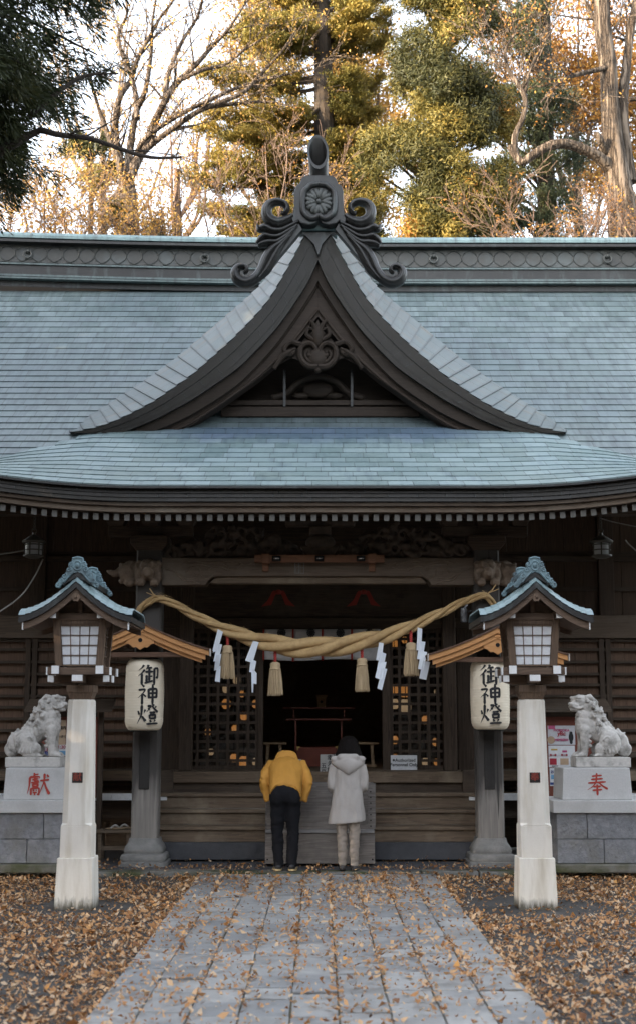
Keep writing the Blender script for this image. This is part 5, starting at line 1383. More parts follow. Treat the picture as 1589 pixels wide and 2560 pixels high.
    # pedestal
    xb = PX(98, 1960, YK - .3) if s > 0 else PX(1490, 1960, YK - .3)
    zt = z0 - 0.117; zl = PZ(2001, YK - .4)
    pd = thing('statue_pedestal', ('grey granite pedestal with red carved character under the left lion-dog' if s > 0 else 'grey granite pedestal with red carved character under the right lion-dog'), 'pedestal', (xb, YK, 0), 'pedestals of the lion-dogs')
    g = MB(); g.frus(xb, YK, zl, zt, 0.415, 0.33, 0.395, 0.315); g.build('block', granite2, pd, bevel=0.010)
    yy_ = lambda z: YK - 0.33 + 0.015 * (z - zl) / (zt - zl) - 0.0025
    brush('carved_character', '獻' if s > 0 else '奉', 0.27, lambda x, y, l: Vector((xb + x, yy_((zl + zt) / 2 + y) - l, (zl + zt) / 2 + y)), red_ink, pd, 11.5)
    xl = 1.95; x_in, x_out = (s * -1) * 2.80, (s * -1) * 5.2
    zq = PZ(2034, YK - .5)
    x_in = PX(1381, 2020, 16.35) * -s if s < 0 else PX(150, 2020, 16.35)
    x_in = -abs(PX(1381, 2020, 16.35)) if s > 0 else abs(PX(1381, 2020, 16.35))
    if s > 0: x_in -= 0.06
    g = MB(); g.box(x_in, x_out, 16.33, 17.35, zq, zl - 0.001); g.build('ledge', granite2, pd, bevel=0.008)
    g = MB(); zs_ = [0.17, 0.17 + (zq - 0.17) * 0.48, zq - 0.002]
    sgn = 1 if x_out > x_in else -1
    for k in range(2):
        x = x_in + sgn * 0.04; fi = 0
        while abs(x - x_in) < 2.3:
            L = random.uniform(0.55, 0.8) if fi else (0.36 if k else 0.55)
            g.box(x + sgn * 0.004, x + sgn * (L - 0.004), 16.37 + random.uniform(-.004, .004), 17.3, zs_[k] + 0.003, zs_[k + 1] - 0.003); x += sgn * L; fi = 1
    g.build('course_stones', rockface, pd, bevel=0.006)
    g = MB(); g.box(x_in - sgn * 0.03, x_out, 16.29, 17.3, 0.07, 0.168); g.build('footing', kerb_m, pd, bevel=0.012)
lion(1, 'stone lion-dog statue facing right, partly behind the left post lantern')
lion(-1, 'stone lion-dog statue facing left with open face, right of the right post lantern')

# ------------------------------------------------------------------ offering box
x0, x1 = PX(663, 2060, 17.25), PX(936, 2060, 17.25); zt = PZ(1960, 17.25)
ob = thing('offering_box', 'weathered grey wooden offering box behind the two visitors', 'offering box', ((x0 + x1) / 2, 17.25, 0.075))
zm = PZ(2078, 17.25)
g = MB(); g.box(x0, x1, 17.27, 17.31, 0.08, zm - 0.024); g.box(x0 + 0.02, x1 - 0.02, 17.275, 17.315, zm + 0.024, zt); g.build('front_board', w_grey, ob, bevel=0.004)
g = MB(); g.box(x0 + 0.003, x1 - 0.01, 17.245, 17.31, zm - 0.022, zm + 0.022); g.build('batten', wood('pale_batten', (0.30, 0.29, 0.285), (0.19, 0.18, 0.175), 'x'), ob, bevel=0.003)
g = MB(); g.box(x0, x0 + 0.04, 17.312, 17.85, 0.08, zt); g.box(x1 - 0.04, x1, 17.312, 17.85, 0.08, zt); g.box(x0 + 0.04, x1 - 0.04, 17.81, 17.85, 0.08, zt); g.build('side_board', w_grey, ob, bevel=0.004)
g = MB(); g.box(x0 - 0.02, x0 + 0.10, 17.25, 17.312, zt + 0.001, zt + 0.03); g.box(x1 - 0.085, x1 + 0.01, 17.262, 17.274, zm + 0.03, zt + 0.01)
n_ = 14
for i in range(n_): y = 17.33 + i * 0.035; g.bar((x0 + 0.03, y, zt - 0.01), (x1 - 0.03, y, zt - 0.01), 0.02, 0.025)
g.build('top_slats', w_grey, ob)
g = MB()
for i in range(7): g.lathe([(0.009, 0), (0.009, 0.006)], (x1 - 0.05, 17.256, zm + 0.06 + i * 0.07), 8, 'y')
for xx in (x0 + 0.03, x1 - 0.03): g.lathe([(0.011, 0), (0.011, 0.006)], (xx, 17.264, 0.13), 8, 'y')
g.build('nail', void_m, ob)

# ------------------------------------------------------------------ notices and the sign
board_w = flat('pale_board', (0.42, 0.40, 0.38), 0.7); lam = flat('laminated_paper', (0.76, 0.77, 0.79), 0.25)
def notice(px0, px1, py0, py1, Y, label, m_, words, name='notice_board', mname=None, ink_=None, tilt=0.0):
    c = P((px0 + px1) / 2, py1, Y); t = thing(name, label, 'notice', c)
    w_, h_ = (px1 - px0) / 3400 * Y * 0.995, PZ(py0, Y) - PZ(py1, Y)
    g = MB(); g.box(c.x - w_ / 2, c.x + w_ / 2, Y, Y + 0.012, c.z, c.z + h_); b = g.build('board', m_, t, bevel=0.002)
    for s_, size, u, v_, bd in words:
        text('writing', s_, size, (c.x + u * w_ / 2, Y - 0.003, c.z + h_ * (0.5 + v_ / 2)), ink_ or ink, b, bold=bd)
    g = MB(); g.bar((c.x, Y + 0.012, c.z + h_ * 0.8), (c.x, Y + 0.12, c.z), 0.03, 0.008); g.build('prop', w_dark, t)
    return t
notice(688, 753, 1898, 1934, 18.76, 'small white handwritten notice behind the bowing man in the yellow jacket', board_w, [('祓え給い', 0.055, 0.72, 0.45, 0.0), ('給い', 0.055, 0.62, -0.45, 0.0)])
notice(800, 846, 1886, 1934, 18.78, 'pale board with columns of brush writing left of the dark haired woman', board_w, [('守\nり\n給', 0.075, 0.70, 0.25, 0.001), ('幸\nえ\n給', 0.080, 0.05, 0.0, 0.001), ('五\n百', 0.075, -0.62, -0.5, 0.001)])
sg = notice(976, 1041, 1888, 1925, 19.30, 'white laminated sign reading Authorized Personnel Only at the foot of the right lattice', lam, [('※Authorized\nPersonnel Only', 0.062, 0.0, 0.0, 0.0012)], 'paper_sign')

# ------------------------------------------------------------------ inside the doorway
red_l = mat('red_lacquer_wood', (0.22, 0.045, 0.022), (0.15, 0.03, 0.016), 6, 0.35, 0.1, 30)
stoolw = wood('pale_stool_wood', (0.36, 0.25, 0.15), (0.25, 0.165, 0.095), 'x')
YT = 21.6
t = thing('altar_table', 'low red lacquered altar table in the dark hall behind the doorway', 'table', (PX(797, 1920, YT), YT, 1.15))
g = MB(); wbox(g, 708, 886, 1768, 1772, YT, 0.4); g.build('upper_shelf', red_l, t, bevel=0.004)
g = MB(); wbox(g, 715, 877, 1796, 1801, YT, 0.4); g.build('lower_shelf', red_l, t, bevel=0.004)
for px in (739, 853): g = MB(); wbox(g, px - 2, px + 2, 1801, 1945, YT + 0.02, 0.04); g.build('leg', red_l, t)
for px in (734, 860): g = MB(); wbox(g, px - 1.5, px + 1.5, 1772, 1796, YT + 0.02, 0.04); g.build('shelf_post', red_l, t)
t = thing('lacquer_panel', 'red brown lacquer chest front below the altar table', 'chest', (PX(795, 1910, 21), 21.0, 1.15))
g = MB(); wbox(g, 742, 846, 1868, 1935, 21.0, 0.5); g.build('front', red_l, t, bevel=0.006)
gold = flat('gold_fitting', (0.60, 0.42, 0.16), 0.3, 0.9)
g = MB()
for px in (742, 838): wbox(g, px, px + 8, 1866, 1870, 20.99, 0.01); wbox(g, px + (0 if px < 800 else 4), px + (4 if px < 800 else 8), 1870, 1876, 20.99, 0.01)
g.build('corner_fitting', gold, t)
t = thing('offering_stand', 'small pale wooden stand with a round hole on top of the altar table', 'offering stand', P(803, 1769, YT + 0.1))
c = t.location; g = MB(); g.frus(c.x, YT + 0.15, c.z, c.z + 0.17, 0.062, 0.062, 0.070, 0.070); g.build('body', stoolw, t, bevel=0.004)
g = MB(); g.box(c.x - 0.09, c.x + 0.09, YT + 0.05, YT + 0.25, c.z + 0.171, c.z + 0.195); g.build('tray', stoolw, t, bevel=0.004)
g = MB(); g.lathe([(0.022, 0), (0.022, 0.004)], (c.x, YT + 0.077, c.z + 0.09), 12, 'y'); g.build('hole', void_m, t)  # dark inside of the hole drawn as a black disc
for (p0, p1, lab) in ((653, 716, 'pale wooden stool just inside the doorway on the left'), (868, 946, 'pale wooden stool inside the doorway on the right behind the woman')):
    Y = 20.6; c = P((p0 + p1) / 2, 1935, Y); t = thing('stool', lab, 'stool', (c.x, Y, 1.15), 'wooden stools inside the hall')
    xa, xb = PX(p0, 1900, Y), PX(p1, 1900, Y); z1 = PZ(1856, Y)
    g = MB(); g.box(xa, xb, Y, Y + 0.35, z1 - 0.03, z1); g.build('seat', stoolw, t, bevel=0.005)
    for xx in (xa + 0.08, xb - 0.08):
        for yy in (Y + 0.05, Y + 0.30): g = MB(); g.bar((xx, yy, 1.15), (xx + (0.02 if xx < c.x else -0.02), yy, z1 - 0.03), 0.04, 0.04); g.build('leg', stoolw, t)
    g = MB(); g.box(xa + 0.03, xb - 0.03, Y + 0.04, Y + 0.09, 1.155, 1.19); g.build('foot_rail', stoolw, t)
# curtain with black crests and red bands
cloth_w = flat('white_curtain_cloth', (0.55, 0.53, 0.52), 0.8); red_c = flat('red_cloth', (0.34, 0.045, 0.03), 0.7)
YC_ = 19.42
t = thing('crested_curtain', 'short white curtain with black round crests and red bands over the doorway', 'curtain', P(808, 1575, YC_))
def cloth(px0, px1, py0, py1, Y, fold, m_, nm, par, n=40):
    g = MB(); vs = []
    xa, xb, za, zb = PX(px0, 1600, Y), PX(px1, 1600, Y), PZ(py0, Y), PZ(py1, Y)
    for j in range(9):
        for i in range(n + 1):
            x = xa + (xb - xa) * i / n; v = j / 8
            vs.append((x, Y + fold * math.sin(x * 21 + 0.6 * math.sin(x * 7)) * (0.3 + 0.7 * v), za + (zb - za) * v + 0.012 * math.sin(x * 5) * v))
    g.add(vs, [(j * (n + 1) + i, j * (n + 1) + i + 1, (j + 1) * (n + 1) + i + 1, (j + 1) * (n + 1) + i) for j in range(8) for i in range(n)])
    o = g.build(nm, m_, par, smooth=True); sdm = o.modifiers.new('thick', 'SOLIDIFY'); sdm.thickness = 0.006; return o
for k in range(4):
    p0 = 660 + k * 73; cl = cloth(p0 + 2, p0 + 71, 1573, 1650, YC_, 0.016, cloth_w, 'cloth', t, 14)
    c = P(p0 + 44, 1582, YC_ - 0.035); g = MB(); g.lathe([(0.038, 0.0), (0.038, 0.006)], c, 16, 'y')
    for q in range(12): a = q * math.pi / 6; g.ell(c + Vector((0.050 * math.cos(a), 0, 0.050 * math.sin(a))), (0.014, 0.006, 0.014), 8, 6)
    g.build('crest', ink, cl)
    if k: cloth(p0 - 3, p0 + 2, 1573, 1652, YC_ - 0.02, 0.004, red_c, 'red_band', t, 3)
cloth(657, 661, 1573, 1652, YC_ - 0.02, 0.004, red_c, 'red_band', t, 3)
for px, lab in ((696, 'left red drape tied up like a little roof under the tie beam'), (908, 'right red drape tied up like a little roof under the tie beam')):
    Y = 19.1; t = thing('red_drape', lab, 'drape', P(px, 1475, Y), 'red drapes under the tie beam')
    for s in (-1, 1):
        g = MB(); A = [(4, 1478), (14, 1478), (26, 1500), (42, 1516)]; B = [(0, 1486), (7, 1486), (14, 1502), (18, 1512)]
        a = spline([P(px + s * u, v, Y) for u, v in A], 5); b = spline([P(px + s * u, v, Y) for u, v in B], 5); n_ = len(a)
        vs = a + b + [q + Vector((0, 0.02, 0)) for q in a] + [q + Vector((0, 0.02, 0)) for q in b]
        g.add(vs, [f for i in range(n_ - 1) for f in ((i, i + 1, n_ + i + 1, n_ + i), (2 * n_ + i, 3 * n_ + i, 3 * n_ + i + 1, 2 * n_ + i + 1), (i, 2 * n_ + i, 2 * n_ + i + 1, i + 1))]); g.build('cloth', red_c, t)
    g = MB(); g.ell(P(px, 1480, Y), (0.045, 0.03, 0.035)); g.build('knot', red_c, t, smooth=True)
# added glowing lamps standing in for amber glints in the lattice panes
glow = flat('amber_glint_glow', (0.8, 0.6, 0.3), 0.6, emit=(1.0, 0.40, 0.10), es=0.055); glow2 = flat('pale_glint_glow', (0.8, 0.7, 0.5), 0.6, emit=(1.0, 0.66, 0.36), es=0.04)
lr = random.Random(21); lamp0 = None; kk = 0
spots = [(566, 1722, .05), (566, 1760, .06), (592, 1700, .05), (606, 1735, .04), (610, 1790, .05), (588, 1822, .045), (610, 1905, .07), (585, 1895, .05), (640, 1760, .05), (528, 1880, .04), (640, 1905, .05), (520, 1830, .04),
         (985, 1722, .06), (1010, 1728, .075), (985, 1760, .06), (1012, 1765, .08), (1010, 1600, .04), (985, 1610, .05), (1062, 1800, .05), (1088, 1855, .05), (985, 1850, .05), (1062, 1905, .05), (1090, 1730, .035), (1065, 1655, .04), (1090, 1905, .04), (985, 1895, .05)]
for px, py, rr_ in spots:
    Y = 20.7 + lr.uniform(0, 1.2); c = P(px, py, Y); kk += 1
    rr_ *= 1.15; t = thing('glint_lamp', ('added amber lamp standing in for a glint in the left lattice door' if px < 800 else 'added amber lamp standing in for a glint in the right lattice door'), 'lamp', c, 'added lamps for glints in the left lattice' if px < 800 else 'added lamps for glints in the right lattice')
    g = MB(); g.lathe([(rr_ * 0.5, -rr_ * 1.1), (rr_ * 0.95, -rr_ * 0.6), (rr_ * 1.0, rr_ * 0.5), (rr_ * 0.55, rr_ * 1.1)], c, 4); g.build('glint_shade', glow if lr.random() < 0.6 else glow2, t, smooth=True)
    g = MB(); g.tube([c + Vector((0, 0, rr_ * 1.1)), Vector((c.x, c.y, 4.2))], 0.006, 5); g.build('cord', void_m, t)

# ------------------------------------------------------------------ spotlight rail on the tie beam
steel = flat('bright_steel', (0.6, 0.6, 0.62), 0.25, 1.0)
t = thing('spotlight_rail', 'reddish wooden rail with three small lamps fixed across the carved tie beam', 'lamp rail', P(797, 1395, YB - 0.12))
rw = wood('red_rail_wood', (0.24, 0.115, 0.065), (0.15, 0.075, 0.045), 'x')
g = MB(); wbox(g, 636, 960, 1387, 1405, YB - 0.14, 0.08); g.build('rail', rw, t, bevel=0.004)
for px in (664, 929): g = MB(); wbox(g, px - 10, px + 10, 1384, 1407, YB - 0.16, 0.158); wbox(g, px - 8, px + 8, 1407, 1428, YB - 0.05, 0.048); g.build('bracket', rw, t, bevel=0.004)
for px in (691, 798, 901):
    g = MB(); c = P(px, 1396, YB - 0.19); g.box(c.x - 0.055, c.x + 0.055, c.y, c.y + 0.05, c.z - 0.035, c.z + 0.035); l_ = g.build('lamp', void_m, t, bevel=0.008)
    g = MB(); g.lathe([(0.012, -0.035), (0.012, 0.035)], c + Vector((0, -0.01, 0)), 10, 'x'); g.build('lamp_tube', steel, l_, smooth=True)

# ------------------------------------------------------------------ bronze lanterns hanging from the eaves
bronze = mat('bronze', (0.11, 0.105, 0.085), (0.06, 0.058, 0.05), 8, 0.5, 0.3, 40); milk = flat('milk_glass', (0.42, 0.44, 0.46), 0.3)
for px, lab in ((85, 'small bronze lantern hanging from the left eaves with loose cable'), (1502, 'small bronze lantern hanging from the right eaves')):
    Y = 17.6; c = P(px, 1370, Y); k = 17.6 / 3400
    t = thing('hanging_lantern', lab, 'lantern', c, 'bronze lanterns under the eaves')
    H_ = lambda py: PZ(py, Y) - c.z
    g = MB(); g.lathe([(0.145, H_(1358)), (0.155, H_(1354)), (0.13, H_(1350)), (0.075, H_(1343)), (0.025, H_(1338)), (0.02, H_(1332))], c, 6 * 3); g.build('cap', bronze, t, smooth=30)
    g = MB(); g.lathe([(0.108, H_(1389)), (0.112, H_(1359))], c, 18); g.build('glass', milk, t, smooth=30)
    g = MB()
    for q in range(6): a = q * math.pi / 3 + 0.3; g.bar(c + Vector((0.116 * math.cos(a), 0.116 * math.sin(a), H_(1389))), c + Vector((0.116 * math.cos(a), 0.116 * math.sin(a), H_(1358))), 0.016, 0.016)
    for py in (1364, 1377): g.lathe([(0.114, H_(py)), (0.118, H_(py - 1.5)), (0.114, H_(py - 3))], c, 18, cap=False)
    g.build('cage', bronze, t)
    g = MB(); g.lathe([(0.07, H_(1396)), (0.135, H_(1391)), (0.13, H_(1388))], c, 18); g.build('floor_plate', bronze, t, smooth=30)
    g = MB(); g.tube([c + Vector((0.03 * math.cos(a), 0, H_(1327) + 0.03 * math.sin(a))) for a in np.linspace(0, 6.283, 13)], 0.007, 6); z_ = H_(1321)
    while c.z + z_ < 4.75: g.tube([c + Vector((0.012 * math.cos(a), 0.003, z_ + 0.025 * math.sin(a))) for a in np.linspace(0, 6.283, 9)], 0.005, 5); z_ += 0.042
    g.build('chain', bronze, t)
wire = flat('grey_cable', (0.30, 0.28, 0.25), 0.6)
g = MB(); g.tube(spline([P(108, 1398, 17.6), P(85, 1445, 17.5), P(45, 1497, 17.4), P(-40, 1555, 17.3)], 6), 0.010, 6); tag(g.build('cable', wire, smooth=True, at=P(85, 1445, 17.5)), 'loose grey cable sagging down to the left from the bronze lantern', 'cable')
g = MB(); g.tube(spline([P(62, 1376, 17.62), P(20, 1383, 17.6), P(-40, 1392, 17.6)], 6), 0.010, 6); tag(g.build('cable', wire, smooth=True, at=P(20, 1383, 17.6)), 'nearly level grey cable running left from the bronze lantern cage', 'cable')
g = MB(); g.tube(spline([P(1500, 1296, 17.8), P(1545, 1308, 17.7), P(1640, 1326, 17.6)], 6), 0.008, 6); tag(g.build('cable', wire, smooth=True, at=P(1545, 1308, 17.7)), 'thin cable under the right eaves running to the frame edge', 'cable')
g = MB(); g.tube(spline([P(1562, 1350, 17.6), P(1575, 1365, 17.6), P(1640, 1420, 17.5)], 6), 0.009, 6); tag(g.build('cable', wire, smooth=True, at=P(1562, 1350, 17.6)), 'short grey cable right of the right bronze lantern', 'cable')

# security camera on the inner post
t = thing('security_camera', 'small grey security camera beside the right end of the rope', 'camera', P(1158, 1534, 17.6))
g = MB(); c = t.location; g.lathe([(0.035, -0.11), (0.042, -0.10), (0.042, 0.06), (0.03, 0.07)], c, 14, 'z'); g.build('housing', flat('grey_plastic', (0.30, 0.31, 0.33), 0.4), t, smooth=40)
g = MB(); g.bar(c + Vector((0.03, 0, 0.02)), c + Vector((0.13, 0.02, 0.05)), 0.025, 0.025); g.bar(c + Vector((0.0, 0, 0.06)), c + Vector((0.05, 0, 0.12)), 0.02, 0.02); g.build('arm', steel, t)

# low bench with sandals under the left veranda
bw = wood('bench_wood', (0.20, 0.15, 0.105), (0.12, 0.09, 0.065), 'x')
Y = 17.75; t = thing('bench', 'low wooden bench under the veranda beside the left pillar', 'bench', (PX(283, 2150, Y), Y, 0.075))
xa, xb, z1 = PX(240, 2080, Y), PX(331, 2080, Y), PZ(2075, Y)
g = MB(); g.box(xa, xb, Y - 0.03, Y + 0.3, z1 - 0.035, z1); g.build('seat', bw, t, bevel=0.004)
for xx in (xa + 0.03, xb - 0.07):
    for yy in (Y, Y + 0.25): g = MB(); g.box(xx, xx + 0.045, yy, yy + 0.04, 0.075, z1 - 0.035); g.build('leg', bw, t, bevel=0.003)
g = MB(); g.box(xa + 0.075, xb - 0.07, Y + 0.008, Y + 0.03, 0.20, 0.25); g.build('stretcher', bw, t)
sole = flat('straw_sole', (0.34, 0.25, 0.16), 0.8); strp = flat('white_strap', (0.48, 0.46, 0.44), 0.7)
for dx, yy, lab in ((0.0, Y + 0.06, 'straw sandal with white straps on the low bench, nearer one'), (0.10, Y + 0.19, 'straw sandal with white straps on the low bench, farther one')):
    c = Vector((PX(292, 2070, Y) + dx - 0.03, yy, z1)); t = thing('sandal', lab, 'sandal', c, 'sandals on the bench')
    g = MB(); g.ell(c + Vector((0, 0, 0.014)), (0.13, 0.05, 0.014), 20, 8); g.build('sole', sole, t, smooth=True)
    g = MB(); g.tube(spline([c + Vector((0.05, 0, 0.03)), c + Vector((0.0, -0.045, 0.055)), c + Vector((-0.05, -0.045, 0.02))], 4), 0.011, 6); g.tube(spline([c + Vector((0.05, 0, 0.03)), c + Vector((0.0, 0.045, 0.055)), c + Vector((-0.05, 0.045, 0.02))], 4), 0.011, 6); g.build('strap', strp, t, smooth=True)

# ------------------------------------------------------------------ notice boards behind the lion-dogs
rb = mat('red_brown_board', (0.20, 0.055, 0.032), (0.15, 0.042, 0.026), 5, 0.6, 0.15, 40)
white_pp = flat('poster_paper', (0.62, 0.62, 0.65), 0.4); pink = flat('pink_print', (0.55, 0.10, 0.22), 0.5); blue_p = flat('blue_print', (0.16, 0.36, 0.58), 0.5); navy = flat('navy_print', (0.03, 0.06, 0.25), 0.5); gold_p = flat('yellow_print', (0.62, 0.42, 0.10), 0.5); tan_p = flat('tan_print', (0.50, 0.36, 0.24), 0.5); redtx = flat('red_print', (0.40, 0.03, 0.05), 0.5)
def rect(name, m_, px0, px1, py0, py1, Y, par, d=0.004):
    g = MB(); wbox(g, px0, px1, py0, py1, Y, d); return g.build(name, m_, par)
YN = 18.0
for s in (-1, 1):
    X = lambda px: px if s > 0 else 1589 - px
    def rr2(name, m_, a, b, c, d, Y, par, dd=0.004): 
        a, b = sorted((X(a), X(b))); return rect(name, m_, a, b, c, d, Y, par, dd)
    lab = 'red brown notice board with small roof and pink posters behind the right lion-dog' if s > 0 else 'red brown notice board with small roof and pale posters behind the left lion-dog'
    cx_ = PX(X(1440), 1900, YN); t = thing('notice_board', lab, 'notice board', (cx_, YN, 0.075), 'roofed notice boards')
    rr2('board', rb, 1346, 1494, 1792, 1995, YN, t, 0.05)
    for px in (1340, 1500): g = MB(); a, b = sorted((X(px - 6), X(px + 6))); wbox(g, a, b, 1775, 2150, YN - 0.02, 0.08); g.build('frame_post', w_dark_z, t, bevel=0.005)
    g = MB(); xa, xb = sorted((PX(X(1300), 1770, YN), PX(X(1515), 1770, YN))); z0 = PZ(1780, YN - .2)
    zr = PZ(1752, YN - .1)
    g.add([(xa, YN - 0.30, z0), (xb, YN - 0.30, z0), (xb, YN + 0.03, zr), (xa, YN + 0.03, zr), (xa, YN - 0.30, z0 + 0.03), (xb, YN - 0.30, z0 + 0.03), (xb, YN + 0.03, zr + 0.03), (xa, YN + 0.03, zr + 0.03)], [(3, 2, 1, 0), (4, 5, 6, 7), (0, 1, 5, 4), (1, 2, 6, 5), (2, 3, 7, 6), (3, 0, 4, 7)])
    g.build('roof', w_dark, t)
    rr2('head_board', w_dark, 1346, 1494, 1770, 1792, YN + 0.001, t, 0.05)
    ye = YN - 0.006
    def wr(s_, size, px, py, m_, bd=0.001): text('writing', s_, size, P(px, py, ye - 0.008), m_, po, bold=bd)
    if s > 0:
        po = rect('poster', white_pp, 1368, 1436, 1814, 1862, ye, t); rect('print', pink, 1369, 1386, 1814, 1823, ye - 0.004, po)
        wr('MORIOKA', 0.045, 1402, 1826, pink, .0015); wr('yBc', 0.075, 1402, 1834, redtx, .002); wr('MEMBERS!', 0.040, 1402, 1850, pink, .0015)
        g = MB(); c = P(1376, 1850, ye - 0.004); g.lathe([(0.05, -0.003), (0.05, 0)], c, 20, 'y'); g.build('print', tan_p, po)
        g = MB(); c = P(1426, 1843, ye - 0.004); g.ell(c + Vector((0, 0, 0.05)), (0.022, 0.004, 0.025)); g.ell(c, (0.032, 0.004, 0.06)); g.ell(c - Vector((0, 0, 0.06)), (0.02, 0.004, 0.03)); g.build('print', ink, po)
        po = rect('poster', lam, 1370, 1436, 1864, 1918, ye, t); rect('print', gold_p, 1376, 1392, 1872, 1876, ye - .004, po); rect('print', pink, 1404, 1416, 1876, 1881, ye - .004, po)
        rect('print', redtx, 1373, 1390, 1896, 1912, ye - .004, po); rect('print', tan_p, 1399, 1420, 1896, 1912, ye - .004, po); wr('第一章', 0.03, 1381, 1888, redtx); wr('第二章', 0.03, 1409, 1888, redtx); rect('print', ink, 1378, 1394, 1914, 1916.5, ye - .004, po)
        po = rect('poster', lam, 1373, 1440, 1920, 1965, ye, t); rect('print', blue_p, 1376, 1402, 1937, 1948, ye - .004, po); rect('print', navy, 1374, 1440, 1956, 1962, ye - .004, po); wr('お知らせ', 0.045, 1392, 1930, navy)
    else:
        po = rect('poster', tan_p, 130, 165, 1800, 1862, ye, t); wr('御案内', 0.05, 152, 1820, ink); wr('あいさつ', 0.04, 152, 1842, ink)
        po = rect('poster', lam, 92, 165, 1862, 1890, ye, t); wr('山口上部', 0.055, 106, 1874, redtx, .002); wr('田胎内', 0.065, 102, 1884, navy, .002); wr('1:30', 0.06, 155, 1868, redtx, .001)
        rect('print', blue_p, 140, 165, 1877, 1888, ye - .004, po)

# ------------------------------------------------------------------ visitors
skin = mat('skin', (0.50, 0.33, 0.25), (0.46, 0.29, 0.21), 20, 0.55, 0.05, 80)
yel = mat('mustard_jacket', (0.55, 0.265, 0.045), (0.49, 0.235, 0.04), 8, 0.75, 0.25, 500, bdist=0.002); blk = mat('black_trousers', (0.013, 0.013, 0.015), (0.010, 0.010, 0.012), 8, 0.9, 0.2, 300, bdist=0.002, spec=0.15)
coat_m = mat('pale_grey_coat', (0.42, 0.385, 0.36), (0.375, 0.345, 0.32), 10, 0.85, 0.3, 350, bdist=0.002); beige = mat('beige_trousers', (0.30, 0.255, 0.215), (0.255, 0.215, 0.18), 8, 0.85, 0.3, 350, bdist=0.002)
hair_m = mat('dark_hair', (0.011, 0.008, 0.007), (0.004, 0.003, 0.003), 2, 0.6, 1.0, 3, stretch=(45, 45, 1.5), bdist=0.012, spec=0.12)
shoe_b = flat('black_shoe', (0.018, 0.018, 0.02), 0.5); sole_y = flat('tan_sole', (0.48, 0.35, 0.18), 0.7); shoe_d = flat('dark_shoe', (0.04, 0.035, 0.035), 0.5)
def wrinkle(amp, f=(14, 14, 7), seed=0.0):
    def fn(v):
        q = Vector((v.x * f[0] + seed, v.y * f[1], v.z * f[2])); return amp * (noise.noise(q) + 0.5 * noise.noise(q * 2.3))
    return fn
def hand(g, wrist, d, up, side):
    """open relaxed hand: palm, four fingers of unequal length bent at the knuckle, thumb from the side of the palm"""
    d, up = Vector(d).normalized(), Vector(up).normalized(); sv = d.cross(up).normalized() * side
    pc = wrist + d * 0.045
    for k in range(-1, 3): g.cap(wrist + sv * (k - 0.5) * 0.010, wrist + d * 0.085 + sv * (k - 0.5) * 0.021, 0.016, 0.013)
    for k, L in enumerate((0.066, 0.076, 0.070, 0.054)):
        b = wrist + d * 0.088 + sv * (k - 1.5) * 0.021; m = b + (d - up * 0.25).normalized() * L * 0.5; e = m + (d - up * 0.8).normalized() * L * 0.5
        g.cap(b, m, 0.0092, 0.0085, 8); g.cap(m, e, 0.0085, 0.0072, 8)
    b = wrist + d * 0.03 - sv * 0.028; m = b + (d * 0.7 - sv * 0.7).normalized() * 0.038; e = m + (d * 0.95 - sv * 0.2).normalized() * 0.030
    g.cap(b, m, 0.013, 0.0105, 8); g.cap(m, e, 0.0105, 0.0085, 8)
def head_parts(g, c, rot):
    """c = centre of the head, rot turns local (x right, -y face, z up)"""
    q = lambda x, y, z: c + rot @ Vector((x, y, z))
    def E(x, y, z, r): g.ell(q(x, y, z), r, 14, 10, rot)
    E(0, 0.008, 0.025, (0.076, 0.092, 0.092)); E(0, -0.025, -0.045, (0.060, 0.066, 0.068)); E(0, -0.055, -0.085, (0.028, 0.026, 0.022))
    g.tube([q(0, -0.085, 0.02), q(0, -0.108, -0.022), q(0, -0.095, -0.034)], [0.009, 0.014, 0.012], 8)
    for s in (-1, 1):
        E(s * 0.031, -0.078, 0.008, (0.015, 0.010, 0.009)); E(s * 0.032, -0.080, 0.026, (0.022, 0.010, 0.006)); E(s * 0.078, 0.012, -0.008, (0.012, 0.022, 0.032)); E(s * 0.015, -0.092, -0.036, (0.009, 0.009, 0.007))
    E(0, -0.088, -0.056, (0.024, 0.009, 0.006)); E(0, -0.086, -0.066, (0.021, 0.009, 0.006))

# --- bowing man in the mustard jacket
mx, my = PX(713, 2150, 16.72), 16.72; gz = 0.056
man = thing('person', 'person in a mustard jacket and black trousers bowing deeply before the offering box', 'person', (mx, my, gz))
hip = Vector((mx, my, gz + 0.90)); sh = Vector((mx, my + 0.40, gz + 1.24)); neck = Vector((mx, my + 0.48, gz + 1.245)); hd = Vector((mx, my + 0.60, gz + 1.04))
fl, fr_ = Vector((mx - 0.082, my, gz)), Vector((mx + 0.078, my, gz))
knee = lambda f: Vector((f.x * 0.93 + mx * 0.07 + (0.02 if f.x > mx else -0.02), my + 0.02, gz + 0.47))
g = MB()
for f, s in ((fl, -1), (fr_, 1)):
    h_ = hip + Vector((s * 0.085, 0.02, -0.02)); k_ = knee(f); g.cap(h_, k_, 0.075, 0.052); g.cap(k_, f + Vector((0, 0.02, 0.09)), 0.05, 0.034); g.cap(f + Vector((0, 0.02, 0.045)), f + Vector((0, 0.15, 0.03)), 0.034, 0.024)
    sl_ = sh + Vector((s * 0.165, -0.03, -0.01)); el = Vector((mx + s * 0.262, my + 0.22, gz + 1.02)); wr_ = Vector((mx + s * 0.165, my + 0.21, gz + 0.81))
    g.cap(sl_, el, 0.042, 0.034); g.cap(el, wr_, 0.034, 0.026); hand(g, wr_, (-s * 0.75, -0.1, -0.75), (0, 1, 0), s)
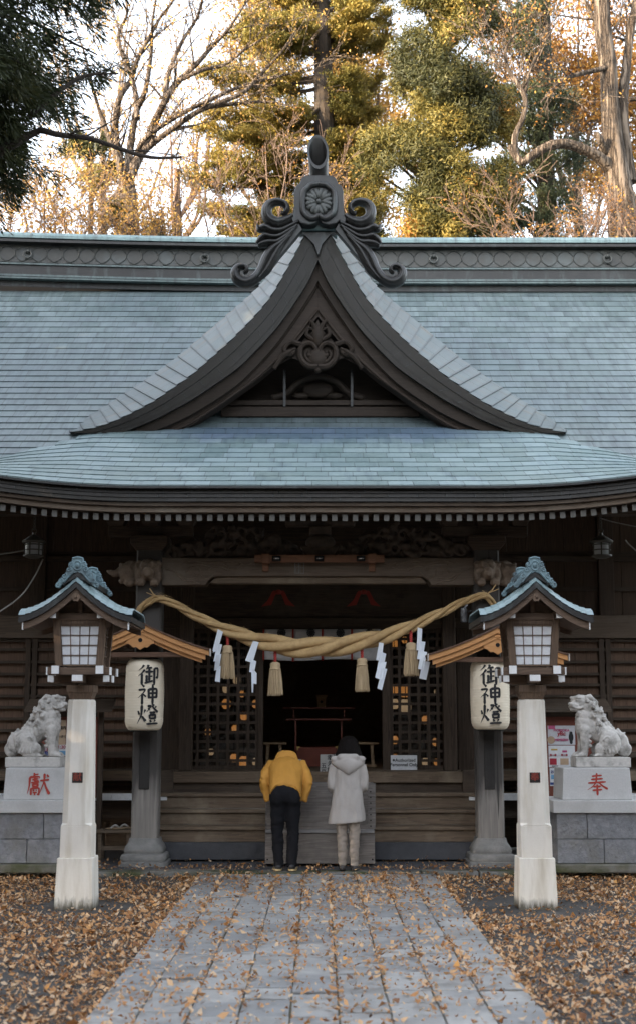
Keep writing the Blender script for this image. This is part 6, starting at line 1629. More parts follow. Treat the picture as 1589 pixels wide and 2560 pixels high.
g.cap(hip, sh - Vector((0, 0.03, 0.02)), 0.10, 0.085); g.cap(sh + Vector((-0.12, -0.02, -0.03)), sh + Vector((0.12, -0.02, -0.03)), 0.055, 0.055); g.cap(sh - Vector((0, 0, 0.03)), neck - Vector((0, 0, 0.05)), 0.05, 0.048); g.cap(neck - Vector((0, 0, 0.05)), hd, 0.046, 0.046)
head_parts(g, hd, Matrix.Rotation(math.pi, 3, 'Z') @ Matrix.Rotation(R(62), 3, 'X'))
blob('body', g, skin, man, 0.008, 2)
g = MB(); g.ell(hd + Vector((0, 0.0, 0.05)), (0.092, 0.105, 0.07)); g.ell(hd + Vector((0, 0.07, -0.01)), (0.085, 0.06, 0.085)); blob('hair', g, hair_m, man, 0.01, 2)
g = MB()   # trousers: seat, two legs with a gap
for f, s in ((fl, -1), (fr_, 1)):
    h_ = hip + Vector((s * 0.088, -0.01, -0.03)); k_ = knee(f)
    g.tube([h_ + Vector((0, 0.01, 0.06)), h_, h_ + (k_ - h_) * 0.4, k_, k_.lerp(f, 0.45), f + Vector((0, 0.0, 0.12)), f + Vector((0, -0.005, 0.045))], [0.10, 0.105, 0.094, 0.075, 0.070, 0.064, 0.060], 16)
g.ell(hip + Vector((0, -0.01, 0.0)), (0.185, 0.14, 0.15)); g.ell(hip + Vector((-0.09, -0.05, -0.04)), (0.10, 0.10, 0.12)); g.ell(hip + Vector((0.09, -0.05, -0.04)), (0.10, 0.10, 0.12)); g.cap(hip, hip.lerp(sh, 0.4), 0.15, 0.14)
blob('trousers', g, blk, man, 0.011, 2, lambda v: wrinkle(0.009, (10, 10, 16), 3.0)(v) + (0.004 * math.sin(v.z * 55 + v.x * 25 + 8 * noise.noise(v * 8)) * (0.5 + noise.noise(v * 9)) if v.z < gz + 0.55 else 0))
g = MB()   # jacket: back, flared hem, sleeves
dB = (sh - hip).normalized(); upv = Vector((0, -dB.z, dB.y))
if upv.z < 0: upv = -upv
rings = []
for t_, hw, th_, off in ((0.06, 0.188, 0.165, 0.010), (0.20, 0.198, 0.166, 0.02), (0.45, 0.202, 0.155, 0.03), (0.70, 0.208, 0.142, 0.03), (0.88, 0.204, 0.125, 0.02), (1.0, 0.172, 0.100, 0.01), (1.10, 0.115, 0.08, 0.0), (1.16, 0.085, 0.07, 0.0)):
    c = hip + (sh - hip) * t_ + upv * off; rg = []
    for i in range(24):
        a = 2 * math.pi * i / 24; ca, sa = math.cos(a), math.sin(a); e = 0.8
        X_ = math.copysign(abs(ca) ** e, ca) * hw; Z_ = math.copysign(abs(sa) ** e, sa) * th_
        v = c + Vector((X_, 0, 0)) + upv * Z_
        if t_ < 0.4: v -= dB * (0.14 * (1 - t_ / 0.4)) * (abs(ca) ** 1.6) * (1 if True else 0)
        if t_ < 0.1 and sa < 0: v -= dB * 0.02
        rg.append(tuple(v))
    rings.append(rg)
g.loft(rings)
for s in (-1, 1):
    a = sh + Vector((s * 0.165, -0.03, 0.0)); b_ = Vector((mx + s * 0.268, my + 0.20, gz + 1.03)); c = Vector((mx + s * 0.205, my + 0.19, gz + 0.80))
    p_ = spline([a, a.lerp(b_, 0.5) + Vector((s * 0.012, 0, 0.0)), b_, b_.lerp(c, 0.5) + Vector((s * 0.004, 0, 0)), c], 5); g.tube(p_, lerp_list([0.078, 0.072, 0.062, 0.056, 0.050], len(p_)), 14)
blob('jacket', g, yel, man, 0.010, 2, lambda v: 0.008 * noise.noise(Vector((v.x * 17, v.y * 3.5, v.z * 3.5 + 4))) + wrinkle(0.006, (12, 9, 12), 1.0)(v) + (0.0055 * math.sin(v.z * 50 + v.x * 22 + 7 * noise.noise(v * 9)) * (0.4 + noise.noise(v * 11)) * min(1, (abs(v.x - mx) - 0.165) / 0.05) if abs(v.x - mx) > 0.165 and v.z < gz + 1.2 else 0))
g = MB(); cc_ = hip + (sh - hip) * 1.06 + upv * 0.03   # turned-up collar
rings = []
for t_, hw in ((0, 0.155), (0.35, 0.142), (0.7, 0.130), (0.9, 0.118), (1.0, 0.10)):
    rings.append([tuple(cc_ + dB * 0.095 * t_ + Vector((hw * math.cos(a), 0, 0)) + upv * (0.055 * math.sin(a) + 0.045 * t_ - 0.01)) for a in np.linspace(0, 2 * math.pi, 24, endpoint=False)])
g.loft(rings); blob('collar', g, yel, man, 0.009, 2)
for f, s in ((fl, -1), (fr_, 1)):
    g = MB(); g.cap(f + Vector((0, -0.03, 0.04)), f + Vector((s * 0.02, 0.17, 0.03)), 0.045, 0.036); g.cap(f + Vector((0, -0.02, 0.05)), f + Vector((0, -0.01, 0.08)), 0.045, 0.04); sh_ = blob('shoe', g, shoe_b, man, 0.009, 2)
    g = MB(); g.cap(f + Vector((s * 0.008, -0.035, 0.012)), f + Vector((s * 0.03, 0.18, 0.012)), 0.056, 0.044)
    me_ = g; V_ = [(v[0], v[1], gz + (0.0 if v[2] < gz + 0.012 else 0.022)) for v in g.V]; g.V = V_; g.build('sole', sole_y, sh_, at=wloc(man))

# --- woman in the pale hooded coat
wx, wy = PX(870, 2150, 16.72), 16.72
wom = thing('person', 'person with dark bobbed hair in a pale grey hooded coat and beige trousers', 'person', (wx, wy, gz))
fl, fr_ = Vector((wx - 0.072, wy, gz)), Vector((wx + 0.070, wy, gz)); hip = Vector((wx, wy, gz + 0.80)); sh = Vector((wx, wy + 0.04, gz + 1.27)); hd = Vector((wx + 0.012, wy + 0.075, gz + 1.435))
g = MB()
for f, s in ((fl, -1), (fr_, 1)):
    h_ = hip + Vector((s * 0.08, 0, 0)); k_ = Vector((f.x, wy, gz + 0.43)); g.cap(h_, k_, 0.072, 0.05); g.cap(k_, f + Vector((0, 0.01, 0.08)), 0.048, 0.032); g.cap(f + Vector((0, 0.01, 0.045)), f + Vector((0, 0.14, 0.03)), 0.032, 0.022)
    sl_ = sh + Vector((s * 0.155, 0, -0.02)); el = Vector((wx + s * 0.20, wy + 0.07, gz + 1.0)); wr_ = Vector((wx + s * 0.06, wy + 0.24, gz + 0.92)); g.cap(sl_, el, 0.042, 0.034); g.cap(el, wr_, 0.034, 0.025); hand(g, wr_, (-s * 0.7, 0.5, -0.35), (0, 0.6, 1), s)
g.cap(hip, sh - Vector((0, 0, .1)), 0.095, 0.09); g.cap(sh + Vector((-0.10, 0, -0.03)), sh + Vector((0.10, 0, -0.03)), 0.05, 0.05); g.cap(sh, hd + Vector((0, 0.0, -0.07)), 0.055, 0.045)
head_parts(g, hd, Matrix.Rotation(math.pi, 3, 'Z') @ Matrix.Rotation(R(22), 3, 'X'))
blob('body', g, skin, wom, 0.008, 2)
g = MB(); rings = []   # bobbed hair, flaring to the ends
for z_, r1, r2, oy in ((0.152, 0.012, 0.012, 0.01), (0.146, 0.042, 0.042, 0.01), (0.130, 0.070, 0.070, 0.01), (0.100, 0.094, 0.095, 0.008), (0.055, 0.112, 0.112, 0.0), (0.005, 0.124, 0.116, -0.006), (-0.045, 0.137, 0.116, -0.012), (-0.090, 0.143, 0.110, -0.016), (-0.120, 0.128, 0.094, -0.016)):
    rings.append([(hd.x + r1 * 1.10 * math.cos(a), hd.y + oy + r2 * 1.05 * math.sin(a) * (1 if math.sin(a) < 0 else 0.55), hd.z + z_ + (0.012 * math.sin(a * 9) if z_ < -0.09 else 0)) for a in np.linspace(0, 2 * math.pi, 40, endpoint=False)])
g.loft(list(reversed(rings)))
blob('hair', g, hair_m, wom, 0.007, 2, lambda v: 0.004 * noise.noise(Vector((math.atan2(v.x - hd.x, v.y - hd.y) * 14, v.z * 4, 2))))
g = MB()
r_ = random.Random(2)
for i in range(110):   # loose strands at the ends
    a = r_.uniform(math.pi * 0.98, math.pi * 2.02); R_ = 0.148; b0 = Vector((hd.x + R_ * math.cos(a), hd.y - 0.01 + 0.108 * math.sin(a), hd.z - 0.04 - r_.uniform(0, .03)))
    g.tube([b0, b0 + Vector((0.010 * math.cos(a), 0.008 * math.sin(a), -0.035)), b0 + Vector((0.008 * math.cos(a) + r_.uniform(-.008, .008), 0.0, -0.068 - r_.uniform(0, 0.022)))], [0.005, 0.004, 0.0012], 4)
g.build('hair_strands', hair_m, wom)
g = MB(); rings = []   # A-line coat
for z_, hw, th_, ox in ((0.555, 0.222, 0.158, -0.018), (0.57, 0.224, 0.160, -0.018), (0.70, 0.206, 0.152, -0.013), (0.84, 0.186, 0.145, -0.008), (0.96, 0.166, 0.135, -0.003), (1.06, 0.160, 0.130, 0), (1.16, 0.170, 0.124, 0), (1.24, 0.168, 0.110, 0), (1.285, 0.140, 0.095, 0), (1.32, 0.075, 0.075, 0)):
    rings.append([(wx + ox + math.copysign(abs(math.cos(a)) ** 0.85, math.cos(a)) * hw * (1 + (0.02 * math.sin(a * 7) if z_ < 0.8 else 0)), wy + 0.03 + math.copysign(abs(math.sin(a)) ** 0.85, math.sin(a)) * th_ * (1 + (0.04 * math.sin(a * 7 + 1) if z_ < 0.8 else 0)), gz + z_ + (0.02 * math.cos(a) if z_ < 0.6 else 0)) for a in np.linspace(0, 2 * math.pi, 36, endpoint=False)])
g.loft(rings)
for s in (-1, 1):
    a = Vector((wx + s * 0.150, wy + 0.03, gz + 1.225)); el = Vector((wx + s * 0.197, wy + 0.03, gz + 0.985)); c = Vector((wx + s * 0.12, wy + 0.20, gz + 0.90))
    p_ = spline([a, a.lerp(el, 0.5) + Vector((s * 0.014, 0, 0)), el, el.lerp(c, 0.5) + Vector((s * 0.02, 0, 0)), c], 5); g.tube(p_, lerp_list([0.066, 0.054, 0.049, 0.045, 0.042], len(p_)), 14)
blob('coat', g, coat_m, wom, 0.010, 2, wrinkle(0.015, (12, 12, 3.0), 7.0))
g = MB(); Yb = wy - 0.105   # hood lying on the back, coming to a point
zt_ = gz + 1.30
for i in range(41):
    u = -1 + i / 20; x_ = wx + 0.185 * u; zc_ = zt_ - 0.02 - 0.015 * abs(u) - 0.055 * (1 - abs(u)) ** 0.9; hh = 0.028 + 0.078 * (1 - abs(u)) ** 0.85; yb_ = Yb + 0.10 * abs(u) ** 1.6
    g.ell((x_, yb_ + 0.01, zc_), (0.018, 0.040 + 0.018 * (1 - abs(u)), hh), 8, 8)
g.cap((wx - 0.17, wy - 0.02, zt_ + 0.01), (wx + 0.17, wy - 0.02, zt_ + 0.01), 0.04, 0.04); g.cap((wx - 0.09, wy - 0.05, zt_ + 0.03), (wx + 0.09, wy - 0.05, zt_ + 0.03), 0.045, 0.045)
blob('hood', g, coat_m, wom, 0.010, 3)
g = MB()
for f, s in ((fl, -1), (fr_, 1)):
    h_ = Vector((wx + s * 0.075, wy, gz + 0.70)); g.tube([h_, Vector((f.x + s * 0.006, wy, gz + 0.50)), Vector((f.x + s * 0.004, wy, gz + 0.40)), Vector((f.x, wy, gz + 0.22)), Vector((f.x, wy, gz + 0.10)), f + Vector((0, 0, 0.055))], [0.074, 0.066, 0.064, 0.060, 0.050, 0.045], 16)
blob('trousers', g, beige, wom, 0.009, 2, wrinkle(0.012, (12, 12, 20), 5.0))
for f, s in ((fl, -1), (fr_, 1)):
    g = MB(); g.cap(f + Vector((0, -0.02, 0.03)), f + Vector((s * 0.012, 0.15, 0.025)), 0.042, 0.032); sh_ = blob('shoe', g, shoe_d, wom, 0.009, 2)
    g = MB(); g.lathe([(0.036, gz + 0.035), (0.040, gz + 0.06), (0.036, gz + 0.075)], (f.x, f.y + 0.005, 0), 14); g.build('sock', beige, wom)
# ------------------------------------------------------------------ trees
bark_l, nt, b = new_mat('furrowed_bark')
v = coords(nt, (10, 10, 0.9)); q_ = math_n(nt, 'ABSOLUTE', math_n(nt, 'SUBTRACT', noise_n(nt, v, 1.0, 4, 0.55), 0.5))
rdg = ramp(nt, q_, 0.0, 0.10); big_ = ramp(nt, noise_n(nt, coords(nt), 0.9, 5, 0.6), 0.35, 0.65)
c = mixc(nt, rdg, (0.040, 0.030, 0.023), mixc(nt, big_, (0.185, 0.145, 0.112), (0.115, 0.090, 0.070)))
nt.links.new(c, b.inputs['Base Color']); b.inputs['Roughness'].default_value = 0.9; b.inputs['Specular IOR Level'].default_value = 0.2
bump_n(nt, b, rdg, 1.0, 0.05)
bark_t = mat('twig_bark', (0.13, 0.10, 0.075), (0.08, 0.06, 0.045), 6, 0.85, 0.3, 40)
bark_o = mat('ochre_twig_bark', (0.15, 0.10, 0.073), (0.095, 0.063, 0.047), 6, 0.85, 0.3, 40)
bark_d = mat('dark_bark', (0.055, 0.042, 0.032), (0.028, 0.022, 0.018), 2, 0.9, 0.8, 10, stretch=(8, 8, 1.2), bdist=0.02)
lf_dark = leaf_mat('dark_needles', [(0, (0.016, 0.022, 0.011)), (0.5, (0.038, 0.046, 0.018)), (0.88, (0.075, 0.070, 0.024)), (1, (0.16, 0.085, 0.025))], 0.2)
lf_cyp = leaf_mat('cypress_sprays', [(0, (0.030, 0.034, 0.012)), (0.4, (0.095, 0.086, 0.022)), (0.75, (0.205, 0.155, 0.032)), (0.94, (0.32, 0.215, 0.045)), (1, (0.36, 0.16, 0.035))], 0.15)
lf_fir = leaf_mat('fir_sprays', [(0, (0.045, 0.052, 0.018)), (0.3, (0.115, 0.108, 0.028)), (0.65, (0.235, 0.18, 0.04)), (1, (0.40, 0.28, 0.065))], 0.18)
lf_pine = leaf_mat('blue_green_needles', [(0, (0.035, 0.050, 0.034)), (0.5, (0.075, 0.092, 0.050)), (1, (0.15, 0.145, 0.06))], 0.2)
lf_gold = leaf_mat('golden_leaves', [(0, (0.24, 0.125, 0.035)), (0.5, (0.40, 0.235, 0.06)), (1, (0.52, 0.35, 0.11))], 0.4)
lf_orng = leaf_mat('orange_leaves', [(0, (0.20, 0.090, 0.03)), (0.5, (0.36, 0.175, 0.045)), (1, (0.48, 0.29, 0.08))], 0.45)

def V3(a): return np.array([tuple(v) for v in a], dtype=float)
def clumps(name, C, D, m, par, per=60, spread=0.3, L=0.17, W=0.045, tint=None, out=0.55, base=(0, 0, 0), flat_z=1.0, mode=None):
    """leafy clumps round the centres C, blades fanning out along the clump direction D"""
    C = np.asarray(C, float); D = unit(np.asarray(D, float)); n = len(C); N = n * per
    c = np.repeat(C, per, 0); d = np.repeat(D, per, 0)
    rd = rand_dir(N); o = rd * (rng.random(N) ** 0.45)[:, None] * spread; o[:, 2] *= flat_z
    u = unit(unit(o) * 0.7 + d * out + rand_dir(N) * 0.45)
    s = rng.uniform(0.6, 1.25, N)[:, None]
    if mode == 'ball':      # sprays lie on the rounded surface of their clump
        nr_ = unit(unit(o) + rand_dir(N) * 0.45 + np.array([0, 0, 0.25])); u = unit(np.cross(nr_, rand_dir(N)) + unit(o) * 0.35); w = unit(np.cross(nr_, u)) * (W / 2) * s
    elif mode == 'plate':   # flat sprays facing the sky
        nr_ = unit(np.array([-0.25, -0.35, 1.0]) + rand_dir(N) * 0.55); u = unit(d * 0.8 + rand_dir(N) * 0.7); w = unit(np.cross(nr_, u)) * (W / 2) * s
    else: w = perp(u) * (W / 2) * s
    t0 = rng.random(n) if tint is None else tint
    t = np.clip(np.repeat(t0, per) + rng.normal(0, 0.11, N), 0, 1)
    return quads(name, c + o + d * spread * 0.2, u * (L / 2) * s, w, t, m, par, base=base)

def grow(g, p, d, L, r, depth, tips, rd, droop=0.0, bend=0.35, kids=(2, 4), sides=5, rmin=0.006):
    n = 5; path = [p.copy()]; d = d.normalized(); q = p.copy()
    for i in range(n):
        d = (d + Vector((rd.gauss(0, bend), rd.gauss(0, bend), rd.gauss(0, bend) - droop)) * 0.38).normalized(); q = q + d * (L / n); path.append(q.copy())
    g.tube(path, [max(rmin, r * (1 - 0.72 * i / n)) for i in range(n + 1)], sides if depth > 1 else 4 if depth else 3, cap=False)
    if depth == 0:
        tips.append((path[-1], d)); tips.append((path[3], d)); return
    for k in range(rd.randint(*kids)):
        i = rd.randint(1, n); b = path[i]
        ax = Vector((rd.gauss(0, 1), rd.gauss(0, 1), rd.gauss(0, 1))).normalized()
        nd_ = (d + ax * rd.uniform(0.5, 0.95) + Vector((0, 0, 0.18))).normalized()
        grow(g, b, nd_, L * rd.uniform(0.45, 0.72), max(rmin, r * (1 - 0.7 * i / n) * 0.6), depth - 1, tips, rd, droop, bend, kids, sides, rmin)
    tips.append((path[-1], d))

def limb(g, pts, radii, tips, rd, Y=None, twigs=8, tl=1.1, depth=2, up=0.25, sides=8, start=0.25, rmin=0.007, side_pref=0):
    p = spline(pts, 5); rr_ = lerp_list(radii, len(p))
    jit = [q + Vector((0, 0.1 * noise.noise(q * 0.7), 0)) for q in p]
    g.tube(jit, rr_, sides, cap=True)
    for k in range(twigs):
        i = rd.randint(int(len(p) * start), len(p) - 2); t = (jit[i + 1] - jit[i]).normalized()
        ax = Vector((rd.gauss(0, 1), rd.gauss(0, 0.8), rd.gauss(0, 1))).normalized()
        d = (t * 0.7 + ax * 0.8 + Vector((0, 0, up))).normalized()
        grow(g, jit[i], d, tl * rd.uniform(0.5, 1.2), max(rmin, rr_[i] * 0.45), depth, tips, rd, rmin=rmin)
    return jit

def Z1(lst, Y, dy=None):   # points read off the upper left quarter of the photo
    return [P(x * 0.5291, y * 0.5291, Y + (dy[i] if dy else 0)) for i, (x, y) in enumerate(lst)]
def Z2(lst, Y, dy=None):
    return [P(789 + x * 0.5291, y * 0.5291, Y + (dy[i] if dy else 0)) for i, (x, y) in enumerate(lst)]
def leaves_at(name, tips, m, par, per=10, spread=0.2, size=0.085, frac=1.0, tint=None, base=(0, 0, 0)):
    tp = [t for t in tips if random.random() < frac]
    if not tp: return
    C = V3([t[0] for t in tp]); return clumps(name, C, V3([t[1] for t in tp]), m, par, per, spread, size, size * 0.62, tint, 0.2, base)

# --- bare spreading tree on the left
rd = random.Random(31); Y = 30.0
b0 = P(318, 560, Y); t = thing('bare_tree', 'spreading tree with many bare grey limbs and few yellow leaves behind the left roof', 'tree', (b0.x, Y, 0)); tips = []
g = MB(); g.tube([Vector((b0.x, Y, 0)), Vector((b0.x + .1, Y, 5)), P(318, 590, Y), P(316, 500, Y), P(318, 440, Y)], [0.5, 0.4, 0.30, 0.27, 0.16], 12)
for lst, r_, tw in (([(585, 900), (560, 760), (520, 660), (470, 520), (430, 380), (400, 250), (350, 120)], (0.12, 0.08, 0.04, 0.02), 8),
                    ([(590, 850), (548, 640), (560, 480), (620, 380), (650, 280), (700, 180), (760, 80), (840, -30)], (0.12, 0.09, 0.06, 0.03), 8),
                    ([(600, 820), (640, 560), (690, 420), (715, 250), (720, 100), (745, -40)], (0.12, 0.085, 0.05, 0.03), 7),
                    ([(620, 830), (720, 620), (780, 480), (850, 380), (930, 300), (1000, 230), (1080, 140), (1170, 0)], (0.13, 0.10, 0.07, 0.03), 8),
                    ([(600, 930), (620, 800), (700, 700), (830, 600), (950, 520), (1150, 440), (1230, 350), (1330, 240), (1400, 130)], (0.14, 0.09, 0.065, 0.02), 10),
                    ([(950, 512), (1100, 495), (1270, 485), (1380, 500)], (0.07, 0.05, 0.02), 6),
                    ([(640, 760), (680, 660), (820, 560), (1000, 470), (1200, 390), (1400, 340), (1500, 300)], (0.09, 0.07, 0.05, 0.02), 9),
                    ([(650, 560), (640, 430), (600, 300), (560, 180), (600, 60), (590, -40)], (0.09, 0.06, 0.03), 9),
                    ([(780, 480), (800, 340), (860, 200), (930, 90), (960, -20)], (0.09, 0.06, 0.03), 9),
                    ([(850, 380), (960, 330), (1060, 310), (1150, 240), (1250, 170)], (0.07, 0.05, 0.02), 8)):
    limb(g, Z1(lst, Y, [rd.uniform(-0.5, 0.5) for _ in lst]), tuple(q * 0.78 for q in r_), tips, rd, twigs=tw, tl=1.25, depth=2)
g.build('trunk', bark_l, t, smooth=60)
leaves_at('crown', tips, lf_gold, t, 3, 0.28, 0.068, 0.55)

# --- big grey trunk on the right with its crooked limb
rd = random.Random(5); Y = 27.0
b0 = Z2([(1440, 900)], Y)[0]; t = thing('grey_trunk_tree', 'tall tree with thick furrowed grey trunk and crooked sawn limb above the right roof', 'tree', (b0.x, Y, 0)); tips = []
g = MB()
g.tube([Vector((b0.x + .1, Y, 0)), Vector((b0.x + .05, Y, 4))] + spline(Z2([(1455, 1134), (1440, 950), (1415, 780), (1395, 600), (1385, 450), (1378, 300), (1355, 150), (1345, -60), (1335, -250)], Y), 5), [0.5, 0.42] + lerp_list([0.335, 0.30, 0.245, 0.205, 0.19, 0.185, 0.18, 0.17, 0.14], 41), 16)
limb(g, Z2([(1470, 860), (1455, 700), (1445, 500), (1465, 320), (1490, 120), (1530, -80)], Y + .15), (0.22, 0.13, 0.09, 0.08), tips, rd, twigs=8, sides=12, start=.5)
cr = limb(g, Z2([(1430, 830), (1380, 785), (1310, 728), (1200, 683), (1110, 688), (1030, 730), (975, 768), (938, 730), (914, 690)], Y, [0, -.1, -.3, -.5, -.6, -.6, -.6, -.6, -.6]), (0.15, 0.14, 0.115, 0.105, 0.10, 0.09, 0.082, 0.075, 0.07), tips, rd, twigs=0, sides=12)
limb(g, Z2([(938, 728), (940, 640), (975, 560), (985, 470), (950, 400), (905, 320), (895, 240), (930, 170), (1000, 120)], Y - .6), (0.075, 0.06, 0.055, 0.045, 0.03, 0.015), tips, rd, twigs=16, tl=0.85, sides=10, start=0.35)
limb(g, Z2([(1380, 320), (1270, 345), (1190, 370), (1120, 420), (1060, 490)], Y - .1, [0, -.2, -.4, -.5, -.6]), (0.06, 0.05, 0.04, 0.015), tips, rd, twigs=10, tl=0.7, start=.3)
limb(g, Z2([(985, 440), (1010, 330), (1060, 230), (1050, 150)], Y - .6), (0.035, 0.03, 0.012), tips, rd, twigs=8, tl=0.7)
limb(g, Z2([(905, 320), (850, 290), (800, 200), (760, 80)], Y - .6), (0.03, 0.025, 0.01), tips, rd, twigs=8, tl=0.6)
limb(g, Z2([(1365, 720), (1335, 650), (1318, 628)], Y, [-.1, -.3, -.35]), (0.09, 0.075, 0.06), tips, rd, twigs=0, sides=10)
limb(g, Z2([(1350, 120), (1300, 60), (1250, -40)], Y), (0.07, 0.05, 0.03), tips, rd, twigs=5)
limb(g, Z2([(1480, 470), (1520, 470), (1560, 500)], Y), (0.06, 0.05, 0.04), tips, rd, twigs=3)
limb(g, Z2([(1385, 160), (1430, 100), (1450, 0)], Y), (0.03, 0.02, 0.01), tips, rd, twigs=8, tl=.7)
g.build('trunk', bark_l, t, smooth=60)
leaves_at('crown', tips, lf_orng, t, 3, 0.2, 0.07, 0.25)

# --- dense conifer mass right of the gable
def poly_in(x, y, poly):
    c = False; j = len(poly) - 1
    for i in range(len(poly)):
        xi, yi = poly[i]; xj, yj = poly[j]
        if (yi > y) != (yj > y) and x < (xj - xi) * (y - yi) / (yj - yi) + xi: c = not c
        j = i
    return c
def mass_tree(name, label, outline, Y, depth, n, leaf, seed, per=60, spread=0.33, L=0.17, W=0.05, tscale=0.5, zup=0.35, tbase=0.42, trunk_r=0.32, branches=True, group=None, flat_z=1.0, mode='ball', gap=-0.22):
    """crown: clumps filling a volume whose front silhouette follows the outline, rounded front to back"""
    r = random.Random(seed); xs_ = [p[0] for p in outline]; ys_ = [p[1] for p in outline]; C, D, T = [], [], []
    cx = sum(xs_) / len(xs_); c0 = P(cx, max(ys_), Y)
    t = thing(name, label, 'tree', (c0.x, Y, 0), group)
    while len(C) < n:
        px, py = r.uniform(min(xs_), max(xs_)), r.uniform(min(ys_), max(ys_))
        if not poly_in(px, py, outline): continue
        row = [k for k in range(int(min(xs_)), int(max(xs_)), 10) if poly_in(k, py, outline)]
        if len(row) < 2: continue
        mid, hw = (row[0] + row[-1]) / 2, (row[-1] - row[0]) / 2 + 5
        u = max(-1, min(1, (px - mid) / hw)); dd = depth * math.sqrt(max(0.05, 1 - u * u))
        # gaps between the boughs
        q = P(px, py, Y); 
        if noise.noise(Vector((q.x * 0.9, seed, q.z * 1.25))) < gap: continue
        yo = -dd * (r.random() ** 0.5) if r.random() < 0.85 else r.uniform(0, depth * 0.6)
        p = P(px, py, Y + yo); C.append(p); D.append((u * 0.8, -0.5, zup + r.gauss(0, 0.2)))
        T.append(tbase + tscale * noise.noise(Vector((p.x * 0.8, p.y * 0.8, p.z * 0.8)) + Vector((seed, 0, 0))) + r.gauss(0, 0.12))
    zt = PZ(min(ys_), Y)
    g = MB(); g.tube([Vector((c0.x, Y, 0)), Vector((c0.x, Y, zt * 0.5)), Vector((P(cx, min(ys_), Y).x, Y, zt))], [trunk_r * 1.2, trunk_r, trunk_r * 0.4], 10)
    if branches:
        for k in range(0, n, 4):
            p = C[k]; a = Vector((c0.x, Y, p.z - 0.5 * (abs(p.x - c0.x) + 0.3))); g.tube([a, a.lerp(p, 0.6) + Vector((0, 0, 0.0)), p], [0.05, 0.03, 0.012], 5, cap=False)
    g.build('trunk', bark_d, t)
    clumps('crown', V3(C), V3(D), leaf, t, per, spread, L, W, np.clip(np.array(T), 0, 1), 0.55, flat_z=flat_z, mode=mode)
    return t
mass_tree('cypress', 'broad dense olive green cypress filling the sky right of the gable crest', [(1010, -60), (1012, 90), (985, 150), (1000, 230), (950, 300), (905, 360), (905, 440), (935, 480), (930, 560), (925, 640), (1240, 640), (1250, 560), (1290, 500), (1265, 400), (1290, 300), (1230, 200), (1260, 100), (1230, 30), (1240, -60)], 29.5, 1.9, 430, lf_cyp, 4, per=420, spread=0.36, L=0.115, W=0.024, tscale=0.75, tbase=0.40, gap=-0.16)
mass_tree('pine', 'dark blue green pine between the olive cypress and the grey trunk', [(1190, -60), (1340, -60), (1400, 60), (1370, 120), (1440, 200), (1390, 300), (1460, 380), (1420, 480), (1470, 560), (1460, 640), (1180, 640), (1200, 300)], 33.5, 1.6, 230, lf_pine, 8, per=170, spread=0.50, L=0.18, W=0.030, tbase=0.45, tscale=0.5, zup=0.1, flat_z=0.35, mode='plate', gap=-0.1)

# --- layered fir in the middle
rd = random.Random(12); Y = 33.0
b0 = P(812, 500, Y); t = thing('fir', 'tall fir with layered golden green boughs behind the gable crest', 'tree', (b0.x, Y, 0))
g = MB(); g.tube([Vector((b0.x, Y, 0)), P(812, 560, Y), P(810, 300, Y), P(806, 100, Y), P(800, -120, Y)], [0.4, 0.30, 0.26, 0.22, 0.16], 12)
C, D, T = [], [], []
boughs = [(-1, 60, 190, 0), (-1, 120, 215, -20), (-1, 190, 300, 10), (-1, 250, 290, 45), (-1, 315, 300, 20), (-1, 350, 260, 60), (-1, 420, 330, 35), (-1, 480, 290, 60), (-1, 530, 250, 60), (-1, 10, 200, -30), (-1, -40, 150, -30),
          (1, 20, 150, -20), (1, 80, 160, -30), (1, 150, 150, -40), (1, 215, 130, 0), (1, 280, 120, 20), (1, 350, 110, 30), (1, -40, 120, -30), (1, 430, 120, 40), (1, 500, 140, 40)]
for s, py, ln, dr in boughs:
    for rep in range(3):
        dy = rd.uniform(-1.6, 0.9) if rep else rd.uniform(-0.4, 0.4); l2 = ln * (1 if rep == 0 else rd.uniform(0.45, 0.85)); py2 = py + (rd.uniform(-25, 25) if rep else 0)
        pts = spline([P(810, py2 + 10, Y), P(810 + s * l2 * 0.4, py2 + dr * 0.9 + 14, Y + dy * 0.5), P(810 + s * l2 * 0.75, py2 + dr + 8, Y + dy * 0.85), P(810 + s * l2, py2 + dr - 14, Y + dy)], 7)
        g.tube(pts, lerp_list([0.06, 0.045, 0.025, 0.008], len(pts)), 6, cap=False)
        for i in range(5, len(pts)):
            for k in range(4):
                f = i / len(pts); wdt = 0.50 * math.sin(math.pi * min(1, f * 0.95 + 0.08)) + 0.08
                q = pts[i] + Vector((rd.gauss(0, 0.10), rd.gauss(0, wdt * 0.8), rd.gauss(0.05, 0.09)))
                C.append(q); D.append((s * 0.75, rd.gauss(0, 0.4), 0.42)); T.append(0.45 + 0.4 * noise.noise(q * 0.9) + 0.2 * f)
g.build('trunk', bark_d, t)
clumps('crown', V3(C), V3(D), lf_fir, t, 75, 0.21, 0.105, 0.034, np.clip(np.array(T), 0, 1), 1.3, flat_z=0.45, mode='plate')

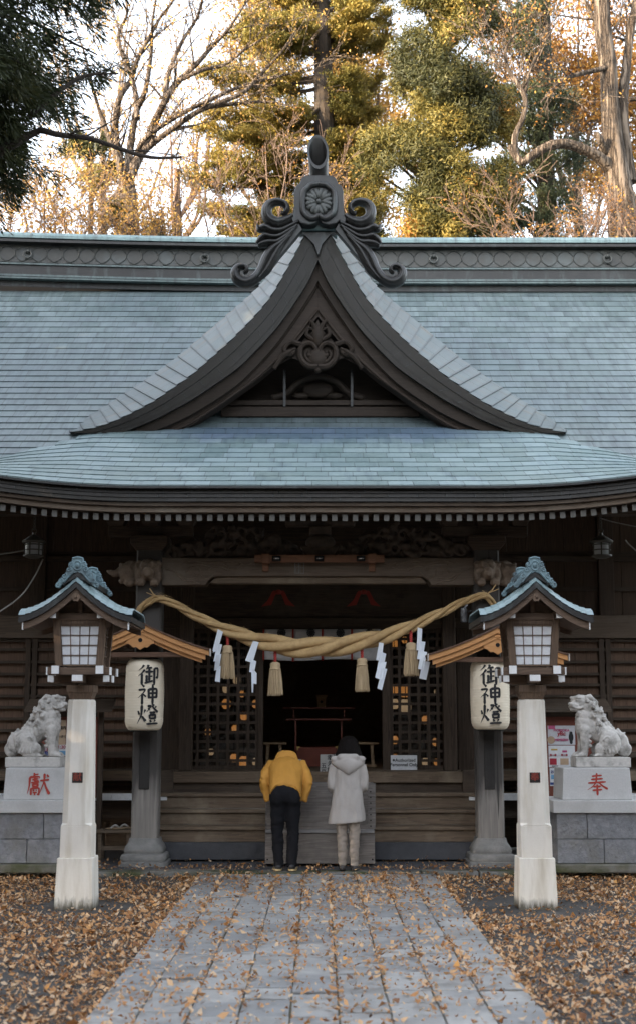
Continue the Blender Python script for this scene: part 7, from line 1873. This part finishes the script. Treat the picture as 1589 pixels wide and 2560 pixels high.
# --- golden and orange trees farther back
def airy(name, label, px, py0, py1, hw, Y, leaf, seed, nl, size, tips_frac=1.0, bark=bark_t, limbs=9, per=9, group=None):
    r = random.Random(seed); c = P(px, py1, Y); t = thing(name, label, 'tree', (c.x, Y, 0), group); tips = []
    g = MB(); top = PZ(py0, Y); z1 = c.z - 1.5; sc = Y / F
    g.tube([Vector((c.x, Y, 0)), Vector((c.x + .1, Y, z1)), Vector((c.x, Y, z1 + (top - z1) * 0.6))], [0.22, 0.16, 0.07], 8)
    for k in range(limbs):
        a = r.uniform(-1, 1); f = r.uniform(0.0, 0.6); p0 = Vector((c.x, Y, z1 + (top - z1) * f * 0.6))
        e = Vector((c.x + a * hw * sc, Y + r.uniform(-1, 1), z1 + (top - z1) * min(1, f + r.uniform(0.3, 0.6))))
        limb(g, [p0, p0.lerp(e, 0.4) + Vector((a * 0.3, 0, -0.1)), p0.lerp(e, 0.75), e], (0.06, 0.04, 0.02), tips, r, twigs=nl, tl=1.4, depth=2, sides=5, start=0.2)
    g.build('trunk', bark, t)
    leaves_at('crown', tips, leaf, t, per, 0.38, size, tips_frac)
    return t
airy('maple', 'orange leaved maple behind the thick grey trunk', 1440, 30, 560, 190, 36, lf_orng, 3, 9, 0.11, 0.8, limbs=10, per=10)
airy('maple', 'orange leaved maple at the right edge beyond the grey trunk', 1600, 60, 560, 150, 38, lf_orng, 14, 9, 0.12, 0.9, limbs=9, per=9)
airy('golden_tree', 'golden leaved tree glimpsed between the fir and the olive cypress', 905, 180, 560, 95, 40, lf_gold, 23, 9, 0.13, 1.0, limbs=8, per=14)
airy('golden_tree', 'thin yellow tree behind the bare limbs on the left', 250, 10, 560, 230, 37, lf_gold, 5, 6, 0.10, 0.6, limbs=8, per=5)
airy('golden_tree', 'pale yellow sapling with upright stems right of the bare tree', 440, 240, 570, 120, 35, lf_gold, 6, 6, 0.09, 0.45, bark=bark_o, limbs=7, per=4)
airy('golden_tree', 'slim yellow tree left of the fir at the top edge', 650, -40, 420, 120, 38, lf_gold, 16, 8, 0.11, 0.8, limbs=8, per=8)
mass_tree('evergreen', 'olive evergreen bush beside the bare trunk over the left ridge', [(290, 500), (330, 470), (385, 500), (400, 560), (390, 620), (280, 620), (270, 560)], 28.6, 0.6, 26, lf_cyp, 33, per=70, spread=0.22, L=0.12, W=0.05, tbase=0.3, tscale=0.4, trunk_r=0.1)
mass_tree('evergreen', 'dark olive evergreen behind the drooping dark branches on the left', [(150, 360), (230, 340), (300, 370), (310, 420), (240, 470), (160, 450)], 32, 0.8, 40, lf_cyp, 34, per=70, spread=0.3, L=0.14, W=0.05, tbase=0.25, tscale=0.5, trunk_r=0.12)

# --- twiggy shrubs along the ridge
def shrub(name, label, px, w, py_top, Y, leaf, seed, stems, frac, size, bark, per=4, group=None):
    r = random.Random(seed); c = P(px, 620, Y); t = thing(name, label, 'shrub', (c.x, Y, 0), group); tips = []
    g = MB(); zb = c.z - 0.8; zt = PZ(py_top, Y); sc = Y / F
    for k in range(stems):
        a = r.uniform(-1, 1); p0 = Vector((c.x + a * w * 0.35 * sc, Y + r.uniform(-0.5, 0.5), zb)); h = (zt - zb) * r.uniform(0.55, 1.0) * (1 - 0.25 * abs(a))
        e = p0 + Vector((a * w * 0.5 * sc + r.gauss(0, 0.25), r.gauss(0, 0.3), h))
        limb(g, [p0, p0.lerp(e, 0.4) + Vector((r.gauss(0, 0.1), 0, 0.1)), p0.lerp(e, 0.75) + Vector((r.gauss(0, 0.1), 0, 0.05)), e], (0.028, 0.018, 0.006), tips, r, twigs=9, tl=0.8, depth=2, sides=4, start=0.15, rmin=0.005)
    g.tube([Vector((c.x, Y, 0)), Vector((c.x, Y, zb + 0.1))], [0.15, 0.1], 6)
    g.build('stems', bark, t); leaves_at('leaves', tips, leaf, t, per, 0.16, size, frac)
shrub('shrub', 'golden brown twiggy shrub at the far left above the ridge', 70, 260, 430, 27.5, lf_gold, 41, 10, 0.5, 0.07, bark_o, 4)
shrub('shrub', 'tawny twiggy shrub left of the bare trunk above the ridge', 235, 220, 460, 27.8, lf_gold, 42, 8, 0.5, 0.07, bark_o, 4)
shrub('shrub', 'thin golden shrub right of the bare trunk above the ridge', 480, 240, 480, 29.0, lf_gold, 43, 4, 0.4, 0.07, bark_o, 4)
shrub('shrub', 'pinkish bare twigs behind the crest, left of the finial', 690, 260, 300, 28.5, lf_orng, 44, 6, 0.12, 0.06, bark_o, 3)
shrub('shrub', 'tangle of pale twigs low beside the grey trunk above the right ridge', 1380, 330, 455, 26.2, lf_orng, 45, 8, 0.2, 0.06, bark_o, 3)
shrub('shrub', 'bare pale twigs at the right edge in front of the grey trunk', 1555, 220, 470, 26.0, lf_orng, 46, 5, 0.2, 0.06, bark_o, 3)
shrub('shrub', 'thin bare twigs right of the finial against the cypress', 870, 160, 330, 28.0, lf_gold, 47, 4, 0.3, 0.06, bark_o, 3)

# --- dark conifer close by on the left, reaching over the forecourt
rd = random.Random(77); Y = 13.0
t = thing('overhanging_conifer', 'dark shaded conifer hanging into the upper left corner', 'tree', (-7.2, Y, 0))
g = MB(); g.tube([Vector((-7.2, Y, 0)), Vector((-7.15, Y, 7)), Vector((-7.1, Y, 14))], [0.38, 0.3, 0.15], 12)
edge = [(14.0, -3.4), (9.4, -2.05), (8.95, -2.38), (8.75, -2.66), (8.35, -2.72), (8.05, -2.95), (7.8, -3.12), (7.6, -3.4), (7.35, -4.0), (6.6, -5.4)]
ez, ex = np.array([e[0] for e in edge][::-1]), np.array([e[1] for e in edge][::-1])
C, D, T = [], [], []
for k in range(46):
    z = rd.uniform(7.2, 12.5) if k > 12 else rd.uniform(7.4, 9.4); tipx = float(np.interp(z, ez, ex)) - abs(rd.gauss(0, 0.18)); y = Y + rd.uniform(-1.5, 1.4)
    a = Vector((-7.15, Y, z + 1.0)); e = Vector((tipx, y, z)); p_ = spline([a, a.lerp(e, 0.4) + Vector((0, 0, 0.35)), a.lerp(e, 0.75) + Vector((0, 0, 0.25)), e], 8)
    g.tube(p_, lerp_list([0.06, 0.045, 0.025, 0.008], len(p_)), 6, cap=False)
    for i in range(6, len(p_)):
        for q in range(5):
            c = p_[i] + Vector((rd.gauss(0, 0.12), rd.gauss(0, 0.28), rd.gauss(-0.10, 0.14))); C.append(c); D.append((0.6, rd.gauss(0, 0.3), -0.55)); T.append(0.4 + 0.5 * noise.noise(c * 1.5))
bp = Z1([(-120, 780), (0, 715), (100, 660), (200, 610)], 13.2); g.tube(spline(bp, 5), lerp_list([0.075, 0.06, 0.045, 0.03], 16), 8)
tips = []
limb(g, Z1([(200, 620), (290, 642), (430, 655), (600, 710), (720, 740), (860, 742)], 13.2), (0.035, 0.03, 0.024, 0.02, 0.012), tips, rd, twigs=7, tl=0.45, depth=1, rmin=0.004)
limb(g, Z1([(140, 560), (330, 400), (430, 350), (560, 340)], 13.2), (0.03, 0.02, 0.008), tips, rd, twigs=6, tl=0.4, depth=1, rmin=0.004)
g.build('trunk', bark_d, t)
clumps('crown', V3(C), V3(D), lf_dark, t, 46, 0.18, 0.115, 0.018, np.clip(np.array(T), 0, 1), 1.1)

# --- tall evergreens to the left of the forecourt that keep the shrine in shade
GAP = Vector((-1.25, 18.4, 7.35))    # chink cut through the crowns so sun lights the gable's left verge
def evergreen(x, y, h, r, seed):
    rr_ = random.Random(seed); t = thing('shade_tree', 'tall dense evergreen in the row left of the forecourt', 'tree', (x, y, 0), 'evergreens left of the forecourt')
    g = MB(); g.tube([Vector((x, y, 0)), Vector((x, y, h * 0.6)), Vector((x, y, h * 0.97))], [0.35, 0.25, 0.06], 8); g.build('trunk', bark_d, t)
    C, D = [], []
    for k in range(480 if x < 0 and y > -6 else 300):
        f = rr_.random(); z = 1.2 + (h - 1.2) * f; R_ = r * min(1.0, 0.75 + f * 0.9) * (1 - max(0, f - 0.72) / 0.28 * 0.65); a = rr_.uniform(0, 6.283); q = math.sqrt(rr_.random()) * R_
        c_ = Vector((x + q * math.cos(a), y + q * math.sin(a), z)); w_ = c_ - GAP; w_ -= TO_SUN * w_.dot(TO_SUN)
        if w_.length < 0.6: continue
        C.append(tuple(c_)); D.append((math.cos(a), math.sin(a), 0.2))
    clumps('crown', np.array(C), np.array(D), lf_dark, t, 26, 0.75, 0.62, 0.24)
    return t
for i, (x, y, h, r) in enumerate([(-13.5, -7, 15, 2.4), (-14.5, -3.6, 16.5, 2.4), (-13.6, -0.2, 16, 2.4), (-14.6, 3.2, 17, 2.4), (-13.6, 6.4, 17, 2.4), (-14.4, 9.6, 17.2, 2.4), (-13.6, 12.8, 16.8, 2.4), (-14.3, 15.8, 15.2, 2.2), (-13.8, 18.4, 13.6, 1.9)]):
    evergreen(x, y, h, r, 100 + i)

# --- trees round the rest of the forecourt, behind the viewer and on the right: they leave light to come down from above
for i, (x, y, h, r) in enumerate([(-10.5, -13, 15, 2.9), (-5.5, -14.5, 16, 3.0), (0.0, -14, 15, 3.0), (5.2, -14.6, 16.5, 3.0), (10.4, -13, 15.5, 3.0), (14.2, -8.5, 15, 2.9), (15.2, -3, 16, 2.9), (14.4, 2.5, 15, 2.8), (15.0, 8, 15.5, 2.8), (14.6, 13.2, 14.5, 2.7)]):
    t_ = evergreen(x, y, h * 0.74, r, 300 + i); t_['label'] = 'tall dense evergreen closing the forecourt behind and right of the viewer'; t_['group'] = 'evergreens round the forecourt'
